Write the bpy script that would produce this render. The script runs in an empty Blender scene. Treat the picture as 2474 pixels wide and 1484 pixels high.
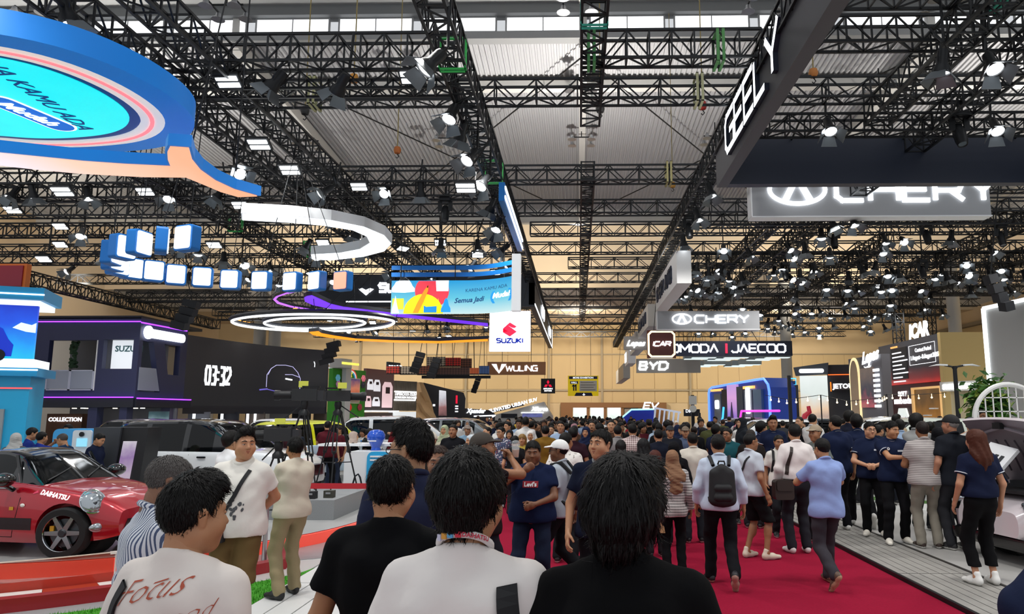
import bpy, bmesh, math, random
import numpy as np
from mathutils import Vector, Matrix, Euler
from mathutils.bvhtree import BVHTree

random.seed(11)
SC = bpy.context.scene
COL = SC.collection
PI = math.pi
R = math.radians

# ---------------------------------------------------------------- camera, world, exposure
F_PX, IW, IH = 1760.0, 2474.0, 1484.0
EYE = Vector((0, 0, 1.9))
YAW, PITCH, SX = R(1.0), math.atan(258.0 / F_PX), 129.0
cam_data = bpy.data.cameras.new('camera')
cam_data.sensor_width = 36.0
cam_data.sensor_fit = 'HORIZONTAL'
cam_data.lens = F_PX / IW * 36.0
cam_data.shift_x = -SX / IW
cam_data.clip_end = 400
cam_data.clip_start = 0.05
cam = bpy.data.objects.new('camera', cam_data)
COL.objects.link(cam)
cam.location = EYE
cam.rotation_euler = (PI / 2 + PITCH, 0, YAW)
SC.camera = cam
CAM_R = Euler((PI / 2 + PITCH, 0, YAW)).to_matrix()

world = bpy.data.worlds.new('white_fill')
SC.world = world
world.use_nodes = True
world.node_tree.nodes['Background'].inputs[0].default_value = (0.93, 0.96, 1.0, 1)
world.node_tree.nodes['Background'].inputs[1].default_value = 0.6  # even white fill added, enters where roof and walls stop short
SC.view_settings.view_transform = 'Standard'
SC.view_settings.look = 'None'
SC.view_settings.gamma = 1.0
SC.view_settings.use_curve_mapping = False
SC.view_settings.exposure = 0.22
SC.cycles.max_bounces = 4
SC.cycles.diffuse_bounces = 2
SC.cycles.use_adaptive_sampling = True
SC.cycles.adaptive_threshold = .03
SC.cycles.glossy_bounces = 2
SC.cycles.transmission_bounces = 3
SC.cycles.transparent_max_bounces = 6
SC.cycles.caustics_reflective = False
SC.cycles.caustics_refractive = False

def ray(px, py):
 return CAM_R @ Vector(((px - IW / 2 - SX) / F_PX, -(py - IH / 2) / F_PX, -1.0))

def on_y(px, py, Y):
 d = ray(px, py)
 return EYE + d * (Y / d.y)

def on_z(px, py, z=0.0):
 d = ray(px, py)
 return EYE + d * ((z - EYE.z) / d.z)

def on_x(px, py, X):
 d = ray(px, py)
 return EYE + d * (X / d.x)

# ---------------------------------------------------------------- materials
def lin(c):
 if isinstance(c, str):
  c = c.lstrip('#')
  c = [int(c[i:i + 2], 16) / 255 for i in (0, 2, 4)]
 return tuple((x / 12.92 if x <= .04045 else ((x + .055) / 1.055) ** 2.4) for x in c)

MATS = {}

def mat(name, col='#808080', rough=.6, metal=0., emit=None, strength=1., noise=0., nscale=8., coat=0., bump=0., alpha=1., trans=0., col2=None, sheen=0., spec=None):
 """procedural principled material: base colour with a noise mottling (col -> col2), optional fine relief"""
 if name in MATS:
  return MATS[name]
 m = bpy.data.materials.new(name)
 m.use_nodes = True
 nt = m.node_tree
 b = nt.nodes['Principled BSDF']
 c = lin(col)
 b.inputs['Base Color'].default_value = (*c, 1)
 b.inputs['Roughness'].default_value = rough
 b.inputs['Metallic'].default_value = metal
 if coat:
  b.inputs['Coat Weight'].default_value = coat
  b.inputs['Coat Roughness'].default_value = .04
 if sheen:
  b.inputs['Sheen Weight'].default_value = sheen
 if spec is not None:
  b.inputs['Specular IOR Level'].default_value = spec
 if trans:
  b.inputs['Transmission Weight'].default_value = trans
 if alpha < 1:
  b.inputs['Alpha'].default_value = alpha
 if emit is not None:
  b.inputs['Emission Color'].default_value = (*lin(emit), 1)
  b.inputs['Emission Strength'].default_value = strength
 if noise or col2 or bump:
  tc = nt.nodes.new('ShaderNodeTexCoord')
  n = nt.nodes.new('ShaderNodeTexNoise')
  n.inputs['Scale'].default_value = nscale
  n.inputs['Detail'].default_value = 4
  nt.links.new(tc.outputs['Object'], n.inputs['Vector'])
  if noise or col2:
   mx = nt.nodes.new('ShaderNodeMixRGB')
   c2 = lin(col2) if col2 else tuple(max(0, x * (1 - noise)) for x in c)
   c1 = c if col2 else tuple(min(1, x * (1 + noise)) for x in c)
   mx.inputs[1].default_value = (*c1, 1)
   mx.inputs[2].default_value = (*c2, 1)
   nt.links.new(n.outputs['Fac'], mx.inputs[0])
   nt.links.new(mx.outputs[0], b.inputs['Base Color'])
  if bump:
   bp = nt.nodes.new('ShaderNodeBump')
   bp.inputs['Strength'].default_value = bump
   bp.inputs['Distance'].default_value = .01
   nt.links.new(n.outputs['Fac'], bp.inputs['Height'])
   nt.links.new(bp.outputs[0], b.inputs['Normal'])
 MATS[name] = m
 return m

def stripe_mat(name, c1, c2, scale, axis='Z', width=.5, rough=.8, second=None, coord='Object'):
 """woven stripes (or, with second=(scale, axis), a plaid)"""
 if name in MATS:
  return MATS[name]
 m = mat(name, c1, rough)
 nt = m.node_tree
 b = nt.nodes['Principled BSDF']
 tc = nt.nodes.new('ShaderNodeTexCoord')

 def band(sc, ax):
  sp = nt.nodes.new('ShaderNodeSeparateXYZ')
  nt.links.new(tc.outputs[coord], sp.inputs[0])
  mu = nt.nodes.new('ShaderNodeMath'); mu.operation = 'MULTIPLY'; mu.inputs[1].default_value = sc
  nt.links.new(sp.outputs[ax], mu.inputs[0])
  fr = nt.nodes.new('ShaderNodeMath'); fr.operation = 'FRACT'
  nt.links.new(mu.outputs[0], fr.inputs[0])
  lt = nt.nodes.new('ShaderNodeMath'); lt.operation = 'LESS_THAN'; lt.inputs[1].default_value = width
  nt.links.new(fr.outputs[0], lt.inputs[0])
  return lt.outputs[0]
 o = band(scale, axis)
 if second:
  o2 = band(*second)
  ad = nt.nodes.new('ShaderNodeMath'); ad.operation = 'ADD'
  nt.links.new(o, ad.inputs[0]); nt.links.new(o2, ad.inputs[1])
  hf = nt.nodes.new('ShaderNodeMath'); hf.operation = 'MULTIPLY'; hf.inputs[1].default_value = .5
  nt.links.new(ad.outputs[0], hf.inputs[0]); o = hf.outputs[0]
 mx = nt.nodes.new('ShaderNodeMixRGB')
 mx.inputs[1].default_value = (*lin(c1), 1)
 mx.inputs[2].default_value = (*lin(c2), 1)
 nt.links.new(o, mx.inputs[0])
 nt.links.new(mx.outputs[0], b.inputs['Base Color'])
 return m

def voro_mat(name, c1, c2, scale=30, thr=.35, rough=.8, c3=None):
 """printed cloth: blots of c2 (and c3) on c1"""
 if name in MATS:
  return MATS[name]
 m = mat(name, c1, rough)
 nt = m.node_tree
 b = nt.nodes['Principled BSDF']
 tc = nt.nodes.new('ShaderNodeTexCoord')
 v = nt.nodes.new('ShaderNodeTexNoise'); v.inputs['Scale'].default_value = scale; v.inputs['Detail'].default_value = 3
 nt.links.new(tc.outputs['Object'], v.inputs['Vector'])
 cr = nt.nodes.new('ShaderNodeValToRGB')
 cr.color_ramp.interpolation = 'CONSTANT'
 e = cr.color_ramp.elements
 e[0].color = (*lin(c2), 1); e[0].position = 0
 e[1].color = (*lin(c1), 1); e[1].position = thr
 if c3:
  x = e.new(.62); x.color = (*lin(c3), 1)
 nt.links.new(v.outputs['Fac'], cr.inputs[0])
 nt.links.new(cr.outputs[0], b.inputs['Base Color'])
 return m

def glow(name, col, strength=1.0, base=None):
 return mat(name, base or col, .5, emit=col, strength=strength)

def screen_mat(name, stops, axis='Z', lo=0., hi=1., strength=.9, noise=0., nscale=3.):
 """a lit picture: colour stops along one object axis, mottled by noise (it gives off light)"""
 if name in MATS:
  return MATS[name]
 m = mat(name, '#101010', .4)
 nt = m.node_tree
 b = nt.nodes['Principled BSDF']
 tc = nt.nodes.new('ShaderNodeTexCoord')
 sp = nt.nodes.new('ShaderNodeSeparateXYZ')
 nt.links.new(tc.outputs['Object'], sp.inputs[0])
 mr = nt.nodes.new('ShaderNodeMapRange')
 mr.inputs[1].default_value = lo; mr.inputs[2].default_value = hi
 nt.links.new(sp.outputs[axis], mr.inputs[0])
 o = mr.outputs[0]
 if noise:
  n = nt.nodes.new('ShaderNodeTexNoise'); n.inputs['Scale'].default_value = nscale; n.inputs['Detail'].default_value = 5
  nt.links.new(tc.outputs['Object'], n.inputs['Vector'])
  ma = nt.nodes.new('ShaderNodeMath'); ma.operation = 'MULTIPLY_ADD'
  ma.inputs[1].default_value = noise; nt.links.new(n.outputs['Fac'], ma.inputs[0])
  sb = nt.nodes.new('ShaderNodeMath'); sb.operation = 'SUBTRACT'; sb.inputs[1].default_value = noise * .5
  nt.links.new(o, sb.inputs[0]); nt.links.new(sb.outputs[0], ma.inputs[2]); o = ma.outputs[0]
 cr = nt.nodes.new('ShaderNodeValToRGB')
 els = cr.color_ramp.elements
 els[0].position, els[0].color = stops[0][0], (*lin(stops[0][1]), 1)
 els[1].position, els[1].color = stops[-1][0], (*lin(stops[-1][1]), 1)
 for p, c in stops[1:-1]:
  e = els.new(p); e.color = (*lin(c), 1)
 nt.links.new(o, cr.inputs[0])
 nt.links.new(cr.outputs[0], b.inputs['Emission Color'])
 b.inputs['Emission Strength'].default_value = strength
 b.inputs['Base Color'].default_value = (.02, .02, .02, 1)
 return m

# ---------------------------------------------------------------- mesh builder
class MB:
 def __init__(s):
  s.v, s.f, s.m = [], [], []

 def add(s, verts, faces, mi=0):
  o = len(s.v)
  s.v.extend(tuple(map(float, p)) for p in verts)
  s.f.extend(tuple(i + o for i in f) for f in faces)
  s.m.extend([mi] * len(faces))
  return s

 def box(s, c, d, mi=0, rz=0., M=None):
  x, y, z = d[0] / 2, d[1] / 2, d[2] / 2
  vs = [Vector((a * x, b * y, e * z)) for e in (-1, 1) for b in (-1, 1) for a in (-1, 1)]
  if M is None:
   M = Matrix.Rotation(rz, 3, 'Z')
  vs = [M @ p + Vector(c) for p in vs]
  return s.add(vs, [(0, 2, 3, 1), (4, 5, 7, 6), (0, 1, 5, 4), (2, 6, 7, 3), (0, 4, 6, 2), (1, 3, 7, 5)], mi)

 def b2(s, lo, hi, mi=0):
  return s.box([(a + b) / 2 for a, b in zip(lo, hi)], [abs(b - a) for a, b in zip(lo, hi)], mi)

 def beam(s, a, b, w, h=None, mi=0, up=(0, 0, 1)):
  a, b = Vector(a), Vector(b)
  h = h or w
  d = (b - a).normalized()
  u = Vector(up)
  if abs(d.dot(u)) > .97:
   u = Vector((1, 0, 0))
  r = d.cross(u).normalized() * (w / 2)
  t = r.cross(d).normalized() * (h / 2)
  vs = [p + i * r + j * t for p in (a, b) for i, j in ((-1, -1), (1, -1), (1, 1), (-1, 1))]
  return s.add(vs, [(0, 1, 2, 3), (7, 6, 5, 4), (0, 4, 5, 1), (1, 5, 6, 2), (2, 6, 7, 3), (3, 7, 4, 0)], mi)

 def tube(s, pts, r, n=8, mi=0, closed=False, cap=True):
  pts = [Vector(p) for p in pts]
  N = len(pts)
  rs = r if isinstance(r, (list, tuple)) else [r] * N
  prev = None
  vs, fs = [], []
  for i, p in enumerate(pts):
   if closed:
    d = (pts[(i + 1) % N] - pts[i - 1]).normalized()
   else:
    d = (pts[min(i + 1, N - 1)] - pts[max(i - 1, 0)]).normalized()
   if prev is None:
    u = Vector((0, 0, 1)) if abs(d.z) < .9 else Vector((1, 0, 0))
    u = (u - d * u.dot(d)).normalized()
   else:
    u = (prev - d * prev.dot(d))
    u = u.normalized() if u.length > 1e-6 else d.orthogonal().normalized()
   prev = u
   w = d.cross(u)
   for k in range(n):
    a = 2 * PI * k / n
    vs.append(p + (u * math.cos(a) + w * math.sin(a)) * rs[i])
  L = N if closed else N - 1
  for i in range(L):
   j = (i + 1) % N
   for k in range(n):
    k2 = (k + 1) % n
    fs.append((i * n + k, i * n + k2, j * n + k2, j * n + k))
  if cap and not closed:
   fs.append(tuple(range(n - 1, -1, -1)))
   fs.append(tuple((N - 1) * n + k for k in range(n)))
  return s.add(vs, fs, mi)

 def prism(s, poly, lo, hi, plane='xy', mi=0, mside=None):
  """polygon (2-D, any winding) thickened from lo to hi across the named plane"""
  def P(a, b, c):
   return {'xy': (a, b, c), 'xz': (a, c, b), 'yz': (c, a, b)}[plane]
  n = len(poly)
  vs = [P(a, b, lo) for a, b in poly] + [P(a, b, hi) for a, b in poly]
  s.add(vs, [tuple(range(n - 1, -1, -1)), tuple(range(n, 2 * n))], mi)
  o = len(s.v) - 2 * n
  for i in range(n):
   j = (i + 1) % n
   s.f.append((o + i, o + j, o + n + j, o + n + i))
   s.m.append(mi if mside is None else mside)
  return s

 def lathe(s, prof, n=16, mi=0, c=(0, 0, 0), axis='Z', M=None, cap=True):
  """prof: list of (radius, height)"""
  vs, fs = [], []
  for r, h in prof:
   for k in range(n):
    a = 2 * PI * k / n
    p = (r * math.cos(a), r * math.sin(a), h)
    if axis == 'Y':
     p = (p[0], p[2], p[1])
    elif axis == 'X':
     p = (p[2], p[0], p[1])
    p = Vector(p)
    if M is not None:
     p = M @ p
    vs.append(p + Vector(c))
  m = len(prof)
  for i in range(m - 1):
   for k in range(n):
    k2 = (k + 1) % n
    fs.append((i * n + k, i * n + k2, (i + 1) * n + k2, (i + 1) * n + k))
  if cap and prof[0][0] > 1e-5:
   fs.append(tuple(range(n - 1, -1, -1)))
  if cap and prof[-1][0] > 1e-5:
   fs.append(tuple((m - 1) * n + k for k in range(n)))
  return s.add(vs, fs, mi)

 def ball(s, c, r, n=12, m=8, mi=0, M=None):
  rr = r if isinstance(r, (tuple, list)) else (r, r, r)
  vs, fs = [], []
  for i in range(m + 1):
   t = PI * i / m
   for k in range(n):
    a = 2 * PI * k / n
    p = Vector((rr[0] * math.sin(t) * math.cos(a), rr[1] * math.sin(t) * math.sin(a), rr[2] * math.cos(t)))
    if M is not None:
     p = M @ p
    vs.append(p + Vector(c))
  for i in range(m):
   for k in range(n):
    k2 = (k + 1) % n
    fs.append((i * n + k, (i + 1) * n + k, (i + 1) * n + k2, i * n + k2))
  return s.add(vs, fs, mi)

 def mesh(s, name, mats, smooth=False, weld=False):
  me = bpy.data.meshes.new(name)
  me.from_pydata(s.v, [], s.f)
  for m in (mats if isinstance(mats, (list, tuple)) else [mats]):
   me.materials.append(m)
  if any(s.m):
   me.polygons.foreach_set('material_index', s.m)
  if weld or smooth or True:
   bm = bmesh.new(); bm.from_mesh(me)
   if weld:
    bmesh.ops.remove_doubles(bm, verts=bm.verts, dist=1e-4)
   bmesh.ops.recalc_face_normals(bm, faces=bm.faces)
   bm.to_mesh(me); bm.free()
  if smooth:
   me.shade_smooth()
   if smooth != 'all':
    me.set_sharp_from_angle(angle=R(40))
  me.update()
  return me

 def build(s, name, mats, parent=None, smooth=False, loc=None, weld=False):
  return link(name, s.mesh(name, mats, smooth, weld), parent, loc)

def link(name, me, parent=None, loc=None, rot=None, scale=None):
 o = bpy.data.objects.new(name, me)
 COL.objects.link(o)
 if parent is not None:
  o.parent = parent
 if loc is not None:
  o.location = loc
 if rot is not None:
  o.rotation_euler = rot
 if scale is not None:
  o.scale = scale if isinstance(scale, (tuple, list, Vector)) else (scale,) * 3
 return o

def tag(o, label, cat, group=None):
 o['label'] = label
 o['category'] = cat
 if group:
  o['group'] = group
 return o

def thing(name, label, cat, loc=(0, 0, 0), rz=0., group=None):
 o = bpy.data.objects.new(name, None)
 o.empty_display_size = .1
 COL.objects.link(o)
 o.location = loc
 o.rotation_euler = (0, 0, rz)
 return tag(o, label, cat, group)

def struct(o):
 o['kind'] = 'structure'
 return o

def stuff(o):
 o['kind'] = 'stuff'
 return o

def copy_tree(o, parent=None, loc=None, rot=None, scale=None, label=None, group=None):
 c = o.copy()
 COL.objects.link(c)
 if parent is not None:
  c.parent = parent
 if loc is not None:
  c.location = loc
 if rot is not None:
  c.rotation_euler = rot
 if scale is not None:
  c.scale = (scale,) * 3
 if label:
  c['label'] = label
 if group:
  c['group'] = group
 for ch in o.children:
  copy_tree(ch, c)
 return c

def rrect(x0, z0, x1, z1, r, n=5):
 pts = []
 for cx, cz, a0 in ((x1 - r, z1 - r, 0), (x0 + r, z1 - r, 90), (x0 + r, z0 + r, 180), (x1 - r, z0 + r, 270)):
  for k in range(n + 1):
   a = R(a0 + 90 * k / n)
   pts.append((cx + r * math.cos(a), cz + r * math.sin(a)))
 return pts

# ---------------------------------------------------------------- lettering
GLYPH = {
 'A': (1, [[(0, 0), (.5, 1), (1, 0)], [(.22, .3), (.78, .3)]]), 'a': (1, [[(0, 0), (.5, 1), (1, 0)]]),
 'B': (.9, [[(0, 0), (0, 1), (.75, 1), (.85, .75), (.7, .52), (0, .52)], [(.7, .52), (.9, .28), (.75, 0), (0, 0)]]),
 'C': (1, [[(1, 1), (.2, 1), (0, .8), (0, .2), (.2, 0), (.95, 0)]]),
 'D': (1, [[(0, 0), (0, 1), (.7, 1), (1, .75), (1, .25), (.7, 0), (0, 0)]]),
 'E': (.9, [[(.9, 1), (0, 1), (0, 0), (.9, 0)], [(0, .5), (.8, .5)]]),
 'F': (.9, [[(.9, 1), (0, 1), (0, 0)], [(0, .5), (.8, .5)]]),
 'G': (1, [[(1, 1), (.2, 1), (0, .8), (0, .2), (.2, 0), (1, 0), (1, .5), (.5, .5)]]),
 'H': (1, [[(0, 0), (0, 1)], [(1, 0), (1, 1)], [(0, .5), (1, .5)]]),
 'I': (.12, [[(.06, 0), (.06, 1)]]),
 'J': (.9, [[(.9, 1), (.9, .2), (.7, 0), (.2, 0), (0, .2)]]),
 'K': (.9, [[(0, 0), (0, 1)], [(.9, 1), (.1, .5), (.9, 0)]]),
 'L': (.85, [[(0, 1), (0, 0), (.85, 0)]]),
 'M': (1.15, [[(0, 0), (0, 1), (.575, .35), (1.15, 1), (1.15, 0)]]),
 'N': (1, [[(0, 0), (0, 1), (1, 0), (1, 1)]]),
 'O': (1.05, [[(.2, 0), (0, .2), (0, .8), (.2, 1), (.85, 1), (1.05, .8), (1.05, .2), (.85, 0), (.2, 0)]]),
 'P': (.9, [[(0, 0), (0, 1), (.75, 1), (.9, .75), (.75, .45), (0, .45)]]),
 'R': (1, [[(0, 0), (0, 1), (.85, 1), (1, .8), (.85, .45), (.1, .45)], [(.55, .45), (1, 0)]]),
 'S': (.95, [[(.95, 1), (.15, 1), (0, .78), (.15, .53), (.8, .5), (.95, .24), (.8, 0), (0, 0)]]),
 'T': (1, [[(0, 1), (1, 1)], [(.5, 1), (.5, 0)]]),
 'U': (1, [[(0, 1), (0, .2), (.2, 0), (.8, 0), (1, .2), (1, 1)]]),
 'V': (1, [[(0, 1), (.5, 0), (1, 1)]]),
 'W': (1.4, [[(0, 1), (.35, 0), (.7, .8), (1.05, 0), (1.4, 1)]]),
 'X': (1, [[(0, 0), (1, 1)], [(0, 1), (1, 0)]]),
 'Y': (1, [[(0, 1), (.5, .45), (1, 1)], [(.5, .45), (.5, 0)]]),
 'Z': (.95, [[(0, 1), (.95, 1), (0, 0), (.95, 0)]]),
 '0': (.75, [[(.15, 0), (0, .2), (0, .8), (.15, 1), (.6, 1), (.75, .8), (.75, .2), (.6, 0), (.15, 0)]]),
 '1': (.3, [[(0, .8), (.3, 1), (.3, 0)]]),
 '2': (.75, [[(0, .8), (.15, 1), (.6, 1), (.75, .8), (.75, .6), (0, .05), (.75, .05)]]),
 '3': (.75, [[(0, 1), (.65, 1), (.75, .8), (.6, .53), (.2, .52)], [(.6, .53), (.75, .25), (.62, 0), (0, 0)]]),
 ':': (.15, [[(.07, .22), (.07, .34)], [(.07, .64), (.07, .76)]]),
}

def stroke_mesh(ch, w, h, t, depth, slant=0., side=None):
 """one letter as flat thick strokes in the x-z plane, front at y = 0, back at y = depth"""
 gw, lines = GLYPH[ch]
 mb = MB()
 for pl in lines:
  P = [Vector((x * w + slant * z * h, z * h)) for x, z in pl]
  for i in range(len(P) - 1):
   a, b = P[i], P[i + 1]
   if (b - a).length < 1e-6:
    continue
   d = (b - a).normalized()
   n = Vector((-d.y, d.x)) * t / 2
   closed = (P[0] - P[-1]).length < 1e-6
   e0 = d * (t * .42) if (i > 0 or closed) else d * 0
   e1 = d * (t * .42) if (i < len(P) - 2 or closed) else d * 0
   q = [a - e0 - n, b + e1 - n, b + e1 + n, a - e0 + n]
   mb.prism([(p.x, p.y) for p in q], 0, depth, 'xz', 0, side)
 return mb, gw * w

def letters(parent, s, size, m, origin=(0, 0, 0), rz=0., wide=.8, t=.16, depth=.06, gap=.32, slant=0., align='L', mside=None, name='letter', one=False):
 """a row of letters; +x of the row runs along rz, faces look to -y of the row. one=True joins small print"""
 adv = []
 x = 0.
 for ch in s:
  if ch == ' ':
   adv.append(x); x += size * .55; continue
  adv.append(x)
  x += GLYPH[ch][0] * size * wide + size * gap
 total = x - size * gap
 off = {'L': 0, 'C': -total / 2, 'R': -total}[align]
 M = Matrix.Translation(Vector(origin)) @ Matrix.Rotation(rz, 4, 'Z')
 allmb = MB()
 for ch, a in zip(s, adv):
  if ch == ' ':
   continue
  mb, _ = stroke_mesh(ch, size * wide, size, size * t, depth, slant, 1 if mside else None)
  if one:
   allmb.add([M @ (Vector(v) + Vector((a + off, 0, 0))) for v in mb.v], mb.f)
  else:
   o = mb.build(name, [m, mside] if mside else m, parent)
   o.location = M @ Vector((a + off, 0, 0))
   o.rotation_euler = (0, 0, rz)
 if one:
  allmb.build(name, m, parent)
 return total

def text_geo(s, size=1., extrude=.0, shear=0., bold=0., align='LEFT', res=2):
 cu = bpy.data.curves.new('tmp', 'FONT')
 cu.body = s
 cu.size = size
 cu.extrude = extrude
 cu.shear = shear
 cu.offset = bold
 cu.align_x = align
 cu.resolution_u = res
 o = bpy.data.objects.new('tmp', cu)
 me = o.to_mesh()
 v = [tuple(p.co) for p in me.vertices]
 f = [tuple(p.vertices) for p in me.polygons]
 o.to_mesh_clear()
 bpy.data.objects.remove(o)
 bpy.data.curves.remove(cu)
 return v, f

def text(parent, s, size, m, origin, rz=0., shear=0., bold=0., align='LEFT', extrude=.01, name='lettering', tilt=0.):
 """written line standing upright, looking to -y before rz"""
 v, f = text_geo(s, size, extrude, shear, bold, align)
 mb = MB()
 M = Matrix.Translation(Vector(origin)) @ Matrix.Rotation(rz, 4, 'Z') @ Matrix.Rotation(tilt, 4, 'Y') @ Matrix.Rotation(PI / 2, 4, 'X')
 mb.add([M @ Vector(p) for p in v], f)
 return mb.build(name, m, parent)

# ---------------------------------------------------------------- shared materials
BLACK = mat('black_metal', '#17191c', .45, .3)
CHAR = mat('charcoal', '#24262b', .6)
WHITE = mat('white_paint', '#eef0f2', .5)
STEEL = mat('steel', '#b8bcc0', .3, .9)
GLASS = mat('clear_glass', '#e8f2f4', .05, alpha=.22)
LAMP = glow('lamp_white', '#f4faff', 7.0)
LAMPDIM = glow('lamp_soft', '#f4faff', 2.2)
LAMPWARM = glow('lamp_warm', '#ffe0a8', 6.0)
SIGNW = glow('sign_white', '#f7fbff', 2.0)
SIGNSOFT = glow('sign_soft', '#f2f4f8', 1.0)

# ---------------------------------------------------------------- room shell
fl = MB().b2((-42, -4, -.2), (42, 82, 0))
struct(fl.build('floor', mat('hall_concrete', '#9a9a9a', .5, noise=.12, nscale=1.5)))

BEIGE = mat('beige_wall', '#dcc39a', .8, noise=.04, nscale=.6)
BEIGE2 = mat('beige_panel', '#d3b88a', .75, noise=.05, nscale=.8)
RAIL = mat('wall_rail', '#a8987c', .6)
GREYW = mat('grey_wall', '#b9b9ba', .8, noise=.05, nscale=.7)
w = struct(MB().b2((-42, 80.1, 0), (42, 80.5, 17)).build('wall_far', BEIGE))
pm = MB().b2((-1.12, -.06, .02), (1.12, 0, 1)).mesh('panel', BEIGE2)
for zi, (z0, z1) in enumerate(((3.05, 4.35), (4.5, 8.3), (8.4, 12.0))):
 for k in range(-15, 16):
  if zi == 2 and abs(k) > 6:
   continue
  if k in range(-7, 8) or k > 0:
   p = link('panel', pm, w, (k * 2.3 + .3, 80.1, z0), scale=(1, 1, z1 - z0))
for n, (zr, hh) in enumerate(((4.42, .16), (8.35, .12))):
 struct(MB().b2((-40, 79.86, zr - hh / 2), (40, 80.06, zr + hh / 2)).build('trim_%d' % (n + 1), RAIL))
for n, xr in enumerate((-24, -12.3, -3.2, 2.6, 12.2, 22.5)):
 struct(MB().b2((xr - .12, 79.8, 0), (xr + .12, 80.06, 14)).build('trim_%d' % (n + 3), RAIL))
struct(MB().b2((-40.3, 14, 0), (-40, 80, 8.6)).build('wall_left', GREYW))
struct(MB().b2((-40.3, 14, 8.6), (-40, 80, 19)).build('wall_left_upper', mat('beige_upper', '#e0c8a6', .8)))
struct(MB().b2((38.0, 14, 0), (38.3, 80, 10.2)).build('wall_right', mat('tan_wall', '#c9b186', .8, noise=.04, nscale=.5)))
struct(MB().b2((38.0, 14, 10.5), (38.3, 80, 19)).build('wall_right_upper', MATS['beige_upper']))
struct(MB().b2((37.4, 14, 10.2), (38.3, 80, 10.5)).build('trim_9', mat('ledge', '#8c8070', .7)))
struct(MB().b2((-40.3, 14, 8.4), (-39.2, 80, 8.6)).build('trim_10', MATS['ledge']))

DECK = mat('roof_deck', '#c4c4c6', .55, .1, noise=.05, nscale=.4)

def corrugated(name, x0, x1, prof, pitch=.24, hgt=.07):
 vs, fs = [], []
 xs = []
 x = x0
 while x < x1:
  xs += [(x, 0), (x + pitch * .34, 0), (x + pitch * .44, hgt), (x + pitch * .9, hgt)]
  x += pitch
 n = len(xs)
 for (Y, z) in prof:
  vs += [(a, Y, z + b) for a, b in xs]
 for j in range(len(prof) - 1):
  for i in range(n - 1):
   fs.append((j * n + i, (j + 1) * n + i, (j + 1) * n + i + 1, j * n + i + 1))
 return struct(MB().add(vs, fs).build(name, DECK))

corrugated('ceiling_deck', -40, 40, [(28.6, 17.55), (32, 17.35), (42, 16.9), (52, 16.35)])
corrugated('ceiling_deck_far', -40, 40, [(60, 12.35), (66, 12.2), (70, 12.1)], .3)
struct(MB().b2((-40, 60, 12.3), (40, 60.3, 19)).build('wall_bulkhead', mat('bulkhead', '#e6cfae', .8, noise=.04, nscale=.3)))
struct(MB().b2((-40, 70, 11.8), (40, 80, 12.1)).build('ceiling_soffit', MATS['bulkhead']))
struct(MB().b2((-40, 51.6, 15.7), (40, 52.2, 16.5)).build('ceiling_beam_edge', mat('beam_white', '#d5d3ce', .6)))
struct(MB().b2((-40, 31.7, 16.75), (40, 32.2, 17.25)).build('ceiling_beam_purlin', MATS['beam_white']))
struct(MB().b2((-40, 28.2, 17.3), (40, 28.7, 17.62)).build('ceiling_beam_sill', mat('beam_grey', '#9fa0a0', .6)))
struct(MB().b2((-40, 28.0, 18.32), (40, 28.6, 18.85)).build('ceiling_beam_head', mat('beam_dark', '#77797a', .6)))
struct(MB().b2((-40, 27.0, 18.75), (40, 28.2, 18.95)).build('ceiling_beam_gutter', MATS['beam_grey']))
corrugated('ceiling_deck_near', -40, 40, [(16, 20.2), (27.2, 19.2)], .3)
for n, gx in enumerate((-28, -14.3, .25, 14.6, 28)):
 g = MB()
 g.beam((gx, 16, 19.9), (gx, 28.4, 18.9), .35, .5)
 g.beam((gx, 28.4, 17.2), (gx, 52, 16.1), .35, .5)
 g.beam((gx, 28.4, 19), (gx, 28.4, 17.0), .3, .3)
 struct(g.build('ceiling_girder_%d' % (n + 1), MATS['beam_white']))
rods = [((-14.3, 29, 16.9), (.25, 51, 15.9)), ((.25, 29, 16.9), (-14.3, 51, 15.9)), ((.25, 29, 16.9), (14.6, 51, 15.9)), ((14.6, 29, 16.9), (.25, 51, 15.9)),
  ((14.6, 29, 16.9), (28, 51, 15.9)), ((28, 29, 16.9), (14.6, 51, 15.9))]
for n, (a, b) in enumerate(rods):
 struct(MB().beam(a, b, .05).build('ceiling_brace_%d' % (n + 1), BLACK))

PANE = glow('daylight_pane', '#fbfdff', 1.3)
k = 0
x = -27.5
while x < 27:
 k += 1
 o = MB()
 wd = 3.15
 o.b2((x, 28.28, 17.62), (x + wd, 28.36, 17.68)); o.b2((x, 28.28, 18.27), (x + wd, 28.36, 18.33))
 o.b2((x, 28.28, 17.68), (x + .07, 28.36, 18.27)); o.b2((x + wd - .07, 28.28, 17.68), (x + wd, 28.36, 18.27))
 o.b2((x + wd / 2 - .02, 28.28, 17.68), (x + wd / 2 + .02, 28.36, 18.27))
 wi = struct(o.build('window_%d' % k, MATS['beam_grey']))
 for a in (0, 1):
  MB().b2((x + .07 + a * (wd / 2 - .05), 28.3, 17.68), (x + wd / 2 - .02 + a * (wd / 2 - .05), 28.33, 18.27)).build('pane', PANE, wi)
 x += 3.5
for n, (cx, cy) in enumerate(((-23.0, 52), (-21.9, 52), (16.5, 58), (25.8, 50))):
 struct(MB().lathe([(.42, 0), (.42, 12.5)], 14, c=(cx, cy, 0)).build('trim_column_%d' % (n + 1), mat('column_grey', '#b3b0aa', .7), smooth=True))

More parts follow.
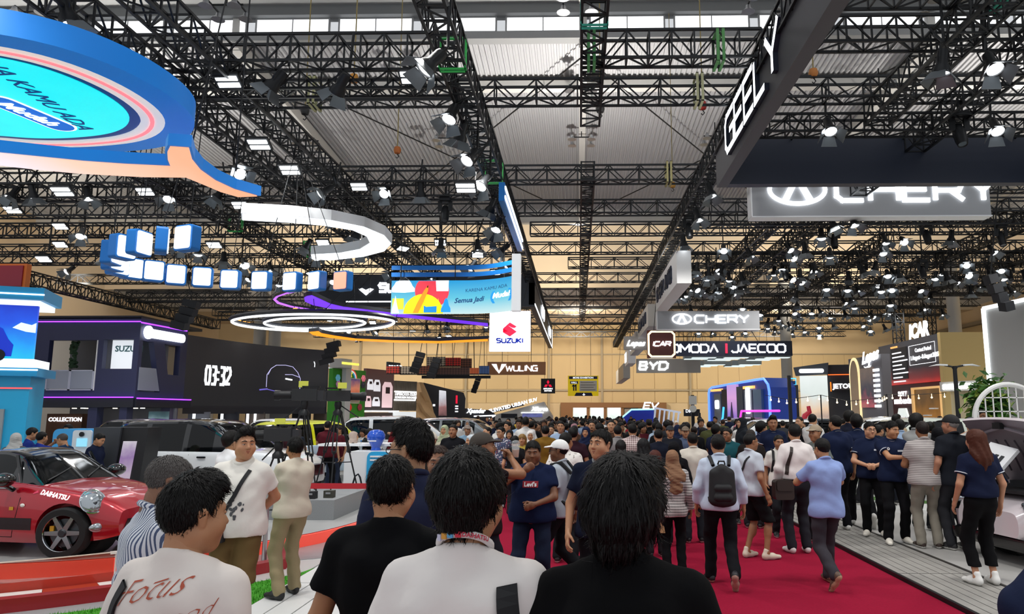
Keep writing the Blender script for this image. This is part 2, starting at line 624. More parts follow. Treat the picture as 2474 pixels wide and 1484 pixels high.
dr = struct(MB().b2((-1.9, 79.3, 2.55), (9.5, 79.9, 3.1)).b2((-1.9, 79.3, 0), (-.6, 79.9, 2.55)).b2((8.3, 79.3, 0), (9.5, 79.9, 2.55)).build('door_1', mat('door_brown', '#8a6038', .6)))
DLIT = screen_mat('door_daylight', [(0, '#5d7d52'), (.45, '#cfe0d8'), (1, '#ffffff')], 'Z', 0, 2.6, 1.0, .5, 2)
for i, xx in enumerate((-.55, 1.3, 3.15, 5.0, 6.8)):
 q = MB().b2((xx + 1.45, 79.4, 0), (xx + 1.75, 79.8, 2.55)).b2((xx, 79.45, 1.2), (xx + 1.45, 79.55, 1.3)).build('door_frame', MATS['door_brown'], dr)
 MB().b2((xx, 79.6, 0), (xx + 1.45, 79.65, 2.55)).build('door_pane', DLIT if i < 3 else mat('door_grey', '#9a948a', .5), dr)

# ---------------------------------------------------------------- floor coverings
CARPET = mat('carpet_red', '#8e1230', .95, noise=.2, nscale=45, bump=.25, spec=.1)
tag(MB().b2((-2.2, -1, 0), (3.69, 79, .012)).build('aisle_carpet', CARPET), 'long red carpet running down the crowded aisle', 'carpet')
WPL = mat('white_plank', '#e3e3e1', .35, noise=.04, nscale=3)
dk = thing('plank_walkway', 'white plank strip with black joints left of the red carpet', 'walkway', (-2.75, 4, 0))
stp = MB().b2((-2.75 - .5, 2.5, 0), (-2.2, 24, .012)).build('joint_base', BLACK, dk); stp.matrix_parent_inverse = Matrix.Translation((2.75, -4, 0))
wp = MB().b2((-.125, 0, 0), (.125, 2.98, .022)).mesh('plank', WPL)
for i in range(4):
 for j in range(7):
  link('plank', wp, dk, (-.37 + .265 * i, -1.5 + j * 3.0, 0))
WOOD = mat('grey_wood', '#a8a5a0', .55, col2='#84817c', nscale=5, bump=.1)
pb = thing('plank_border', 'grey weathered wood plank border along the right of the red carpet', 'walkway', (3.74, 4, 0))
MB().b2((0, -1, 0), (.9, 30, .012)).build('joint_base', BLACK, pb)
MB().b2((-.04, -1, 0), (.0, 30, .055)).build('edging', BLACK, pb)
MB().b2((.875, -1, 0), (.915, 30, .052)).build('edging', mat('dark_strip', '#4a4845', .4, .5), pb)
wp2 = MB().b2((-.056, 0, 0), (.056, 2.97, .045)).mesh('plank', WOOD)
for i in range(7):
 for j in range(10):
  link('plank', wp2, pb, (.062 + .125 * i, -1 + j * 3.0 - (i % 3) * .0, 0))
VINYL = mat('vinyl_marble', '#c9c7c4', .35, col2='#a5a39f', nscale=1.6)
tag(MB().b2((4.66, 3, 0), (16, 24, .045)).build('vinyl_floor', VINYL), 'pale grey marbled vinyl stand floor right of the plank border', 'floor')
WF = mat('booth_white_floor', '#e9e9e7', .3)
def ring(cx, cy, r0, r1, a0, a1, z, zt, m, name, parent=None, n=48):
 mb = MB()
 pts = []
 for k in range(n + 1):
  a = R(a0 + (a1 - a0) * k / n)
  pts.append((math.cos(a), math.sin(a)))
 vs = []
 for c, s in pts:
  vs += [(cx + r0 * c, cy + r0 * s, z), (cx + r1 * c, cy + r1 * s, z), (cx + r1 * c, cy + r1 * s, zt), (cx + r0 * c, cy + r0 * s, zt)]
 fs = []
 for k in range(n):
  o, p = 4 * k, 4 * k + 4
  fs += [(o + 3, o + 2, p + 2, p + 3), (o + 1, p + 1, p + 2, o + 2), (o, o + 3, p + 3, p), (o, p, p + 1, o + 1)]
 if a1 - a0 < 360:
  fs += [(0, 1, 2, 3), (4 * n + 3, 4 * n + 2, 4 * n + 1, 4 * n)]
 mb.add(vs, fs)
 return mb.build(name, m, parent, smooth=True)

wfo = tag(MB().prism([(4.75 + 5.6 + x_, y_) for x_, y_ in rrect(-5.6, 14.0, 7, 22.4, 2.5, 8)], .045, .12).build('booth_floor', WF), 'raised white stand floor with a curved edge beyond the grey vinyl', 'floor')
GREENF = mat('green_floor', '#4f7a3a', .8, noise=.1, nscale=30)
for d0, d1 in ((.9, 1.35), (2.4, 3.0)):
 A = [(10.35 + x_, y_) for x_, y_ in rrect(-5.6 + d0, 14.0 + d0, 7 - d0, 22.4 - d0, 2.2, 8)]
 B = [(10.35 + x_, y_) for x_, y_ in rrect(-5.6 + d1, 14.0 + d1, 7 - d1, 22.4 - d1, 2.0, 8)]
 o = MB()
 n_ = len(A)
 for i in range(n_):
  j = (i + 1) % n_
  o.prism([A[i], A[j], B[j], B[i]], .118, .126)
 o.build('green_band', GREENF, wfo, weld=True)
tag(MB().b2((4.7, 22.6, 0), (30, 60, .03)).build('stand_floor', WF), 'white stand floor far back under the cars on the right', 'floor')
tag(MB().b2((-30, 8.5, 0), (-3.3, 34, .008)).build('stand_floor', mat('stand_floor_grey', '#c6c6c4', .25, noise=.05, nscale=1)), 'glossy pale grey stand floor around the red car stage', 'floor')
tag(MB().prism([(-4.2 + 1.5 * math.cos(R(a)), 11.4 + 1.7 * math.sin(R(a))) for a in range(0, 360, 10)], .008, .014).build('floor_disc', mat('disc_grey', '#8f9092', .3)), 'round grey floor graphic in front of the grey camera plinth', 'floor')
ft = thing('floor_graphic', 'red white and yellow floor squares beside the camera plinth', 'floor', (-3.6, 12.5, 0))
for i, c in enumerate(('#b83a3c', '#f0efe9', '#e8c22c', '#f0efe9', '#b83a3c', '#e8c22c')):
 MB().b2((-.3 + .35 * (i % 2), -.6 + .8 * (i // 2), .014), (.05 + .35 * (i % 2), .2 + .8 * (i // 2), .019)).build('square', mat('sq' + c, c, .4), ft)

STC = (-8.5, 12.0)
REDP = mat('stage_red', '#98101c', .35, coat=.2)
st = thing('car_stage', 'round red and white car stage with a low red kerb under the red coupe', 'stage', (STC[0], STC[1], 0))
def sring(*a, **k):
 o = ring(0, 0, *a, **k)
 return o
sring(5.45, 5.6, 215, 331, 0, .13, REDP, 'kerb', st, n=60)
MB().beam((5.53 * math.cos(R(331)), 5.53 * math.sin(R(331)), .065), (3.6, -.1, .065), .15, .13).build('kerb', REDP, st)
MB().beam((4.73 * math.cos(R(329)), 4.73 * math.sin(R(329)), .19), (3.3, -.6, .19), .012, .3).build('glass_panel', mat('clear_panel', '#e6efe8', .05, alpha=.25), st)
ORG = mat('track_orange', '#b03a22', .4)
for i in range(19):
 a0 = 215 + i * 6.0
 sring(4.75, 5.45, a0, a0 + 5.95, 0, .03, [mat('track_white', '#efece6', .35), ORG][i % 2], 'track_block', st, n=4)
o = MB().prism([(3.95 * math.cos(R(a)), 3.95 * math.sin(R(a))) for a in range(0, 360, 4)], 0, .18, 'xy', 0, 1).build('turntable', [mat('turntable_top', '#b9b9b8', .22, noise=.05, nscale=2), REDP], st)
o.location = (1.0, .55, 0)
o = ring(0, 0, 3.95, 4.0, 0, 360, .0, .17, mat('led_pink', '#ff6a5a', .5, emit='#ff3018', strength=.25), 'light_strip', st)
o.location = (1.0, .55, 0)
sring(4.15, 4.75, 215, 330, 0, .02, mat('stage_red_floor', '#8e1a18', .3), 'red_apron', st, n=50)
GLASS_REFL = mat('glass_red_reflection', '#b8402a', .08, alpha=.38)  # clear glass, the red reflection is put into its colour
for i in range(7):
 a0 = 217 + i * 16
 sring(4.72, 4.735, a0 + .2, a0 + 15.8, .03, .34, GLASS_REFL, 'glass_panel', st, n=8)
 sring(4.715, 4.74, a0 + .2, a0 + 15.8, .335, .345, mat('glass_edge', '#e6d8c8', .3), 'glass_rail', st, n=8)
 a = R(a0)
 MB().box((4.73 * math.cos(a), 4.73 * math.sin(a), .335), (.03, .12, .03), rz=a).beam((4.73 * math.cos(a), 4.73 * math.sin(a), .03), (4.73 * math.cos(a), 4.73 * math.sin(a), .33), .012).build('glass_clamp', mat('clamp_white', '#e8e2da', .4), st)

rng = np.random.default_rng(5)
TURF = mat('turf', '#4fae1e', .8, col2='#2f7d12', nscale=40)
gpts = []
while len(gpts) < 15000:
 X = rng.uniform(-7.5, -3.27, 4000); Y = rng.uniform(5.2, 9.6, 4000)
 rr = np.hypot(X - STC[0], Y - STC[1])
 ok = (rr > 5.95) & ((rr < 7.4) | (X > -4.3))
 gpts += list(zip(X[ok], Y[ok]))
gb = MB()
vs, fs = [], []
for i, (X, Y) in enumerate(gpts[:15000]):
 a = rng.uniform(0, 6.28); l = rng.uniform(.02, .035); dx, dy = math.cos(a), math.sin(a)
 vs += [(X - dx * .004, Y - dy * .004, .01), (X + dx * .004, Y + dy * .004, .01), (X + dy * .012 * rng.uniform(-1, 1), Y + dx * .012, .01 + l)]
 fs.append((3 * i, 3 * i + 1, 3 * i + 2))
me = bpy.data.meshes.new('turf'); me.from_pydata(vs, [], fs); me.materials.append(TURF)
tu = stuff(tag(link('turf', me), 'bright green artificial turf beside the white planks', 'turf'))
prof = [(STC[0] + 5.95 * math.cos(R(a)), STC[1] + 5.95 * math.sin(R(a))) for a in range(225, 331, 3)]
poly = [p for p in prof if p[0] < -3.3] + [(-3.27, 9.35), (-3.27, 5.0), (-8, 5.0)]
MB().prism(poly, 0, .012).build('turf_base', mat('turf_dark', '#3f9418', .9), tu)

# ---------------------------------------------------------------- trusses
TR_CACHE = {}

def truss(name, a, b, label, w=.45, h=.5, step=None, group=None, style=0):
 """box truss from a to b (points on its underside centre line): four chords and one lattice"""
 a, b = Vector(a), Vector(b)
 L = (b - a).length
 step = step or h
 n = max(2, round(L / step))
 key = (round(L, 2), w, h, n, style)
 if key not in TR_CACHE:
  c = MB().beam((0, 0, 0), (L, 0, 0), .055).mesh('chord', BLACK)
  lt = MB()
  for i in range(n + 1):
   x = L * i / n
   if style == 0 or i % 2 == 0:
    for s in (-1, 1):
     lt.beam((x, s * w / 2, 0), (x, s * w / 2, h), .035)
    lt.beam((x, -w / 2, 0), (x, w / 2, 0), .035)
    lt.beam((x, -w / 2, h), (x, w / 2, h), .035)
   if i < n:
    x2 = L * (i + 1) / n
    u, d = (0, h) if i % 2 else (h, 0)
    for s in (-1, 1):
     lt.beam((x, s * w / 2, u), (x2, s * w / 2, d), .03)
    sgn = 1 if i % 2 else -1
    lt.beam((x, sgn * w / 2, 0), (x2, -sgn * w / 2, 0), .03)
  me = bpy.data.meshes.new('lattice'); me.from_pydata(lt.v, [], lt.f); me.materials.append(BLACK)
  TR_CACHE[key] = (c, me)
 c, lm = TR_CACHE[key]
 t = thing(name, label, 'truss', a, 0, group)
 d = (b - a).normalized()
 t.rotation_euler = d.to_track_quat('X', 'Z').to_euler()
 for s in (-1, 1):
  for z in (0, h):
   link('chord', c, t, (0, s * w / 2, z))
 stuff(link('lattice', lm, t))
 return t

LONGS = [
 (-2.5, 8.8, 4, 62, 'above the left edge of the red carpet', .5),
 (4.0, 8.95, 9, 78, 'above the right edge of the red carpet', .5),
 (.33, 9.4, 4, 18.3, 'over the middle of the carpet, nearest piece', .48),
 (.33, 9.4, 22.6, 59, 'over the middle of the carpet, farther piece', .42),
 (-7.7, 9.0, 4, 42, 'diagonally over the left stand, inner one', .5),
 (-8.9, 8.7, 5, 40, 'diagonally over the left stand, outer one', .5),
 (-13.5, 9.1, 10, 50, 'high over the booths on the left behind the cube lights', .5),
 (-23.7, 7.4, 18, 47, 'sloping past the dark two-storey booth on the left', .5),
 (7.45, 9.0, 7, 17.4, 'behind the big dark hanging sign, with green slings', .6),
 (7.55, 9.0, 24, 46, 'over the right stand, inner one', .4),
 (9.1, 8.9, 12, 48, 'over the right stand, second from the aisle', .5),
 (17.3, 9.0, 18, 48, 'over the far right stands, inner one', .5),
 (20.6, 8.9, 20, 46, 'over the far right stands, outer one', .5),
 (13.0, 8.9, 30, 60, 'deep over the right stands between the lamps', .45),
]
for X, z, y0, y1, lab, w in LONGS:
 truss('roof_truss', (X, y0, z), (X, y1, z), 'long black lattice truss ' + lab, w, .55, .5)
CROSSES = [
 (14.7, 9.35, .1, 3.9, 'short span at the middle truss', .62, 0), (14.6, 9.3, -16, -2.6, 'left span nearest the camera', .6, 0), (14.0, 9.3, 4.4, 20, 'right span nearest the camera', .55, 0),
 (12.9, 9.6, 4.6, 20, 'right span highest in the picture', .4, 0), (11.4, 9.5, -12, -2.6, 'left span highest in the picture', .4, 0),
 (16.8, 9.4, -14, 26, 'full width, first row', .5, 1), (17.7, 8.9, 4.3, 18, 'right span just above the big dark sign', .45, 0), (15.3, 9.0, -14, -2.7, 'left span below the first row', .4, 0),
 (22.85, 9.35, -30, 26, 'full width, second row', .5, 1), (23.3, 9.0, -24, -2.8, 'left span under the second row', .5, 0), (26.7, 9.35, -30, 26, 'full width, third row', .5, 1), (26.9, 8.9, 4.5, 24, 'right span under the grey panel sign', .5, 0),
 (28.4, 9.0, -26, -3, 'left span before the white arc', .5, 0), (29.9, 9.35, -2, 26, 'right two thirds, fourth row', .5, 1),
 (33.5, 9.35, -30, 28, 'full width, fifth row', .5, 1), (33.9, 8.9, 4.5, 26, 'right span under the fifth row', .5, 0), (34.6, 9.0, -22, -3, 'left span under the fifth row', .5, 0), (36.9, 9.35, -.5, 28, 'right half, sixth row', .5, 1),
 (41.0, 9.35, -30, 28, 'full width, seventh row', .5, 1), (42.0, 8.8, 4.5, 26, 'right span under the seventh row', .5, 0), (46.2, 9.35, -30, 28, 'full width, eighth row', .5, 1), (50.8, 9.35, -30, 28, 'full width, ninth row', .5, 1),
 (55, 9.35, -28, 28, 'full width, tenth row', .5, 1), (60, 9.35, -28, 28, 'full width, eleventh row', .5, 1), (65, 9.35, -26, 26, 'full width, twelfth row', .5, 1), (71, 9.35, -26, 26, 'full width, last row', .5, 1),
 (30.5, 8.3, -25.5, -19.5, 'short lower span above the dark booth, left one', .5, 1), (38, 7.8, -24, -17.5, 'short lower span above the dark booth, middle one', .5, 1), (44, 7.6, -22, -14.5, 'short lower span above the curved screen', .5, 1),
 (27.5, 10.4, 11.5, 20, 'short upper span at the far right, first', .5, 1), (31.5, 10.3, 12.5, 24, 'short upper span at the far right, second', .5, 1), (38.5, 8.6, 12, 24, 'right span deep among the lamps', .5, 0), (48, 8.3, 8, 24, 'low right span before the dark wall screens', .5, 0),
]
for Y, z, x0, x1, lab, h, sty in CROSSES:
 truss('roof_truss', (x0, Y, z), (x1, Y, z), 'black cross truss, ' + lab, .45, h, .5 if Y < 30 else .6, style=sty)
for i, (tx, ty) in enumerate(((20.0, 45), (22.2, 45.5))):
 truss('truss_tower', (tx, ty, 0), (tx, ty, 9), 'upright truss tower behind the dark screen box, %s one' % ('left', 'right')[i], .5, .5, .5)
for i, (px, py, z, c, lab) in enumerate(((1697, 255, 9.8, '#b03028', 'red hoist hanging near the dark letter sign'), (1625, 447, 10.5, '#b8862c', 'yellow hoist hanging by the right aisle truss'), (960, 363, 10, '#b06020', 'orange hoist hanging over the left stand'),
                                         (855, 190, 10, '#d08a20', 'orange ring hoist by the near left cross truss'), (1965, 177, 10, '#c07830', 'orange hoist above the right stand'), (1450, 263, 9.9, '#2a2a2a', 'black hoist hanging just right of the middle truss'), (737, 268, 9.9, '#2a2a2a', 'black hoist under the left cross truss'))):
 p = on_z(px, py, z)
 h = thing('chain_hoist', lab, 'hoist', p)
 MB().lathe([(.0, -.12), (.09, -.1), (.12, 0), (.09, .1), (0, .12)], 10).build('motor', mat('hoist' + c, c, .5), h, smooth=True)
 ch = MB(); ch.beam((0, 0, .1), (0, 0, 7), .025); ch.build('chain', mat('chain', '#8a7a4a', .5, .5), h)
 MB().tube([(0, 0, -.12), (.05, 0, -.2), (0, 0, -.26), (-.04, 0, -.22)], .015, 6).build('hook', BLACK, h)

TR_SEG = [(X, X, y0, y1, z) for X, z, y0, y1, _, _ in LONGS] + [(x0, x1, Y, Y, z) for Y, z, x0, x1, _, _, _ in CROSSES]
for i, (px, py, z, c, lab) in enumerate(((1090, 148, 8.9, '#3ad060', 'left aisle truss, nearest'), (1190, 428, 8.9, '#58d070', 'left aisle truss, farther'), (1440, 42, 9.5, '#3ab8a0', 'middle truss'), (1745, 110, 9.5, '#5a9a58', 'short middle span'), (1395, 130, 9.4, '#58a060', 'left end of the short middle span'), (735, 212, 9.5, '#a8a878', 'first full-width row, left'), (1697, 210, 9.5, '#b0b088', 'first full-width row, right'), (1622, 410, 9.5, '#a8a070', 'second full-width row'), (2430, 40, 9.2, '#2f9a80', 'truss behind the big dark sign'), (735, 630, 9.0, '#3ac060', 'span above the cube lights'), (545, 560, 9.0, '#3ac060', 'span left of the white arc'))):
 p = on_z(px, py, z)
 q = min(TR_SEG, key=lambda g: math.hypot(p.x - min(max(p.x, g[0]), g[1]), p.y - min(max(p.y, g[2]), g[3])) + abs(p.z - .1 - g[4]) * .5)
 p = Vector((min(max(p.x, q[0] + .2), max(q[0], q[1] - .2)), min(max(p.y, q[2]), q[3]), q[4]))
 o = MB()
 for s in (-1, 1):
  o.b2((s * .06 - .03, -.27, -.1), (s * .06 + .03, -.25, .62))
  o.b2((s * .06 - .03, .25, -.1), (s * .06 + .03, .27, .62))
  o.b2((s * .06 - .03, -.27, .6), (s * .06 + .03, .27, .62))
  o.b2((s * .06 - .03, -.27, -.1), (s * .06 + .03, .27, -.08))
 tag(o.build('lifting_sling', mat('sling' + c, c, .7), loc=p), 'bright lifting sling round the ' + lab, 'sling', 'lifting slings').rotation_euler = (0, 0, PI / 2 if q[0] == q[1] else 0)

# ---------------------------------------------------------------- lamps
def spot_proto():
 t = thing('stage_spotlight', 'x', 'lamp')
 MB().lathe([(.0, -.36), (.085, -.35), (.1, -.3), (.1, -.08), (.15, .0), (.165, .1), (.15, .11), (.14, .06)], 14, axis='Z').build('housing', BLACK, t, smooth=True)
 MB().lathe([(.0, .075), (.145, .08)], 14).build('lens', LAMP, t)
 d = MB().prism([(-.13, 0), (.13, 0), (.19, .24), (-.19, .24)], -.006, .006, 'xy').mesh('barn_door', mat('barn_metal', '#6e7478', .35, .7))
 for k in range(4):
  o = link('barn_door', d, t)
  o.matrix_local = Matrix.Rotation(k * PI / 2, 4, 'Z') @ Matrix.Translation((0, .15, .1)) @ Matrix.Rotation(R(52), 4, 'X')
 y = MB(); y.tube([(-.13, 0, -.1), (-.16, 0, -.16), (-.16, 0, -.42), (0, 0, -.5), (.16, 0, -.42), (.16, 0, -.16), (.13, 0, -.1)], .014, 6)
 y.build('yoke', BLACK, t)
 return t

def flood_proto():
 t = thing('flood_panel', 'x', 'lamp')
 MB().box((0, 0, -.04), (.5, .36, .06)).build('housing', BLACK, t)
 for s in (-1, 1):
  MB().box((0, s * .08, -.004), (.42, .1, .02)).build('lens', LAMP, t)
 MB().beam((-.2, 0, -.06), (-.2, 0, -.5), .02).beam((.2, 0, -.06), (.2, 0, -.5), .02).beam((-.2, 0, -.5), (.2, 0, -.5), .02).build('bracket', BLACK, t)
 return t

def mover_proto():
 t = thing('moving_head_light', 'x', 'lamp')
 MB().box((0, 0, -.46), (.3, .3, .1)).build('base', BLACK, t)
 MB().beam((-.15, 0, -.42), (-.15, 0, -.12), .04, .12).beam((.15, 0, -.42), (.15, 0, -.12), .04, .12).beam((-.16, 0, -.41), (.16, 0, -.41), .1, .04).build('yoke', BLACK, t)
 MB().lathe([(.0, -.3), (.1, -.27), (.13, -.1), (.12, .12), (.1, .22), (.08, .2)], 12, M=Matrix.Rotation(R(20), 3, 'X')).build('head', BLACK, t, smooth=True)
 MB().lathe([(0, .19), (.08, .2)], 12, M=Matrix.Rotation(R(20), 3, 'X')).build('lens', mat('lens_dark', '#2a3440', .1), t)
 return t

def aim(o, p, d, s=1.):
 o.location = p
 o.rotation_euler = Vector(d).to_track_quat('Z', 'Y').to_euler()
 o.scale = (s, s, s)

SP, FLD, MV = spot_proto(), flood_proto(), mover_proto()
PROTO_USED = {}

def truss_over(p):
 """nearest truss underside above a point: (distance, x, y, z)"""
 best = None
 for x0, x1, y0, y1, z in TR_SEG:
  if z < p.z + .3 or z > p.z + 2.4:
   continue
  qx, qy = min(max(p.x, x0 + .1), x1 - .1) if x1 > x0 else x0, min(max(p.y, y0 + .1), y1 - .1) if y1 > y0 else y0
  d = math.hypot(p.x - qx, p.y - qy)
  if best is None or d < best[0]:
   best = (d, qx, qy, z, x0 == x1, y0 == y1)
 return best

def wires(t, pts, r=.02):
 """steel wires from world points on a hanging thing up to the nearest truss, as parts of t"""
 inv = (Matrix.Translation(t.location) @ t.rotation_euler.to_matrix().to_4x4()).inverted()
 for p in pts:
  p = Vector(p)
  best = min(((math.hypot(p.x - min(max(p.x, x0), x1), p.y - min(max(p.y, y0), y1)), min(max(p.x, x0), x1), min(max(p.y, y0), y1), z, .225 * (x0 == x1), .225 * (y0 == y1)) for x0, x1, y0, y1, z in TR_SEG if z > p.z + .05), key=lambda q: q[0])
  MB().beam(inv @ p, inv @ Vector((best[1] + best[4], best[2] + best[5], best[3] + .01)), r).build('suspension_wire', BLACK, t)

def lamp(proto, px, py, d, lab, grp, z=8.5, s=1., pos=None):
 """hang a lamp: slide it along the line of sight to the height at which a truss is overhead, then clamp it there"""
 if pos is not None:
  p = Vector(pos)
  b = truss_over(p)
 else:
  cand = []
  for k in range(26):
   zz_ = 7.5 + k * .06
   p = on_z(px, py, zz_)
   b = truss_over(p)
   if b:
    cand.append((b[0] + .08 * abs(zz_ - z), p, b))
  _, p, b = min(cand, key=lambda c: c[0])
 if proto.name not in PROTO_USED:
  PROTO_USED[proto.name] = 1
  o = proto
 else:
  o = copy_tree(proto)
 o['label'] = lab
 o['group'] = grp
 q = Vector(d).to_track_quat('Z', 'Y')
 yk = q @ Vector((0, 0, -.5 * s))
 k_ = .85 if b[0] > .5 else 1.
 T = Vector((b[1], b[2], b[3]))
 p = Vector((p.x + (b[1] - p.x) * .0, p.y, p.z))
 aim(o, p, d, s)
 a = p + yk
 end = Vector((T.x + .3 * b[4], T.y + .3 * b[5], T.z + .015))
 if b[0] < .25:
  end = Vector((a.x, a.y, T.z + .03)) if abs(a.x - T.x) < .25 or abs(a.y - T.y) < .25 else end
 inv = (Matrix.Translation(p) @ q.to_matrix().to_4x4() @ Matrix.Scale(s, 4)).inverted()
 MB().beam(inv @ a, inv @ end, .04).build('clamp_arm', BLACK, o)
 return o

def hang(px, py, kind=0, d=(0, -.3, -1), lab='', grp='', z=8.5, s=1.):
 return lamp((SP, FLD, MV)[kind], px, py, d, lab, grp, z, s)

G1 = 'spotlights on the left aisle truss'
for i, (px, py, d) in enumerate(((1035, 158, (-.5, -.3, -.7)), (1088, 282, (-.2, -.4, -.8)), (1113, 330, (-.3, .3, -.9)), (1132, 384, (-.3, -.5, -.7)), (1165, 446, (-.3, -.5, -.7)), (1185, 505, (-.4, .2, -.8)), (1200, 550, (-.2, -.4, -.8)), (1212, 605, (-.6, -.3, -.6)), (1225, 640, (-.4, -.4, -.7)), (1188, 575, (-.4, .3, -.7)))):
 hang(px, py, 0, d, 'barn-door spotlight on the left aisle truss, %s one counting from the camera' % ('first', 'second', 'third', 'fourth', 'fifth', 'sixth', 'seventh', 'eighth', 'ninth', 'tenth')[i], G1, 8.55, 1.05)
G2 = 'spotlights over the left stand'
for i, (px, py, d, l) in enumerate(((660, 205, (-.6, .1, -.7), 'dim, first from left on the near cross truss'), (818, 215, (-.5, .4, -.6), 'dark, pointing away beside the near cross truss'), (165, 40, (.2, .3, -.9), 'large one above the blue oval sign'),
         (578, 418, (.5, -.5, -.5), 'bright one by the tip of the peach swoosh'), (930, 466, (-.1, -.7, -.6), 'bright one under the second cross truss'), (1017, 468, (0, .3, -.9), 'dark one under the second cross truss'),
         (28, 473, (-.2, -.4, -.9), 'leftmost below the swoosh'), (80, 472, (.1, .2, -.9), 'second from left below the swoosh'), (213, 475, (.3, -.1, -.9), 'third from left below the swoosh'), (408, 478, (.1, -.6, -.8), 'fourth from left below the swoosh'),
         (195, 568, (.2, -.6, -.8), 'bright one left of the cube lights'), (165, 655, (-.2, -.7, -.7), 'pair hanging lowest at left'), (525, 475, (-.3, -.3, -.8), 'under the swoosh tip'),
         (860, 568, (-.3, .2, -.9), 'inside the white arc'), (740, 597, (-.4, -.2, -.9), 'left end of the white arc'), (765, 620, (.2, -.5, -.8), 'below the white arc'), (870, 605, (.1, -.6, -.8), 'right end of the white arc'), (802, 525, (.3, .2, -.9), 'on top of the white arc'),
         (780, 465, (-.5, -.5, -.6), 'bright one right of the swoosh'), (540, 630, (.1, -.2, -1), 'behind the cube lights'), (592, 640, (.5, -.5, -.7), 'behind the cube lights, right one'), (1065, 598, (0, -.1, -1), 'left of three over the banner'), (1155, 600, (.1, -.1, -1), 'middle of three over the banner'), (1138, 645, (-.4, -.5, -.7), 'low one over the banner'), (945, 663, (-.6, -.5, -.5), 'at the left end of the banner'))):
 hang(px, py, 0, d, 'barn-door spotlight over the left stand, ' + l, G2, 8.5 if py < 560 else 8.3, 1.05)
G3 = 'flood panels over the left stand'
for i, (px, py, l) in enumerate(((550, 198, 'nearest'), (995, 188, 'by the left aisle truss'), (625, 350, 'right of the oval sign'), (700, 412, 'right of the swoosh'), (150, 464, 'left below the swoosh'), (350, 464, 'below the swoosh'), (30, 508, 'at the left picture edge'), (145, 548, 'below the warm lamps'), (867, 452, 'under the second cross truss'), (580, 497, 'above the left end of the white arc'),
                                 (145, 592, 'left of the cube lights'), (105, 627, 'lowest at left'), (1125, 455, 'near the left aisle truss'), (780, 587, 'inside the white arc'), (830, 530, 'on the white arc'), (517, 593, 'above the cube lights'))):
 hang(px, py, 1, (0, -.5, -1), 'small LED flood panel ' + l, G3, 8.7, 1.1)
G4 = 'spotlights over the right stand'
for i, (px, py, d, l) in enumerate(((2275, 165, (-.1, .1, -1), 'unlit-looking one above the dark sign'), (2400, 160, (0, -.5, -.9), 'brightest at the top right'), (2005, 312, (0, -.5, -.9), 'at the top edge of the dark sign'), (2408, 312, (-.1, -.6, -.9), 'right end of the dark sign'),
         (1718, 468, (.2, -.2, -1), 'on the right aisle truss, nearest'), (1688, 527, (.2, -.3, -1), 'on the right aisle truss, second'), (1652, 590, (.1, 0, -1), 'on the right aisle truss, third'),
         (1985, 572, (-.1, -.4, -.9), 'left of the cluster under the grey sign'), (2015, 545, (.3, -.2, -.9), 'middle of the cluster under the grey sign'), (2063, 540, (.1, -.4, -.9), 'right of the cluster under the grey sign'),
         (2140, 584, (0, -.4, -.9), 'below the right truss crossing'), (2184, 584, (0, -.8, -.7), 'glaring one below the right truss crossing'), (2298, 578, (-.1, .1, -1), 'hanging alone at right'), (1945, 607, (.1, .1, -1), 'on the second right truss, upper'), (1917, 623, (.2, -.7, -.8), 'on the second right truss, bright'), (1870, 660, (-.2, -.3, -.9), 'on the second right truss, third'), (1890, 650, (-.2, -.5, -.8), 'on the second right truss, fourth'), (1933, 668, (0, 0, -1), 'hanging on a hook under the right rows'),
         (1727, 683, (.3, .2, -.9), 'left among the right rows'), (1762, 675, (0, -.4, -.9), 'second among the right rows'), (2050, 672, (.1, .2, -.9), 'middle among the right rows'), (2145, 665, (-.1, -.6, -.8), 'bright among the right rows'), (2340, 665, (0, -.8, -.6), 'bright far right pair, lower'), (2335, 640, (-.3, -.7, -.6), 'bright far right pair, upper'), (2400, 608, (.2, -.5, -.8), 'far right, upper'), (2425, 672, (0, -.5, -.9), 'far right, lower'), (2345, 707, (0, .1, -1), 'hanging at far right above the wall'))):
 hang(px, py, 0, d, 'barn-door spotlight over the right stand, ' + l, G4, 8.5, 1.0)
for i, (px, py) in enumerate(((2320, 330), (1665, 560), (2015, 585), (1898, 665), (2240, 575), (2420, 580), (2085, 660), (2230, 660), (2440, 665), (1075, 520))):
 hang(px, py, 2, (0, 0, -1), 'black moving-head light hanging over the %s' % ('right stand' if px > 1500 else 'left stand'), 'moving-head lights', 8.5, 1.15)
rl = random.Random(4)
def in_view(p):
 d = CAM_R.transposed() @ (Vector(p) - EYE)
 return abs(F_PX * d.x / -d.z + SX) < 1300
GR = 'lamps of the far right rows'
GL = 'lamps of the far left rows'
seen_l = set()
for i in range(130):
 Y = rl.choice((29.9, 33.5, 33.9, 36.9, 38.5, 41, 42, 46.2, 48, 50.8, 55, 60))
 X = 5 + .55 * rl.randrange(34)
 if (X, Y) in seen_l:
  continue
 seen_l.add((X, Y))
 if in_view((X, Y, 8)):
  lamp(SP, 0, 0, (rl.uniform(-.4, .4), rl.uniform(-.9, .1), -.9), 'small bright spotlight deep over the right stands', GR, pos=(X, Y, rl.uniform(8.0, 8.7)), s=1.0)
for i in range(70):
 Y = rl.choice((28.4, 33.5, 34.6, 41, 46.2, 50.8, 55, 60))
 X = -19 + .75 * rl.randrange(21)
 if (X, Y) in seen_l:
  continue
 seen_l.add((X, Y))
 lamp(rl.choice((SP, SP, FLD)), 0, 0, (rl.uniform(-.4, .4), rl.uniform(-.9, .1), -.9), 'small bright lamp deep over the left stands', GL, pos=(X, Y, rl.uniform(8.0, 8.7)), s=1.0)
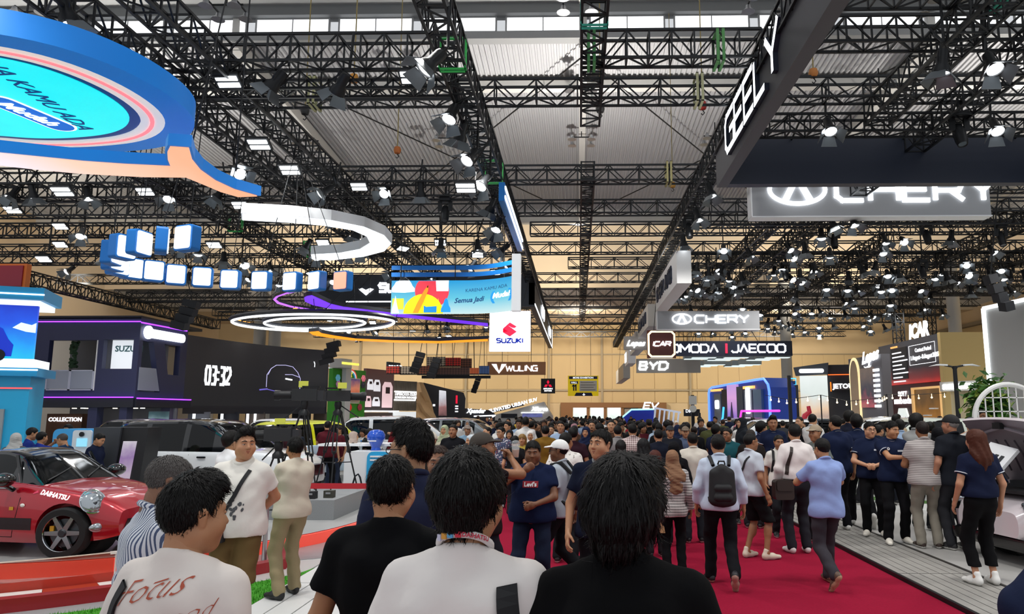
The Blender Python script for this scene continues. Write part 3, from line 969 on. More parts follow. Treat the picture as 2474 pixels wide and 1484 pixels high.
def highbay_proto():
 t = thing('roof_lamp_cluster', 'x', 'lamp')
 m = MB().lathe([(0, .22), (.08, .2), (.1, .08), (.24, -.05), (.22, -.05)], 12).mesh('reflector', STEEL, True)
 l = MB().lathe([(0, -.03), (.2, -.04)], 12).mesh('bulb', LAMPWARM)
 for a in (-1, 1):
  for b in (-1, 1):
   r = link('reflector', m, t, (a * .5, b * .45, 0))
   link('bulb', l, r)
 MB().beam((-.5, -.45, .24), (-.5, .45, .24), .05).beam((.5, -.45, .24), (.5, .45, .24), .05).beam((-.6, 0, .26), (.6, 0, .26), .05).beam((0, 0, .26), (0, 0, 1.0), .05).build('frame', BLACK, t)
 return t

HB = highbay_proto()
for i, (px, py, l) in enumerate(((1045, 218, 'left of the aisle, nearest'), (1080, 345, 'left of the aisle, second'), (1105, 475, 'left of the aisle, third'), (1403, 228, 'over the aisle, upper'), (1405, 343, 'over the aisle, lower'), (742, 352, 'over the left stand'), (546, 28, 'top left'), (1395, 10, 'at the top middle'), (1850, 8, 'behind the dark letter sign'), (2278, 15, 'top right'), (2125, 217, 'above the dark sign'), (1728, 340, 'at the far corner of the dark sign'), (1700, 475, 'by the right aisle truss'), (170, 530, 'left below the swoosh'), (680, 235, 'left on the cross truss'), (90, 45, 'above the blue oval sign'))):
 p = on_z(px, py, 16.0 if py < 400 else 14.8)
 o = HB if i == 0 else copy_tree(HB)
 o.location = p
 o['label'] = 'cluster of four warm roof lamps, ' + l
 o['group'] = 'warm roof lamp clusters'

def spotlight(p, d, e, col=(1, .97, .93), ang=120, r=.25):
 l = bpy.data.lights.new('stage_or_fill_light', 'SPOT')
 l.energy = e; l.color = col; l.spot_size = R(ang); l.spot_blend = .7; l.shadow_soft_size = r
 o = bpy.data.objects.new('stage_or_fill_light', l); COL.objects.link(o)
 o.location = p; o.rotation_euler = Vector(d).to_track_quat('-Z', 'Y').to_euler()
 return o

for X in (-7.7, -2.5, 4.0, 9.1):
 for Y in (6.5, 12, 18, 25, 33, 42):
  spotlight((X, Y, 8.4), (0, .05, -1), 600)
for X in (-20, -14, 15, 20):
 for Y in (22, 32, 44):
  spotlight((X, Y, 8.3), (0, .15, -1), 650)
for X in (-20, 0, 20):  # unseen washes added to brighten far wall, bulkhead and roof deck
 spotlight((X, 66, 9.2), (0, .9, -.25), 4600, (1, .92, .78), 140)
 spotlight((X, 52, 9.6), (0, .75, .62), 3600, (1, .9, .75), 130)
 spotlight((X * 1.1, 30, 9.9), (0, .3, 1), 4200, (1, .96, .9), 150)
spotlight((28, 40, 7), (1, .1, .3), 4200, (1, .9, .72), 150)  # this and the next: unseen washes added to brighten the side walls
spotlight((-28, 40, 9), (-1, .1, .2), 5200, (1, .9, .74), 150)
for Y in (16, 26, 36, 48):  # extra spots added at truss height to brighten the aisle-side sign faces
 spotlight((-2.2, Y, 8.5), (1, .8, -.22), 700, (1, .98, .95), 75)
 spotlight((3.7, Y, 8.5), (-1, .8, -.22), 500, (1, .98, .95), 75)

# ---------------------------------------------------------------- hanging signs
def zf(py, Y):
 return on_y(1397, py, Y).z

def xf(px, Y):
 return on_y(px, 1000, Y).x

def smooth_closed(pts, n=4):
 out = []
 N = len(pts)
 for i in range(N):
  p0, p1, p2, p3 = (Vector(pts[(i + k) % N]) for k in (-1, 0, 1, 2))
  for k in range(n):
   t = k / n
   out.append(.5 * ((2 * p1) + (p2 - p0) * t + (2 * p0 - 5 * p1 + 4 * p2 - p3) * t * t + (3 * p1 - p0 - 3 * p2 + p3) * t ** 3))
 return [(p.x, p.y) for p in out]

def hang_rods(t, pts, ztop=0, r=.018):
 wires(t, pts, r)

BLUE = mat('sign_blue', '#1272c4', .45, noise=.04, nscale=1)
BLUEL = mat('sign_blue_added_glow', '#127ad0', .45, emit='#0a78d8', strength=.3)  # faint glow added to the blue, stands in for lamp light on it
BLUED = mat('sign_blue_deep', '#0a5ab0', .45)
PEACH = screen_mat('peach_light', [(0, '#ffb088'), (.5, '#ffcdb4'), (1, '#f4efff')], 'X', .3, -3.2, .95, .15, 1)
LEDW = glow('led_white', '#f6fbff', 1.6)

ov_px = [(0, 84), (100, 100), (200, 130), (300, 170), (400, 225), (473, 290), (465, 320), (440, 340), (390, 355), (300, 365), (200, 370), (100, 368), (0, 358)]
ov = [on_z(x, y, 6.5) for x, y in ov_px]
cx, cy = -9.05, 10.15
half = [(p.x - cx, p.y - cy) for p in ov]
full = half + [(-a, -b) for a, b in half[1:-1]]
full.sort(key=lambda q: math.atan2(q[1], q[0]))
full = [(a / 1, b / 1) for a, b in full]
ang = np.array([math.atan2(b, a) for a, b in full]); rad = np.array([math.hypot(a, b) for a, b in full])
th = np.linspace(-PI, PI, 96, endpoint=False)
rr = np.interp(th, np.concatenate([ang - 2 * PI, ang, ang + 2 * PI]), np.concatenate([rad] * 3))
for _ in range(6):
 rr = (np.roll(rr, 1) + rr * 2 + np.roll(rr, -1)) / 4
OV = lambda k: [(k * r * math.cos(t), k * r * math.sin(t)) for t, r in zip(th, rr)]
os_ = thing('oval_sign', 'huge blue oval overhead sign with a glowing cyan screen underneath', 'sign', (cx, cy, 6.5))

def oval_band(k0, k1, z0, z1, m, name):
 a, b = OV(k0), OV(k1)
 n = len(a)
 vs = [(x, y, z0) for x, y in a] + [(x, y, z0) for x, y in b] + [(x, y, z1) for x, y in a] + [(x, y, z1) for x, y in b]
 fs = []
 for i in range(n):
  j = (i + 1) % n
  fs += [(i, j, n + j, n + i), (2 * n + i, 3 * n + i, 3 * n + j, 2 * n + j), (i, 2 * n + i, 2 * n + j, j), (n + i, n + j, 3 * n + j, 3 * n + i)]
 return MB().add(vs, fs).build(name, m, os_, smooth=True)

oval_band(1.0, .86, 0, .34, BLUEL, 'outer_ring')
oval_band(.86, .745, .0, .25, mat('oval_white', '#e6e2dc', .5, emit='#fff4ec', strength=.4), 'white_ring')  # white ring carries an added glow that lifts it from grey
oval_band(.81, .79, -.015, .0, glow('pink_led', '#ff6a70', 1.3), 'pink_light_line')
oval_band(.745, .69, .03, .3, BLUED, 'inner_ring')
CY = screen_mat('cyan_screen', [(0, '#0fd8e0'), (.5, '#2ceaea'), (1, '#0fdfe6')], 'X', -2, 2, 1.0, .8, 1.2)
MB().prism(OV(.692), .02, .08).build('screen', CY, os_)
MB().prism(OV(.9), .2, .24).build('back_plate', BLUED, os_)

def ceiling_text(parent, s, size, m, p0, d, z, shear=0., bold=0., flip=False):
 """writing on an underside, baseline from p0 along d, read from below"""
 v, f = text_geo(s, size, .004, shear, bold)
 e1 = Vector((d[0], d[1], 0)).normalized()
 e2 = Vector((0, 0, -1)).cross(e1)
 o = Vector((p0[0], p0[1], z)) - parent.location
 MB().add([o + e1 * a + e2 * b + Vector((0, 0, c)) for a, b, c in v], f).build('lettering', m, parent)

NAVYINK = mat('navy_ink', '#12396e', .5, emit='#0a3a78', strength=.5)
p0, p1 = on_z(-190, 55, 6.5), on_z(170, 300, 6.5)
ceiling_text(os_, 'KARENA KAMU ADA', (p1 - p0).length / 8.6, NAVYINK, p0, p1 - p0, 6.512, .25)
q0, q1 = on_z(-30, 245, 6.5), on_z(150, 318, 6.5)
dq = (q1 - q0); L = dq.length; e1 = dq.normalized(); e2 = Vector((0, 0, -1)).cross(e1)
qq = [q0 + e1 * a + e2 * b for a, b in rrect(-.1, -.06, L + .02, .36, .2)]
MB().prism([(p.x - cx, p.y - cy) for p in qq], .006, .018).build('badge', glow('badge_blue', '#1062b8', .8), os_)
qq = [q0 + e1 * a + e2 * b for a, b in rrect(-.13, -.09, L + .05, .39, .22)]
MB().prism([(p.x - cx, p.y - cy) for p in qq], .012, .019).build('badge_border', LEDW, os_)
ceiling_text(os_, 'Mudah', .34, LEDW, q0 + e1 * .05 + e2 * .03, dq, 6.502, .35, .003)
hang_rods(os_, [(cx + a, cy + b, 6.7) for a, b in ((-1.5, -1), (1.5, -1), (1.5, 1), (-1.5, 1))], 9.2)

sw_px = [(-260, 330), (0, 370), (100, 380), (200, 390), (300, 397), (406, 402), (399, 385), (398, 368), (405, 354), (462, 358), (470, 388), (490, 413), (525, 438), (570, 459), (630, 476), (575, 478), (530, 465), (480, 444), (448, 431), (350, 430), (200, 422), (100, 413), (0, 402), (-260, 362)]
so = on_z(400, 390, 5.7)
sw = thing('swoosh_sign', 'blue overhead swoosh with a glowing peach underside left of the aisle', 'sign', so)
P = [on_z(x, y, 5.7) - so for x, y in sw_px]
c0 = sum((Vector((p.x, p.y)) for p in P), Vector((0, 0))) / len(P)
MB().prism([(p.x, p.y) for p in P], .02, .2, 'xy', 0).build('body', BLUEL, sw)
def inset(poly, d):
 n = len(poly); out = []
 area = sum(poly[i][0] * poly[(i + 1) % n][1] - poly[(i + 1) % n][0] * poly[i][1] for i in range(n))
 s = 1 if area > 0 else -1
 for i in range(n):
  a, b, c = (Vector(poly[k % n]) for k in (i - 1, i, i + 1))
  n1 = Vector((-(b - a).y, (b - a).x)).normalized() * s
  n2 = Vector((-(c - b).y, (c - b).x)).normalized() * s
  m_ = (n1 + n2)
  m_ = m_ / max(.6, m_.length_squared / 2) if m_.length > 1e-6 else n1
  out.append(tuple(b + m_ * d))
 return out

MB().prism(inset([(p.x, p.y) for p in P], .035), .0, .03).build('glowing_underside', PEACH, sw)
hang_rods(sw, [so + Vector((.25, .2, .18)), so + Vector((.6, 1.0, .18))], 9.1)

cubes = [(388, 582), (455, 577), (335, 588), (295, 598), (268, 612), (272, 628), (283, 640), (318, 650), (370, 656), (425, 665), (490, 671), (558, 677), (633, 680), (708, 682), (768, 680), (830, 680)]
words_ = ['blue-backed nearest', 'nearest at right', 'second from the near left', 'third from the near left', 'leftmost', 'left of the fan, upper', 'left of the fan, middle', 'left of the fan, lower', 'first of the front row', 'second of the front row', 'third of the front row', 'fourth of the front row', 'fifth of the front row', 'sixth of the front row', 'seventh of the front row', 'peach-faced last of the front row']
cw = [on_z(x, y, 5.3) for x, y in cubes]
cphi = [90, -50, 50, 38, 62, 52, 44, 24, 8, 0, -8, -18, -30, -42, -52, -42]
cube_b = MB()
rp = rrect(-.235, -.255, .235, .255, .06)
cube_b.prism(rp, -.12, .09, 'xz')
cube_me = cube_b.mesh('body', BLUE)
face_me = MB().prism(rrect(-.2, -.22, .2, .22, .045), -.15, -.125, 'xz').mesh('lit_face', glow('cube_white', '#e6f0f6', .85))
face_me2 = MB().prism(rrect(-.2, -.22, .2, .22, .045), -.15, -.125, 'xz').mesh('lit_face', glow('cube_peach', '#ff9a80', .9))
for p, wd, ph in zip(cw, words_, cphi):
 d = Vector((-p.x, -p.y, 0))
 t = thing('cube_light', 'rounded blue cube light with a %s face, %s' % ('peach' if 'peach' in wd else 'white', wd), 'light', p, math.atan2(d.y, d.x) + PI / 2 + R(ph), 'rounded cube lights in an oval')
 link('body', cube_me, t)
 link('lit_face', face_me2 if 'peach' in wd else face_me, t)
 wires(t, [p + Vector((0, 0, .22))], .015)

ar_px = [(582, 517), (700, 523), (800, 533), (880, 549), (930, 570), (947, 590), (930, 608), (880, 621), (800, 630), (752, 627), (750, 616), (820, 612), (868, 603), (892, 588), (884, 572), (850, 557), (780, 546), (700, 539), (583, 533)]
ao = on_z(900, 580, 7.0)
aw = thing('arc_light', 'white glowing C-shaped arc hanging over the left stand', 'light', ao)
P = [on_z(x, y, 7.0) - ao for x, y in ar_px]
MB().prism([(p.x, p.y) for p in P], .02, .3).build('body', mat('arc_white', '#dfe3e6', .5), aw)
MB().prism(inset([(p.x, p.y) for p in P], .03), 0, .03).build('glowing_underside', glow('arc_glow', '#f3f9ff', 1.5), aw)
hang_rods(aw, [on_z(x, y, 7.2) for x, y in ((620, 525), (800, 538), (925, 590), (800, 620))], 8.9)

def box_sign(name, label, x0, x1, Y, z0, z1, m, depth=.3, ztop=8.9, rods=2):
 t = thing(name, label, 'sign', ((x0 + x1) / 2, Y, z0))
 w = x1 - x0
 MB().b2((-w / 2, 0, 0), (w / 2, depth, z1 - z0)).build('board', m, t)
 wires(t, [(x0 + w * (k + .5) / rods, Y + depth / 2, z1 - .02) for k in range(rods)], .03)
 return t, w, z1 - z0

BAN = screen_mat('banner_sky', [(0, '#cfeef0'), (.45, '#62cde8'), (1, '#0fa0e0')], 'Z', 0, 1.2, .85)
bt = thing('banner', 'long sky-blue banner with cartoon skyline and handwriting above the left carpet edge', 'banner', (-4.5, 26, 5.48))
def bcurve(u):    
 return (-2.28 + 4.53 * u, -.9 * max(0, (u - .6) / .4) ** 2)

n = 24
vs, fs = [], []
for i in range(n + 1):
 x, y = bcurve(i / n)
 vs += [(x, y, 0), (x, y, 1.22), (x, y + .1, 0), (x, y + .1, 1.22)]
for i in range(n):
 o = 4 * i
 fs += [(o, o + 4, o + 5, o + 1), (o + 2, o + 3, o + 7, o + 6), (o + 1, o + 5, o + 7, o + 3), (o, o + 2, o + 6, o + 4)]
MB().add(vs, fs + [(0, 1, 3, 2), (4 * n, 4 * n + 2, 4 * n + 3, 4 * n + 1)]).build('board', BAN, bt, smooth=True)
MB().b2((2.2, -1.15, -.05), (2.5, -.75, 1.95)).build('white_end', mat('white_end', '#eef0f2', .5, emit='#f4f6f8', strength=.35), bt)  # glow added to whiten an end that gets little light
def flat(poly, m, y, name='print'):
 MB().prism(poly, y, y + .012, 'xz').build(name, m, bt)

def circ(cx, cz, r, z0=-9, z1=9, n=28):
 return [(cx + r * math.cos(2 * PI * k / n), min(z1, max(z0, cz + r * math.sin(2 * PI * k / n)))) for k in range(n)]

K = 1.22 / 500.
bx = lambda px: (px - 105) * 4.1 / 1850 - 2.28
bz = lambda py: (860 - py) * K
flat([(bx(a), bz(b)) for a, b in ((120, 540), (110, 480), (150, 430), (180, 380), (240, 362), (400, 362), (430, 400), (450, 440), (490, 480), (490, 530), (330, 545))], glow('pr_cloud', '#e4ecf2', .75), -.02)
flat(circ(bx(775), bz(520), .62, .05, 1.2), glow('pr_red', '#d83848', .75), -.02)
flat(circ(bx(640), bz(860), .72, .0, 1.2), glow('pr_yellow', '#f2da14', .8), -.03)
flat([(bx(a), bz(b)) for a, b in ((835, 362), (1050, 362), (1045, 525), (850, 525))], glow('pr_grey', '#d8dce2', .75), -.04)
MB().tube([(bx(880), -.05, bz(405)), (bx(905), -.05, bz(432)), (bx(945), -.05, bz(447)), (bx(985), -.05, bz(430)), (bx(1005), -.05, bz(405))], .016, 6).build('print', LEDW, bt)
flat([(bx(a), bz(b)) for a, b in ((130, 632), (315, 632), (315, 795), (130, 795))], glow('pr_lime', '#c8da30', .7), -.02)
flat([(bx(a), bz(b)) for a, b in ((125, 850), (130, 790), (150, 720), (165, 660), (178, 590), (192, 660), (205, 720), (225, 790), (245, 850))], glow('pr_pagoda', '#eef6f8', .8), -.03)
flat([(bx(a), bz(b)) for a, b in ((470, 850), (540, 700), (650, 510), (700, 450), (720, 440), (712, 520), (640, 690), (560, 850))], glow('pr_pencil', '#f08a1c', .8), -.05)
flat([(bx(a), bz(b)) for a, b in ((690, 470), (705, 440), (718, 440), (715, 475))], mat('pr_lead', '#5a2a12', .6), -.06)
flat([(bx(a), bz(b)) for a, b in ((650, 845), (650, 740), (690, 760), (760, 755), (860, 750), (860, 845))], glow('pr_house', '#1580c8', .7), -.05)
flat([(bx(a), bz(b)) for a, b in ((865, 845), (875, 700), (885, 630), (895, 700), (905, 845))], glow('pr_tower', '#f2da14', .8), -.06)
flat([(bx(a), bz(b)) for a, b in ((930, 840), (935, 780), (965, 740), (985, 660), (1013, 625), (1040, 660), (1060, 740), (1085, 780), (1090, 840))], glow('pr_temple', '#1a88d0', .75), -.05)
def curved_text(s, size, m, x0, z0, shear=0., bold=0., tilt=0.):
 v, f = text_geo(s, size, 0, shear, bold)
 out = []
 for a, b, c in v:
  x, z = x0 + a, z0 + b + tilt * a
  out.append((x, bcurve(min(1, (x + 2.28) / 4.53))[1] - .035, z))
 MB().add(out, f).build('lettering', m, bt)

mat('pr_ink', '#0e3d78', .5, emit='#0c3468', strength=.3)
curved_text('KARENA KAMU ADA', .17, MATS['pr_ink'], .42, .78, 0, 0, .05)
curved_text('Semua Jadi', .25, MATS['pr_ink'], .02, .38, .3, .006, .06)
curved_text('(     )', .42, glow('badge2', '#1c86c8', .8), 1.36, .44, 0, .03, .06)
curved_text('Mudah', .27, LEDW, 1.42, .5, .3, .008, .06)
for zz in (1.42, 1.68):
 vs, fs = [], []
 for i in range(n + 1):
  x, y = bcurve(i / n)
  vs += [(x - .1, y + .3, zz), (x - .1, y + .3, zz + .16), (x - .1, y + .36, zz), (x - .1, y + .36, zz + .16)]
 for i in range(n):
  o = 4 * i
  fs += [(o, o + 4, o + 5, o + 1), (o + 2, o + 3, o + 7, o + 6), (o + 1, o + 5, o + 7, o + 3), (o, o + 2, o + 6, o + 4)]
 MB().add(vs, fs).build('blue_rail', BLUE, bt, smooth=True)
for xx in (-2, 0, 1.8):
 MB().beam((xx, .2, 1.2), (xx, .2, 3.5), .03).build('suspension_rod', BLACK, bt)
rb = thing('blue_ribbon', 'blue ribbon beam with white edge along the left aisle truss', 'sign', (-2.15, 23.5, 7.95))
MB().b2((-.12, -3.3, 0), (.05, 3.3, .55)).build('body', BLUE, rb)
MB().b2((.05, -3.3, .08), (.09, 3.3, .16)).build('light_line', LEDW, rb)
MB().b2((.05, -3.3, .36), (.09, 3.3, .44)).build('light_line', LEDW, rb)
MB().beam((-.05, -2, .5), (-.05, -2, .95), .03).beam((-.05, 2, .5), (-.05, 2, .95), .03).build('bracket', BLACK, rb)

DARKS = mat('dark_sign', '#1d222b', .5)
sf = thing('frame_sign', 'dark overhead frame with white glowing logo behind the cube lights', 'sign', (-8.3, 38, 7.5))
MB().b2((-5.9, 0, 0), (6.0, .3, 1.75)).build('front_board', DARKS, sf)
MB().b2((5.7, 0, .1), (6.0, 26, 1.75)).build('side_board', DARKS, sf)
MB().b2((-4.0, -.03, .25), (1.5, 0, .32)).build('light_line', LEDW, sf)
MB().b2((6.0, .2, .12), (6.04, 25, .2)).build('light_line', LEDW, sf)
MB().b2((6.0, 25.8, .12), (6.04, 26, 1.75)).build('light_line', LEDW, sf)
letters(sf, 'SUZUKI', .42, SIGNW, (-2.25, -.08, .82), 0, .95, .34, .08, .18)
MB().prism([(-3.35, .95), (-2.95, .62), (-2.55, .95), (-2.75, 1.0), (-2.95, .9), (-3.15, 1.0)], -.08, 0, 'xz').build('emblem', SIGNW, sf)
for k, yy in enumerate((4.0, 15.0)):
 letters(sf, 'SUZUKI', .5, SIGNW, (6.06, yy + 5.4, .55), -PI / 2, .95, .3, .06, .2)
 MB().prism([(yy + 6.4, 1.3), (yy + 5.9, .95), (yy + 6.4, .5), (yy + 6.9, .95)], 6.0, 6.06, 'yz').build('emblem', SIGNW, sf)
for xx in (-4, 0, 4):
 MB().beam((xx, .15, 1.7), (xx, .15, 2.0), .05).build('suspension_rod', BLACK, sf)
def flat_hang(name, label, px, z, mu, ms, th=.18, ztop=9., off=0.):
 P = [on_z(x, y, z) for x, y in px]
 o = sum(P, Vector()) / len(P)
 t = thing(name, label, 'sign', o)
 poly = [((p - o).x, (p - o).y) for p in P]
 MB().prism(poly, .02, th).build('body', ms, t)
 MB().prism(inset(poly, .03), 0, .03).build('glowing_underside', mu, t)
 wires(t, [Vector((P[k].x * .95 + o.x * .05, P[k].y * .95 + o.y * .05, z + th * .5)) for k in (0, len(P) // 3, 2 * len(P) // 3)])
 return t

PURP = glow('purple_light', '#6a2be0', 1.0)
flat_hang('purple_swoosh', 'glowing purple swoosh under the dark frame sign', [(733, 720), (740, 716), (754, 714), (772, 722), (800, 735), (830, 742), (880, 748), (950, 757), (1050, 768), (1180, 782), (1180, 789), (1050, 775), (950, 765), (880, 757), (800, 747), (755, 738), (735, 729)], 6.6, PURP, DARKS)
flat_hang('purple_hook', 'thin violet hook-shaped light line left of the purple swoosh', [(728, 701), (690, 708), (665, 717), (658, 724), (668, 734), (700, 743), (760, 751), (760, 749), (705, 740), (676, 731), (668, 724), (674, 718), (694, 711), (728, 704)], 6.8, glow('violet_light', '#b060f0', 1.2), DARKS, .12)
flat_hang('orange_swoosh', 'glowing orange swoosh below the white light rings', [(745, 803), (770, 801), (778, 806), (810, 812), (860, 819), (950, 823), (1060, 825), (1180, 820), (1180, 825), (1060, 830), (950, 828), (850, 823), (790, 816), (755, 810)], 5.6, glow('orange_light', '#ff9a1c', 1.0), DARKS)

def light_ring(label, pxs, z, r):
 """closed light tube through image points on the height z"""
 P = [on_z(x, y, z) for x, y in pxs]
 o = sum(P, Vector()) / len(P)
 pts = smooth_closed([((p - o).x, (p - o).y) for p in P], 5)
 t = thing('light_ring', label, 'light', o, 0, 'white light rings')
 MB().tube([(a, b, 0) for a, b in pts], r, 6, closed=True).build('light_tube', LEDW, t, smooth=True)
 pts2 = [(a * 1.02, b * 1.02, .12) for a, b in pts]
 MB().tube(pts2, r * 1.5, 4, closed=True).build('carrier', DARKS, t)
 wires(t, [o + Vector(pts2[k]) for k in (0, len(pts) // 4, len(pts) // 2, 3 * len(pts) // 4)])

light_ring('large thin white light ring beside the dark curved screen', [(560, 776), (600, 766), (680, 760), (760, 759), (850, 762), (920, 769), (952, 778), (930, 790), (860, 798), (760, 800), (660, 796), (585, 787)], 6.0, .06)
light_ring('smaller thin white light ring inside the large one', [(638, 780), (670, 772), (740, 768), (820, 769), (868, 775), (882, 782), (850, 790), (780, 794), (700, 793), (655, 788)], 6.0, .05)
for i, (px, py) in enumerate(((578, 776), (590, 779), (600, 781), (613, 785), (713, 747), (725, 751), (738, 754), (762, 764))):
 p = on_z(px, py, 6.35)
 o = tag(MB().box((0, 0, 0), (.14, .35, .06), rz=R(30)).build('amber_light', glow('amber_light', '#ffb050', 1.2), loc=p), 'small amber light bar beside the white light rings', 'light', 'amber light bars')
 wires(o, [p])

t, w, h = box_sign('square_sign', 'white square hanging sign with red emblem and blue lettering', -4.29, -2.31, 35, 4.88, 6.84, glow('white_panel', '#eceaf8', .9), .25)
RED = glow('red_sign', '#e0123a', .75)
emb = [(-.33, .98 + .1), (0, 1.42), (.33, 1.22), (.33, 1.16), (.22, 1.13), (.12, 1.14), (-.1, 1.27), (.34, .98 - .02), (0, .68 + .06), (-.33, .9), (-.33, .95), (-.2, .985), (-.1, .97), (.1, .86)]
ex = [(-.33, 1.1), (.0, 1.4), (.33, 1.2), (.22, 1.13), (.1, 1.15), (-.1, 1.26), (.33, .95), (0, .72), (-.33, .92), (-.22, .98), (-.1, .97), (.1, .85)]
MB().prism(ex, -.03, 0, 'xz').build('emblem', RED, t)
letters(t, 'SUZUKI', .2, glow('navy_letter', '#0a2a9a', .5), (0, -.02, .42), 0, 1.0, .28, .02, .28, align='C')

t, w, h = box_sign('brown_sign', 'brown hanging sign with white winged W and lettering', -6.35, -2.28, 51, 4.6, 5.5, mat('brown_board', '#9a6a46', .6), .3)
letters(t, 'WULING', .36, SIGNSOFT, (-.75, -.05, .27), 0, .95, .22, .05, .2, slant=.05)
MB().prism([(-1.75, .75), (-1.4, .75), (-1.3, .42), (-1.22, .25), (-1.14, .42), (-1.05, .75), (-.7, .75), (-1.0, .35), (-1.22, .08), (-1.45, .35)], -.05, 0, 'xz').build('emblem', SIGNSOFT, t)
t, w, h = box_sign('black_sign', 'small black hanging sign with three red diamonds', -3.05, -1.89, 60, 3.55, 4.76, mat('black_board', '#101114', .5), .2, 9.35)
for a in (90, 210, 330):
 c = Vector((.0, .72)); d1 = Vector((math.cos(R(a)), math.sin(R(a)))); d2 = Vector((-d1.y, d1.x))
 MB().prism([tuple(c + d1 * .02), tuple(c + d1 * .2 + d2 * .11), tuple(c + d1 * .38), tuple(c + d1 * .2 - d2 * .11)], -.04, 0, 'xz').build('diamond', RED, t)
text(t, 'MITSUBISHI', .15, SIGNW, (0, -.02, .33), align='CENTER', bold=.004)
text(t, 'MOTORS', .15, SIGNW, (0, -.02, .16), align='CENTER', bold=.004)
YEL = mat('yellow_board', '#f0d010', .5, emit='#f0d010', strength=.25)
NAVY = mat('navy_board', '#1e1c48', .5)
t, w, h = box_sign('direction_sign', 'yellow direction sign with a big 11 hanging over the aisle', -.84, 1.66, 60, 3.34, 4.99, YEL, .12, 9.4)
MB().b2((-1.16, -.02, 1.38), (1.16, 0, 1.6)).build('header', NAVY, t)
text(t, 'MORE EXHIBITION', .2, SIGNSOFT, (0, -.03, 1.42), align='CENTER', bold=.003)
MB().b2((-1.06, -.02, .98), (-.42, 0, 1.2)).build('tab', NAVY, t)
text(t, 'HALL', .2, SIGNSOFT, (-.74, -.03, 1.02), align='CENTER', bold=.003)
letters(t, '11', .46, NAVY, (-.9, -.03, .42), 0, .9, .22, .02, .12)
MB().b2((-.3, -.02, .38), (1.12, 0, 1.24)).build('list_panel', mat('list_panel', '#e6e2d4', .6), t)
for k in range(4):
 MB().b2((-.22, -.03, .48 + .2 * k), (1.0 - .15 * (k % 2), -.02, .52 + .2 * k)).build('text_line', mat('ink_line', '#6a6658', .7), t)
MB().prism([(-.72, 0), (-.58, .27), (.68, .27), (.78, 0)], -.02, 0, 'xz').build('footer', NAVY, t)
MB().prism([(.02, .22), (.08, .22), (.08, .1), (.16, .15), (.16, .1), (.05, .02), (-.06, .1), (-.06, .15), (.02, .1)], -.03, -.02, 'xz').build('arrow', SIGNSOFT, t)

t = thing('letter_sign', 'huge dark hanging frame sign with glowing white letters along the aisle', 'sign', (3.8, 9, 8.02))
GS = mat('letter_sign_grey', '#4a4a4e', .5, noise=.06, nscale=2)
GN = mat('letter_sign_navy', '#1c2436', .45)
MB().b2((0, -1.2, 0), (.28, 10.3, 1.3)).build('aisle_board', GS, t)
MB().b2((.28, 10.0, .0), (9.6, 10.3, 1.28)).build('back_board', GN, t)
MB().b2((9.3, -1.2, 0), (9.6, 10.0, 1.2)).build('outer_board', GN, t)
letters(t, 'GEELY', .88, SIGNW, (-.1, 8.5, .3), -PI / 2, 1.05, .17, .1, .16, mside=GN)
for yy in (1, 4.5, 8):
 MB().beam((.14, yy, 1.2), (.3, yy, 1.25), .06).build('bracket', BLACK, t)
for xx in (2, 5, 8):
 MB().beam((xx, 10.15, 1.2), (xx, 9.0, 1.5), .04).build('bracket', BLACK, t)
GREYS = mat('grey_board', '#a7a9ad', .5)
def chery(label, x0, x1, Y, z0, z1, k, lx, ly):
 t, w, h = box_sign('panel_sign', label, x0, x1, Y, z0, z1, GREYS, .5, 9.0)
 MB().b2((-w / 2 - .03, -.02, -.04), (w / 2 + .03, .5, 0)).build('bottom_edge', WHITE, t)
 MB().b2((-w / 2 - .04, -.02, 0), (-w / 2, .5, h)).build('side_edge', WHITE, t)
 letters(t, 'CHERY', k, SIGNW, (lx, -.06, ly), 0, 1.25, .2, .06, .26)
 ring_ = MB()
 ring_.tube([(lx - 1.75 * k + 1.25 * k * math.cos(a), -.04, ly + .52 * k + .66 * k * math.sin(a)) for a in np.linspace(0, 2 * PI, 36, endpoint=False)], .1 * k, 6, closed=True)
 ring_.build('emblem_oval', SIGNW, t)
 MB().prism([(lx - 2.45 * k, ly + .05 * k), (lx - 1.95 * k, ly + 1.0 * k), (lx - 1.55 * k, ly + 1.0 * k), (lx - 1.05 * k, ly + .05 * k), (lx - 1.35 * k, ly + .02 * k), (lx - 1.75 * k, ly + .8 * k), (lx - 2.15 * k, ly + .02 * k)], -.07, -.01, 'xz').build('emblem_peak', SIGNW, t)

chery('large grey panel sign with white oval emblem partly behind the dark sign', 5.66, 13.31, 23, 8.23, 9.6, .72, -1.1, .5)
chery('small grey panel sign with white oval emblem and lettering, further back', 3.84, 8.75, 35, 5.94, 6.82, .36, -.65, .3)
def aisle_box(label, y0, y1, z0, z1, m, txt, lm, size, d=.55):
 t = thing('aisle_sign', label, 'sign', (3.72, y0, z0))
 MB().b2((0, 0, 0), (d, y1 - y0, z1 - z0)).build('board', m, t)
 if txt:
  letters(t, txt, size, lm, (-.05, (y1 - y0) * .9, (z1 - z0) * .5 - size / 2), -PI / 2, .8, .22, .05, .25)
 wires(t, [(3.92, y0 + .5, z1 - .02), (3.92, y1 - .5, z1 - .02)], .03)

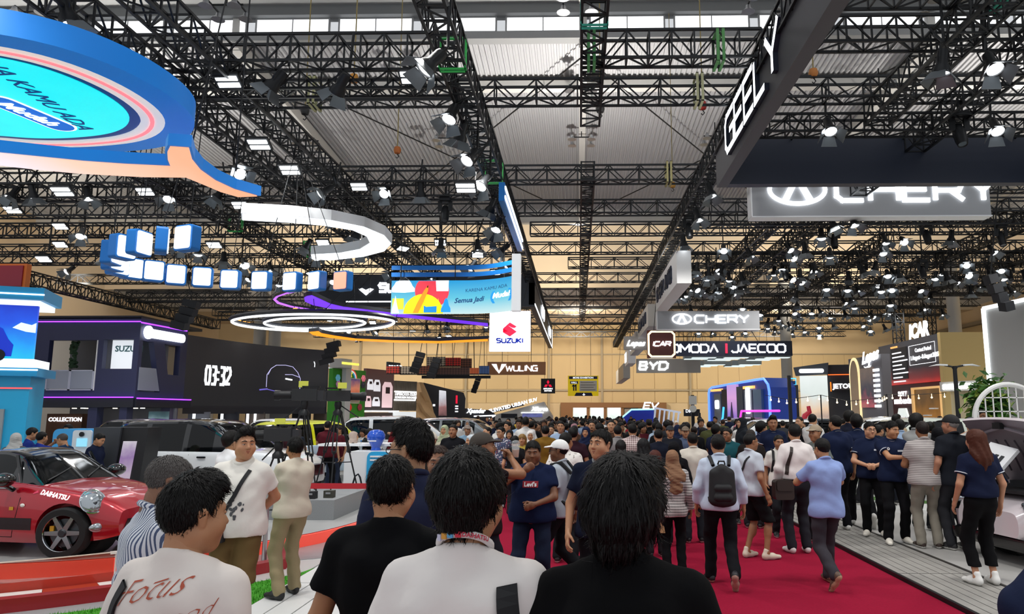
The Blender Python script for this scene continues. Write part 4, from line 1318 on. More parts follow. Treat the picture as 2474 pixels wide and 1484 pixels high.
WBOX = mat('white_box', '#e2e2e2', .5)
aisle_box('white box sign with dark lettering along the right of the aisle, nearest', 27, 34.5, 6.75, 8.0, WBOX, 'CHERY AUTO', mat('ink_letter', '#16233a', .5), .55)
aisle_box('grey box sign along the right of the aisle, second', 38.5, 45.0, 6.5, 7.7, mat('grey_box', '#b0aca6', .5), 'CHERY AUTO', MATS['ink_letter'], .5)
aisle_box('grey box sign along the right of the aisle, third', 47, 52, 6.0, 7.2, MATS['grey_box'], 'LEPAS', SIGNSOFT, .5)
aisle_box('pale box sign along the right of the aisle, fourth', 54, 58, 5.6, 6.8, WBOX, 'BYD', SIGNSOFT, .6)
aisle_box('long grey fascia at the far end of the right aisle edge', 60, 72, 4.8, 6.0, MATS['grey_box'], '', None, .5)
t, w, h = box_sign('wood_sign', 'dark red wood-grain sign with glowing octagonal border', 3.61, 5.1, 38, 4.78, 6.23, mat('frame_brown', '#5a2a20', .5), .25)
oc = lambda a, b, c: [(-a + c, -b), (a - c, -b), (a, -b + c), (a, b - c), (a - c, b), (-a + c, b), (-a, b - c), (-a, -b + c)]
MB().prism([(x, z + .72) for x, z in oc(.72, .7, .17)], -.03, 0, 'xz').build('light_border', glow('cream_light', '#ffe8c0', 1.2), t)
MB().prism([(x, z + .72) for x, z in oc(.62, .6, .12)], -.05, 0, 'xz').build('wood_panel', stripe_mat('wood_stripes', '#6d3a36', '#552824', 14, 'X', .5, .5), t)
letters(t, 'ICAR', .22, SIGNW, (0, -.1, .62), 0, 1.2, .26, .05, .12, align='C', slant=.2)
t, w, h = box_sign('twin_sign', 'long navy sign with two white names and a red bar between them', 4.9, 12.9, 44, 5.35, 6.25, mat('navy_sign', '#141c30', .5), .3)
letters(t, 'OMODa', .46, SIGNW, (-3.3, -.05, .22), 0, 1.0, .2, .05, .22)
letters(t, 'JaECOO', .46, SIGNW, (.35, -.05, .22), 0, 1.0, .2, .05, .22)
MB().b2((-.02, -.05, .16), (.1, 0, .74)).build('red_bar', glow('red_bar', '#ff2040', 1.2), t)
t, w, h = box_sign('fascia_sign', 'grey fascia sign with three bright letters below the wooden sign', 4.4, 9.2, 55, 4.95, 6.0, MATS['grey_box'], .3, 9.2)
letters(t, 'BYD', .55, SIGNW, (-2.2, -.05, .25), 0, 1.1, .26, .05, .3, slant=.15)
t, w, h = box_sign('script_sign', 'pale sign with white script name left of the wooden sign', 2.9, 4.6, 46.0, 5.9, 6.75, MATS['grey_box'], .3, 9.2)
text(t, 'Lepas', .5, SIGNW, (-.7, -.03, .25), shear=.4, bold=.02)
tray = MB().b2((-.85, -.35, 0), (.85, .35, .42)).mesh('tray', mat('tray_grey', '#a8b4b6', .5))
trayl = MB().b2((-.8, -.3, -.03), (.8, .3, .0)).mesh('diffuser', glow('tray_glow', '#dff2f0', .9))
trr = MB().beam((0, 0, .4), (0, 0, 3.6), .03).mesh('suspension_rod', BLACK)
for row, (Y, z) in enumerate(((50, 5.7), (58, 5.75))):
 for gx, cnt in ((4.5, 1), (7.4, 2), (9.6, 3), (12.4, 3)):
  for k in range(cnt):
   t = thing('light_tray', 'pale hanging light tray in the %s row above the far right cars' % ('nearer', 'farther')[row], 'light', (gx + 1.2 - .35 * k, Y + k * 1.2, z), 0, 'hanging light trays')
   link('tray', tray, t); link('diffuser', trayl, t); wires(t, [t.location + Vector((0, 0, .4))])
def perf(label, pxL, pxR, y0, y1, Y, c, holes='#2a1a16'):
 x0, x1 = xf(pxL, Y), xf(pxR, Y)
 m = stripe_mat('perf' + c, c, holes, 5.5, 'X', .42, .6, second=(7, 'Z'))
 t, w, h = box_sign('perforated_panel', label, x0, x1, Y, zf(y1, Y), zf(y0, Y), m, .15, 9.2, 1)
 MB().b2((-w / 2, -.02, -.06), (w / 2, .17, 0)).build('bottom_rail', BLACK, t)

perf('red perforated hanging panel, left one', 930, 962, 884, 902, 47, '#d83a2a')
perf('beige perforated hanging panel, left one', 963, 1004, 885, 903, 47.1, '#d0bfa8')
perf('brown perforated hanging panel, wide left one', 1005, 1050, 884, 904, 47.2, '#8a4a34')
perf('beige perforated hanging panel, right one', 1027, 1072, 862, 884, 49, '#c8b8a2')
perf('red perforated hanging panel, right one', 1073, 1110, 864, 884, 49.1, '#e03024')
perf('brown perforated hanging panel, right one', 1111, 1137, 866, 887, 49.2, '#7a4a34')
perf('dark perforated hanging panel, below the right ones', 1050, 1132, 887, 905, 47.5, '#5a3a30')
perf('plain orange hanging panel beside the blue one', 1133, 1155, 889, 903, 47.4, '#e07040', '#d06030')
perf('blue mottled hanging panel', 1156, 1180, 884, 903, 47.3, '#4a6aa0', '#2a4a80')
ring_b = tag(MB().b2((xf(1010, 47), 47.75, zf(913, 47)), (xf(1180, 47), 47.95, zf(906, 47))).build('panel_rail', BLACK), 'black lower rail under the perforated panels', 'sign')
wires(ring_b, [(xf(1060, 47), 47.75, zf(907, 47)), (xf(1140, 47), 47.75, zf(907, 47))])
for i, (px, py, Y, rz_, l, ww) in enumerate(((460, 770, 30, .5, 'hanging over the dark booth', .6), (805, 860, 40, 0, 'hanging by the curved screen', .7), (1015, 882, 44, .2, 'hanging before the perforated panels, left', .5), (1055, 895, 45, .2, 'hanging before the perforated panels, right', .5), (2398, 720, 24, -.4, 'hanging at the far right', .3), (1155, 935, 58, .2, 'hanging left of the black sign', .4))):
 p = on_y(px, py, Y)
 t = thing('speaker_array', 'black loudspeaker column ' + l, 'loudspeaker', p)
 for k in range(4):
  o = MB().box((0, 0, 0), (ww, .4, .3)).build('cabinet', mat('speaker_black', '#1b1d22', .7), t)
  o.location = (.09 * k * (-1 if rz_ >= 0 else 1), -.03 * k * k, .62 - .31 * k)
  o.rotation_euler = (R(4 * k), R(14 if rz_ > 0 else -14), 0)
 wires(t, [p + Vector((0, 0, .8))], .03)

# ---------------------------------------------------------------- stands and booths
def panel(name, label, cat, pxL, YL, pxR, YR, z=0.):
 """an upright thing whose local x runs along its face (left to right), faces look to local -y"""
 a, b = Vector((xf(pxL, YL), YL, z)), Vector((xf(pxR, YR), YR, z))
 d = b - a
 t = thing(name, label, cat, a, math.atan2(d.y, d.x))
 return t, d.length

def slab(t, name, m, x0, x1, z0, z1, y0=0., y1=.25):
 return MB().b2((x0, y0, z0), (x1, y1, z1)).build(name, m, t)

NAVYB = mat('booth_navy', '#31365a', .5)
NAVYD = mat('booth_dark', '#20232f', .55)
LILAC = glow('led_purple', '#a040ff', 1.8)
GREYI = mat('booth_inner_grey', '#7a7c86', .7)
WOODB = mat('wood_brown', '#6b4630', .55, col2='#4e3020', nscale=6)
DOWN = glow('downlight', '#fff4e0', 3.0)

t, L = panel('screen_tower', 'light blue and white stand tower with a big picture screen at the left edge', 'booth', -150, 15.2, 68, 15.8)
LB = mat('stand_lightblue', '#1d9fd8', .45)
z0_, z1_ = zf(890, 16), zf(727, 16)
slab(t, 'body', mat('stand_sky', '#22b4e6', .45), 0, L - .05, 0, z0_ - .1, .1, 1.2)
slab(t, 'cornice', LB, -.1, L + .1, z1_, zf(698, 16), -.15, 1.3)
slab(t, 'cornice_light', LEDW, -.1, L + .11, z1_ + .1, z1_ + .13, -.17, -.14)
slab(t, 'white_band', glow('band_white', '#eef4f8', .8), 0, L, z1_ - .12, z1_, 0, 1.2)
slab(t, 'white_band', MATS['band_white'], 0, L, z0_, z0_ + .2, 0, 1.2)
slab(t, 'ledge', LB, -.1, L + .12, z0_ - .18, z0_, -.15, 1.3)
slab(t, 'ledge_light', LEDW, -.1, L + .13, z0_ - .06, z0_ - .03, -.17, -.14)
slab(t, 'red_light', glow('led_red', '#ff5050', 1.0), 0, L, z0_ - .45, z0_ - .42, .06, .1)
slab(t, 'screen', screen_mat('sky_screen', [(0, '#10c8e8'), (.35, '#0a9af0'), (.7, '#0a50e0'), (1, '#0828b8')], 'Z', z0_, z1_, .95, .5, 1.5), 0, L - .02, z0_ + .2, z1_ - .12, .0, .1)
cb = glow('picture_blue', '#0a2aa8', .8)
MB().prism([(L - 1.2, z0_ + .25), (L - .42, z0_ + .25), (L - .4, z0_ + .5), (L - .5, z0_ + .62), (L - .62, z0_ + .85), (L - .8, z0_ + .95), (L - 1.2, z0_ + .97)], -.02, 0, 'xz').build('picture_car', cb, t)
MB().lathe([(0, 0), (.13, 0), (.13, .02), (0, .02)], 16, axis='Y', c=(L - .65, -.05, z0_ + .27)).build('picture_wheel', mat('pic_black', '#0a0a12', .6), t)
MB().prism([(L - .45, z1_ - .62), (L - .3, z1_ - .5), (L - .1, z1_ - .55), (L - .02, z1_ - .5), (L - .02, z1_ - .72), (L - .2, z1_ - .7)], -.015, 0, 'xz').build('picture_cloud', glow('pic_cloud', '#d4ecff', .8), t)
slab(t, 'white_arch', mat('arch_white', '#e8eaea', .5), 0, L - .65, 0, 1.9, .0, .1)
slab(t, 'grey_arch', mat('arch_grey', '#9aa0a2', .5), L - .65, L - .45, 0, 2.0, .02, .1)
t2 = thing('framed_board', 'red board with an orange frame on top of the blue tower', 'sign', (xf(-60, 16.5), 16.5, zf(692, 16.5)))
MB().b2((0, 0, 0), (xf(26, 16.5) - xf(-60, 16.5), .15, .58)).build('frame', mat('frame_orange', '#e8701c', .5), t2)
MB().b2((0, -.03, .04), (xf(19, 16.5) - xf(-60, 16.5), 0, .53)).build('board', mat('board_red', '#a01a30', .5), t2)

YB = 36.
t = thing('two_storey_booth', 'dark navy two-storey booth with purple light lines and balcony windows', 'booth', (xf(60, YB), YB, 0))
x_ = lambda px: xf(px, YB) - xf(60, YB)
zz = lambda py: zf(py, YB)
zt, zm = zz(765), zz(962)
W1 = x_(322)
d2 = Vector((xf(440, 40) - xf(322, YB), 40 - YB, 0)); L2 = d2.length; A2 = math.atan2(d2.y, d2.x)
op1 = (x_(102), x_(222), zz(943), zz(820)); op2 = (x_(235), x_(308), zz(890), zz(818))
for a, b, c, d in ((0, op1[0], zm, zt), (op1[0], op1[1], op1[3], zt), (op1[0], op1[1], zm, op1[2]), (op1[1], op2[0], zm, zt), (op2[0], op2[1], op2[3], zt), (op2[0], op2[1], zm, op2[2]), (op2[1], W1, zm, zt)):
 slab(t, 'wall_panel', NAVYB, a, b, c, d, 0, .3)
slab(t, 'inner_wall', GREYI, 0, W1 - .2, zm, zt - .2, 2.8, 3)
slab(t, 'upper_floor', NAVYD, -.2, W1, zm - .45, zm, -.1, 6)
slab(t, 'roof', NAVYD, 0, W1, zt - .05, zt + .1, 0, 6)
slab(t, 'purple_line', LILAC, 0, W1, zz(776), zz(773.5), -.05, 0)
slab(t, 'purple_line', LILAC, -.2, W1, zz(961), zz(958.5), -.16, -.1)
slab(t, 'window_panel', glow('backlit_white', '#dfe4ea', .7), x_(241), x_(296), op2[2], op2[3], .5, .6)
text(t, 'SUZUKI', .42, mat('teal_letter', '#5a8a90', .4), (x_(250), .45, zz(846)), bold=.01)
for k in range(2):
 xa, xb = x_(102) + .05 + k * (op1[1] - op1[0] - .1) / 2, x_(102) + .05 + (k + 1) * (op1[1] - op1[0] - .1) / 2
 slab(t, 'glass_railing', mat('rail_glass', '#a8b0c4', .15, alpha=.75), xa + .06, xb - .06, op1[2] + .08, zz(893), -.06, -.02)
 o = MB().b2((xa, -.08, op1[2]), (xa + .06, 0, zz(893))).b2((xb - .06, -.08, op1[2]), (xb, 0, zz(893))).b2((xa, -.08, zz(893) - .06), (xb, 0, zz(893))).b2((xa, -.08, op1[2]), (xb, 0, op1[2] + .06)).build('railing_frame', mat('rail_frame', '#b8bcd0', .4), t, weld=True)
slab(t, 'white_frame', WHITE, op1[1] - .05, op1[1], op1[2], op1[3], -.04, .04)
lv = MB()
for k in range(60):
 zc = random.uniform(op1[2] + 1.2, op1[3]); lv.ball((x_(130) + random.uniform(-.15, .15), 1 + random.uniform(-.1, .1), zc), (.1, .05, .08), 5, 4)
stuff(lv.build('hanging_leaves', mat('leaf_dark', '#2c4a30', .7), t))
for a, b in ((x_(68), x_(78)), (x_(212), x_(234)), (x_(288), x_(306))):
 slab(t, 'pillar', NAVYB, a, b, 0, zm - .4, 0, .5)
slab(t, 'ground_wall', GREYI, 0, W1 + .3, 0, zm - .4, 3.2, 3.4)
slab(t, 'counter', WOODB, x_(72), x_(160), 0, zz(1000), 1.2, 1.6)
text(t, 'COLLECTION', .28, SIGNSOFT, (x_(78), 1.15, zz(1019)), bold=.01)
slab(t, 'poster', screen_mat('poster', [(0, '#28404a'), (.4, '#9ab8c0'), (.7, '#4a6a72'), (1, '#2a3c44')], 'Z', 0.9, 2.2, .5, .6, 1.5), x_(302), x_(352), zz(1037), zz(994), 2.0, 2.1)
for px_ in (95, 125, 150, 178, 200, 250, 268, 300):
 MB().lathe([(0, 0), (.11, 0), (.11, .04), (0, .04)], 10, c=(x_(px_), 1.5 + (px_ % 3) * .5, zm - .5)).build('downlight', DOWN, t)
wg = bpy.data.objects.new('angled_wing', None); COL.objects.link(wg); wg.parent = t
wg.location = (W1, 0, 0); wg.rotation_euler = (0, 0, A2)
za, zb = zt, zz(765)
w_ = lambda f: f * L2
def wslab(n, m, a, b, c, d, y0=0, y1=.3):
 return MB().b2((a, y0, c), (b, y1, d)).build(n, m, wg)

wslab('wall_panel', NAVYB, 0, L2, zm, zm + .35); wslab('wall_panel', NAVYB, 0, L2, zt - 1.15, zt)
wslab('wall_panel', NAVYB, 0, .12, zm + .35, zt - 1.15); wslab('wall_panel', NAVYB, w_(.85), L2, zm + .35, zt - 1.15)
MB().prism([(w_(.28), zt - 1.15), (w_(.5), zt - 1.15), (w_(.62), zm + 1.3), (w_(.85), zm + 1.3), (w_(.85), zm + .35), (w_(.48), zm + .35)], 0, .3, 'xz').build('slanted_panel', NAVYB, wg)
wslab('inner_wall', GREYI, 0, L2, zm, zt - .2, 2.0, 2.1)
MB().prism([(.15, zm + .4), (w_(.46), zm + .4), (w_(.36), zm + 1.55), (.15, zm + 1.55)], -.03, 0, 'xz').build('glass_railing', MATS['rail_glass'], wg)
wslab('upper_floor', NAVYD, 0, L2 + .6, zm - .45, zm, -.1, 4)
wslab('purple_line', LILAC, 0, L2 * .96, zt - .28, zt - .22, -.05, 0)
wslab('purple_line', LILAC, 0, L2 + .5, zm - .03, zm + .03, -.16, -.1)
wslab('pillar', mat('lilac_pillar', '#5a5672', .6), L2 * .72, L2 * .9, 0, zm - .4, 0, .5)
MB().prism(rrect(w_(.08), zt - .95, w_(.9), zt - .5, .2), -.12, -.02, 'xz').build('glowing_sign', SIGNW, wg)
MB().lathe([(0, 0), (.34, 0), (.34, .08), (0, .08)], 20, axis='Y', c=(w_(.12), -.15, zt - .7)).build('glowing_emblem', SIGNW, wg)

YS = lambda px: 40 + (px - 440) / 345 * 9.
t = thing('curved_screen', 'long curved dark screen showing a clock and a shadowy car', 'screen', (xf(440, 40), 40, 0))
o0 = t.location.copy()
N = 18
vs, fs = [], []
def sc_pt(px, sag=True):
 Y = YS(px); u = (px - 440) / 345
 return Vector((xf(px, Y), Y + 1.2 * math.sin(PI * u), 0)) - o0

for i in range(N + 1):
 px = 440 + 345 * i / N
 p = sc_pt(px)
 zt_, zb_ = 6.25 - .1 * i / N, 2.35
 vs += [(p.x, p.y, zb_), (p.x, p.y, zt_), (p.x, p.y + .3, zb_), (p.x, p.y + .3, zt_)]
for i in range(N):
 o = 4 * i
 fs += [(o, o + 4, o + 5, o + 1), (o + 2, o + 3, o + 7, o + 6), (o + 1, o + 5, o + 7, o + 3), (o, o + 2, o + 6, o + 4)]
MB().add(vs, fs).build('screen', screen_mat('dark_screen', [(0, '#17161c'), (.5, '#1c1b20'), (1, '#19181d')], 'Z', 2, 6, .7, .2, .3), t, smooth=True)
vs2 = [(x, y, {0: 1.9, 1: 2.35}[k % 2]) for k, (x, y, z) in enumerate(vs)]
MB().add(vs2, fs).build('fascia', mat('fascia_dark', '#2c2a33', .5), t, smooth=True)
for i in range(6):
 px = 450 + 62 * i
 p = sc_pt(px)
 MB().b2((p.x - .6, p.y + 1.2, 0), (p.x + .6, p.y + 1.4, 2.0)).build('back_panel', [GREYI, NAVYD, mat('back_warm', '#6a5e58', .7)][i % 3], t)
for px in (444, 502, 560, 578):
 p = sc_pt(px)
 MB().b2((p.x - .06, p.y + 1.0, .9), (p.x + .06, p.y + 1.1, 2.1)).build('light_bar', LEDW, t)
def on_screen(px, py):
 p = sc_pt(px)
 return Vector((p.x, p.y, zf(py, YS(px) + 1.2 * math.sin(PI * (px - 440) / 345))))

a_, b_ = on_screen(484, 927), on_screen(535, 927)
rzs = math.atan2(b_.y - a_.y, b_.x - a_.x)
letters(t, '03:32', 1.0, SIGNW, a_ + Vector((-.02, -.12, 0)), rzs, .42, .16, .03, .14)
CL = glow('silhouette_line', '#b8b4e0', .8)
def line_on(pxs, r=.02, m=CL):
 pts = [on_screen(x, y) + Vector((-.03, -.08, 0)) for x, y in pxs]
 MB().tube(pts, r, 5).build('picture_line', m, t)

line_on([(622, 935), (622, 905), (632, 890), (645, 882), (670, 882), (690, 886), (705, 900), (713, 915), (713, 940)])
line_on([(632, 890), (625, 905)], .015); line_on([(670, 905), (690, 905), (712, 912)], .02)
line_on([(672, 915), (690, 918)], .05, LEDW); line_on([(622, 940), (660, 948)], .03, glow('silhouette_glow', '#6a60c0', .6))
line_on([(605, 942), (625, 940)], .05, MATS['silhouette_glow'])
p = on_screen(747, 886)
text(t, 'YOUR GEAR', .5, SIGNSOFT, p + Vector((0, -.12, 0)), rzs, .15, .01)

t, L = panel('flower_wall', 'green stand wall with flowers, a rainbow star and a framed picture', 'booth', 800, 43, 880, 46)
Yg = 45; zg = lambda py: zf(py, Yg)
slab(t, 'wall', mat('stand_green', '#3f9a2c', .6), 0, L, 0, zg(894), 0, .3)
slab(t, 'portal', mat('portal_grey', '#c8c8c4', .6), 0, L * .3, zg(893), zg(872), -.6, .3)
slab(t, 'portal_light', glow('portal_yellow', '#f6e860', 1.0), 0, L * .5, zg(885), zg(880), -.64, -.6)
slab(t, 'portal_post', MATS['portal_grey'], L * .22, L * .38, 0, zg(890), -.4, -.1)
slab(t, 'picture_frame', mat('frame_cream', '#e8e4c8', .5), L * .4, L * .8, zg(975), zg(914), -.08, 0)
slab(t, 'picture', screen_mat('green_picture', [(0, '#6a6a5a'), (.4, '#d07050'), (.62, '#e08868'), (1, '#2a3a78')], 'Z', zg(973), zg(916), .6, .5, 2), L * .42, L * .78, zg(973), zg(916), -.1, -.07)
for k, (u, py, c) in enumerate(((.9, 913, '#e07a8a'), (.9, 929, '#303038'), (.9, 960, '#4aa0c8'), (.82, 984, '#803038'), (.12, 916, '#5a9ab0'), (.14, 930, '#9a6a90'), (.5, 985, '#c02820'))):
 fl_ = MB()
 fc = glow('flower' + c, c, .35)
 for j in range(6):
  a = j * PI / 3
  fl_.lathe([(0, 0), (.1, .01), (.1, .04), (0, .05)], 8, axis='Y', c=(L * u + .12 * math.cos(a), -.1, zg(py) + .12 * math.sin(a)))
 fl_.lathe([(0, 0), (.07, .0), (.07, .04), (0, .05)], 8, axis='Y', c=(L * u, -.14, zg(py)))
 fl_.build('flower', fc, t)
sx_, sz_ = L * .48, zg(904)
MB().prism([(sx_ + (.26 if k % 2 == 0 else .11) * math.sin(k * PI / 5), sz_ + (.26 if k % 2 == 0 else .11) * math.cos(k * PI / 5)) for k in range(10)], -.1, -.02, 'xz').build('star', glow('star_yellow', '#f6e02c', .7), t)
for k, c in enumerate(('#d03a3a', '#f0f0e0', '#3a8ac0')):
 MB().tube([(sx_ + .1 + (.55 - .08 * k) * math.sin(a), -.06, sz_ - .3 + (.55 - .08 * k) * math.cos(a)) for a in np.linspace(0, 1.5, 8)], .04, 5).build('rainbow_band', glow('rainbow' + c, c, .5), t)

t, L = panel('tall_screen', 'tall dark picture screen with pale vehicles beside the green wall', 'screen', 881, 47, 949, 50)
Yg = 48.5
slab(t, 'screen', screen_mat('car_screen', [(0, '#2a2226'), (.5, '#3a2e32'), (1, '#4a2a26')], 'Z', 2, 5, .7, .4, .7), 0, L, zg(993), zg(893), 0, .2)
slab(t, 'ledge', glow('ledge_white', '#eef0f2', .7), 0, L, zg(996), zg(992), -.5, .2)
slab(t, 'base', mat('base_brown', '#5a4a42', .6), 0, L, 0, zg(997), 0, .4)
PV = glow('pic_van', '#e8c8cc', .6); PW = glow('pic_white', '#e8e8ee', .6)
for x0, x1, y0, y1, m in ((.05, .25, 943, 918, PW), (.27, .5, 946, 918, PW), (.0, .2, 984, 958, PV), (.24, .5, 982, 960, PW), (.58, .95, 985, 922, PV)):
 MB().prism([(L * x0, zg(y0)), (L * x1, zg(y0)), (L * x1, zg(y1) - .3), (L * (x1 * .8 + x0 * .2), zg(y1)), (L * (x0 * .8 + x1 * .2), zg(y1)), (L * x0, zg(y1) - .3)], -.03, 0, 'xz').build('picture_van', m, t)
 slab(t, 'picture_window', mat('pic_dark', '#3a2a2e', .5), L * (x0 * .7 + x1 * .3), L * (x0 * .3 + x1 * .7), zg(y0 * .45 + y1 * .55), zg(y0 * .2 + y1 * .8), -.05, -.03)
slab(t, 'name_board', mat('nameboard', '#1a2a34', .5), L * .3, L * .75, zg(900), zg(876), -1.0, -.85)
letters(t, 'WULING', .36, SIGNW, (L * .33, -1.06, zg(897)), 0, .6, .26, .04, .14)
t, L = panel('ribbed_wall', 'grey-brown ribbed wall with a light-edged slogan panel', 'booth', 949, 50, 1006, 52)
Yg = 51
slab(t, 'wall', mat('rib_wall', '#6e675e', .7), 0, L, zg(993), zg(921), 0, .4)
for k in range(26):
 slab(t, 'slat', mat('slat_brown', '#8a8074', .6), L * k / 26, L * k / 26 + L / 60, zg(993), zg(921), -.05, 0)
slab(t, 'base', glow('base_white', '#e8eef0', .6), 0, L, 0, zg(995), -.1, .4)
MB().tube([(0, -.1, zg(947)), (L * .94, -.1, zg(947)), (L * .88, -.1, zg(967)), (0, -.1, zg(967))], .05, 6).build('light_border', LEDW, t)
text(t, 'DIPERCAYA OLEH', .26, SIGNSOFT, (.02, -.12, zg(956)), shear=.15, bold=.008)
text(t, 'KONSUMEN INDONESIA', .2, SIGNSOFT, (.02, -.12, zg(963)), shear=.15, bold=.008)
t, L = panel('rock_wall', 'beige faceted rock wall tapering to the right', 'booth', 1006, 49, 1058, 49)
Yg = 49
rk = random.Random(3)
lv_ = [(0, 924), (.22, 924), (.36, 935), (.5, 958), (.64, 970), (.6, 985), (.8, 1000), (1.0, 1015)]
BEI = mat('rock_beige', '#c9a476', .8)
zb_ = 0.
pts2 = [(0, 0)] + [(u * L, zg(py)) for u, py in lv_] + [(1.05 * L, 0)]
grid = []
rows = 6
for r in range(rows + 1):
 z = zg(924) * (1 - r / rows)
 xmax = L * float(np.interp(-z, [-zg(py) for u, py in lv_] + [0], [u for u, py in lv_] + [1.05]))
 grid.append([Vector((xmax * c / 3, -rk.uniform(0, .7) if 0 < c < 3 else -.1, z)) for c in range(4)])
for r in range(rows):
 for c in range(3):
  q = [grid[r][c], grid[r][c + 1], grid[r + 1][c + 1], grid[r + 1][c]]
  for tri in ((0, 1, 2), (0, 2, 3)):
   P3 = [q[i] for i in tri]
   mb = MB(); mb.add([*P3, *[p + Vector((0, .5, 0)) for p in P3]], [(0, 1, 2), (5, 4, 3), (0, 3, 4, 1), (1, 4, 5, 2), (2, 5, 3, 0)])
   mb.build('facet', BEI, t)
t, L = panel('slanted_wall', 'dark slanted stand wall with a lit car picture and red mark', 'booth', 1022, 53, 1124, 55)
Yg = 54
MB().prism([(0, 0), (0, zg(926)), (L * .95, zg(948)), (L, zg(962)), (L * .96, 0)], 0, .4, 'xz').build('wall', mat('slant_dark', '#2b2c33', .6), t)
MB().prism([(L * .36, zg(1005)), (L * .55, zg(1005)), (L * .52, zg(945)), (L * .36, zg(943))], -.03, 0, 'xz').build('picture', screen_mat('tall_picture', [(0, '#3a2a2c'), (.35, '#a07070'), (.7, '#c8c8d0'), (1, '#e8e8ee')], 'Z', 1.6, 3.6, .8, .5, 2), t)
MB().b2((L * .76, -.04, zg(975)), (L * .8, 0, zg(955))).build('red_mark', RED, t)
for py in (980, 986, 993):
 MB().b2((L * .75, -.04, zg(py + 3)), (L * .82, 0, zg(py))).build('small_sign', SIGNSOFT, t)
MB().b2((L * .22, -.04, zg(982)), (L * .27, 0, zg(977))).build('small_sign', SIGNSOFT, t)

t, L = panel('wedge_stand', 'white wedge-shaped stand rising to the right with slogan on its slope', 'booth', 1180, 64, 1335, 64)
Yg = 64
MB().prism([(0, 0), (0, zg(1007)), (L * .86, zg(971)), (L, zg(1005)), (L, 0)], 0, 2, 'xz').build('body', mat('wedge_white', '#e4e2de', .5), t)
MB().prism([(0, zg(1000)), (0, zg(993)), (L * .52, zg(974)), (L * .56, zg(980))], -.15, 0, 'xz').build('slope_board', mat('slope_dark', '#3a3840', .6), t)
text(t, 'ELEVATED URBAN SUV', .42, SIGNW, (.1, -.2, zg(998)), bold=.015, tilt=R(-14))
text(t, 'Xforce', .5, SIGNW, (L * .67, -.1, zg(993)), shear=.3, bold=.01)
slab(t, 'screen', screen_mat('wedge_screen', [(0, '#2a2a40'), (.5, '#6a70b0'), (1, '#26262e')], 'Z', 1.2, 2.3, .7, .6, 2), L * .53, L * .84, zg(1008), zg(999), -.06, 0)
slab(t, 'screen_frame', LEDW, L * .51, L * .86, zg(998.5), zg(997), -.08, 0)
slab(t, 'screen', NAVYD, L * .2, L * .45, zg(1010), zg(1000), -.06, 0)
t, L = panel('low_dark_stand', 'low dark stand with white name left of the white wedge', 'booth', 1122, 60, 1196, 62)
Yg = 61
MB().prism([(0, 0), (0, zg(987)), (L * .8, zg(991)), (L, zg(1000)), (L, 0)], 0, 1.5, 'xz').build('body', mat('low_dark', '#2a2a34', .6), t)
text(t, 'Xpander', .5, SIGNW, (.2, -.05, zg(998)), shear=.3, bold=.02)
MB().tube([(L * .3, -.05, zg(1006)), (L, -.05, zg(1004)), (L * .8, -.05, zg(1012))], .05, 6).build('light_line', LEDW, t)

t, L = panel('low_blue_stand', 'low blue lit stand with EV letters at the far right of the aisle', 'booth', 1500, 66, 1660, 66)
Yg = 66
MB().prism([(0, 0), (0, zg(1012)), (L * .16, zg(990)), (L * .5, zg(989)), (L * .5, 0)], 0, 2, 'xz').build('body', mat('ev_blue', '#24318a', .5, emit='#1c2ca0', strength=.3), t)
MB().tube([(0, -.05, zg(1011)), (L * .16, -.05, zg(990)), (L * .5, -.05, zg(989))], .07, 6).build('light_line', glow('led_cyan', '#9af0f0', 1.5), t)
letters(t, 'EV', .5, SIGNW, (L * .34, -.1, zg(987)), 0, 1.2, .25, .06, .2, slant=.3)
for k in range(6):
 MB().beam((L * (.47 + .07 * k), -.3, 0), (L * (.52 + .07 * k), -.3, zg(986 + 2 * k)), .14).build('white_strut', mat('strut_white', '#dfe4ee', .5, emit='#c8d4f0', strength=.4), t)
MB().beam((L * .5, -.3, zg(986)), (L * .9, -.3, zg(997)), .16).build('white_beam', MATS['strut_white'], t)
slab(t, 'dark_board', NAVYD, L * .96, L * 1.2, zg(1006), zg(989), .2, .5)
text(t, 'DM', .4, SIGNSOFT, (L * .98, .1, zg(997)), bold=.01)
pole = thing('totem_sign', 'dark pole with white blank and round panels by the blue stand', 'sign', (xf(1674, 58), 58, 0))
MB().b2((-.12, -.1, 0), (.12, .1, zf(955, 58))).build('pole', BLACK, pole)
MB().b2((-.3, -.16, zf(978, 58)), (.3, -.1, zf(957, 58))).build('panel', mat('totem_white', '#e8e8e6', .5), pole)
MB().lathe([(0, 0), (.28, 0), (.28, .06), (0, .06)], 18, axis='Y', c=(0, -.16, zf(988, 58))).build('disc', MATS['totem_white'], pole)

t, L = panel('arched_blue_stand', 'big blue stand with rounded glowing arch edge and violet picture wall', 'booth', 1713, 48, 1860, 40)
Yg = 40
hL, hR = zf(938, 48), zf(912, 40)
BLU = mat('arch_blue', '#1f3f8e', .4, emit='#1a3aa0', strength=.15)
prof = [(0, 0), (0, hL * .9), (.35, hL), (L * .92, hR), (L, hR * .86), (L, 0)]
MB().prism(prof, .1, 1.6, 'xz').build('body', BLU, t)
for z_, m in ((.0, glow('arch_edge', '#5a8aff', 1.3)),):
 MB().tube([(a, .02, b) for a, b in prof[0:2]] + [(.12, .02, hL * .97), (.5, .02, hL + .02), (L * .8, .02, hR * .98), (L * .93, .02, hR * .985), (L * .985, .02, hR * .9), (L, .02, hR * .8), (L, .02, 0)], .07, 6).build('light_edge', m, t)
slab(t, 'amber_line', glow('amber_line', '#ffb060', 1.2), L * .05, L * .25, hL * .93, hL * .97, -.02, .1)
slab(t, 'amber_line', MATS['amber_line'], L * .55, L * .78, hR * .86, hR * .9, -.02, .1)
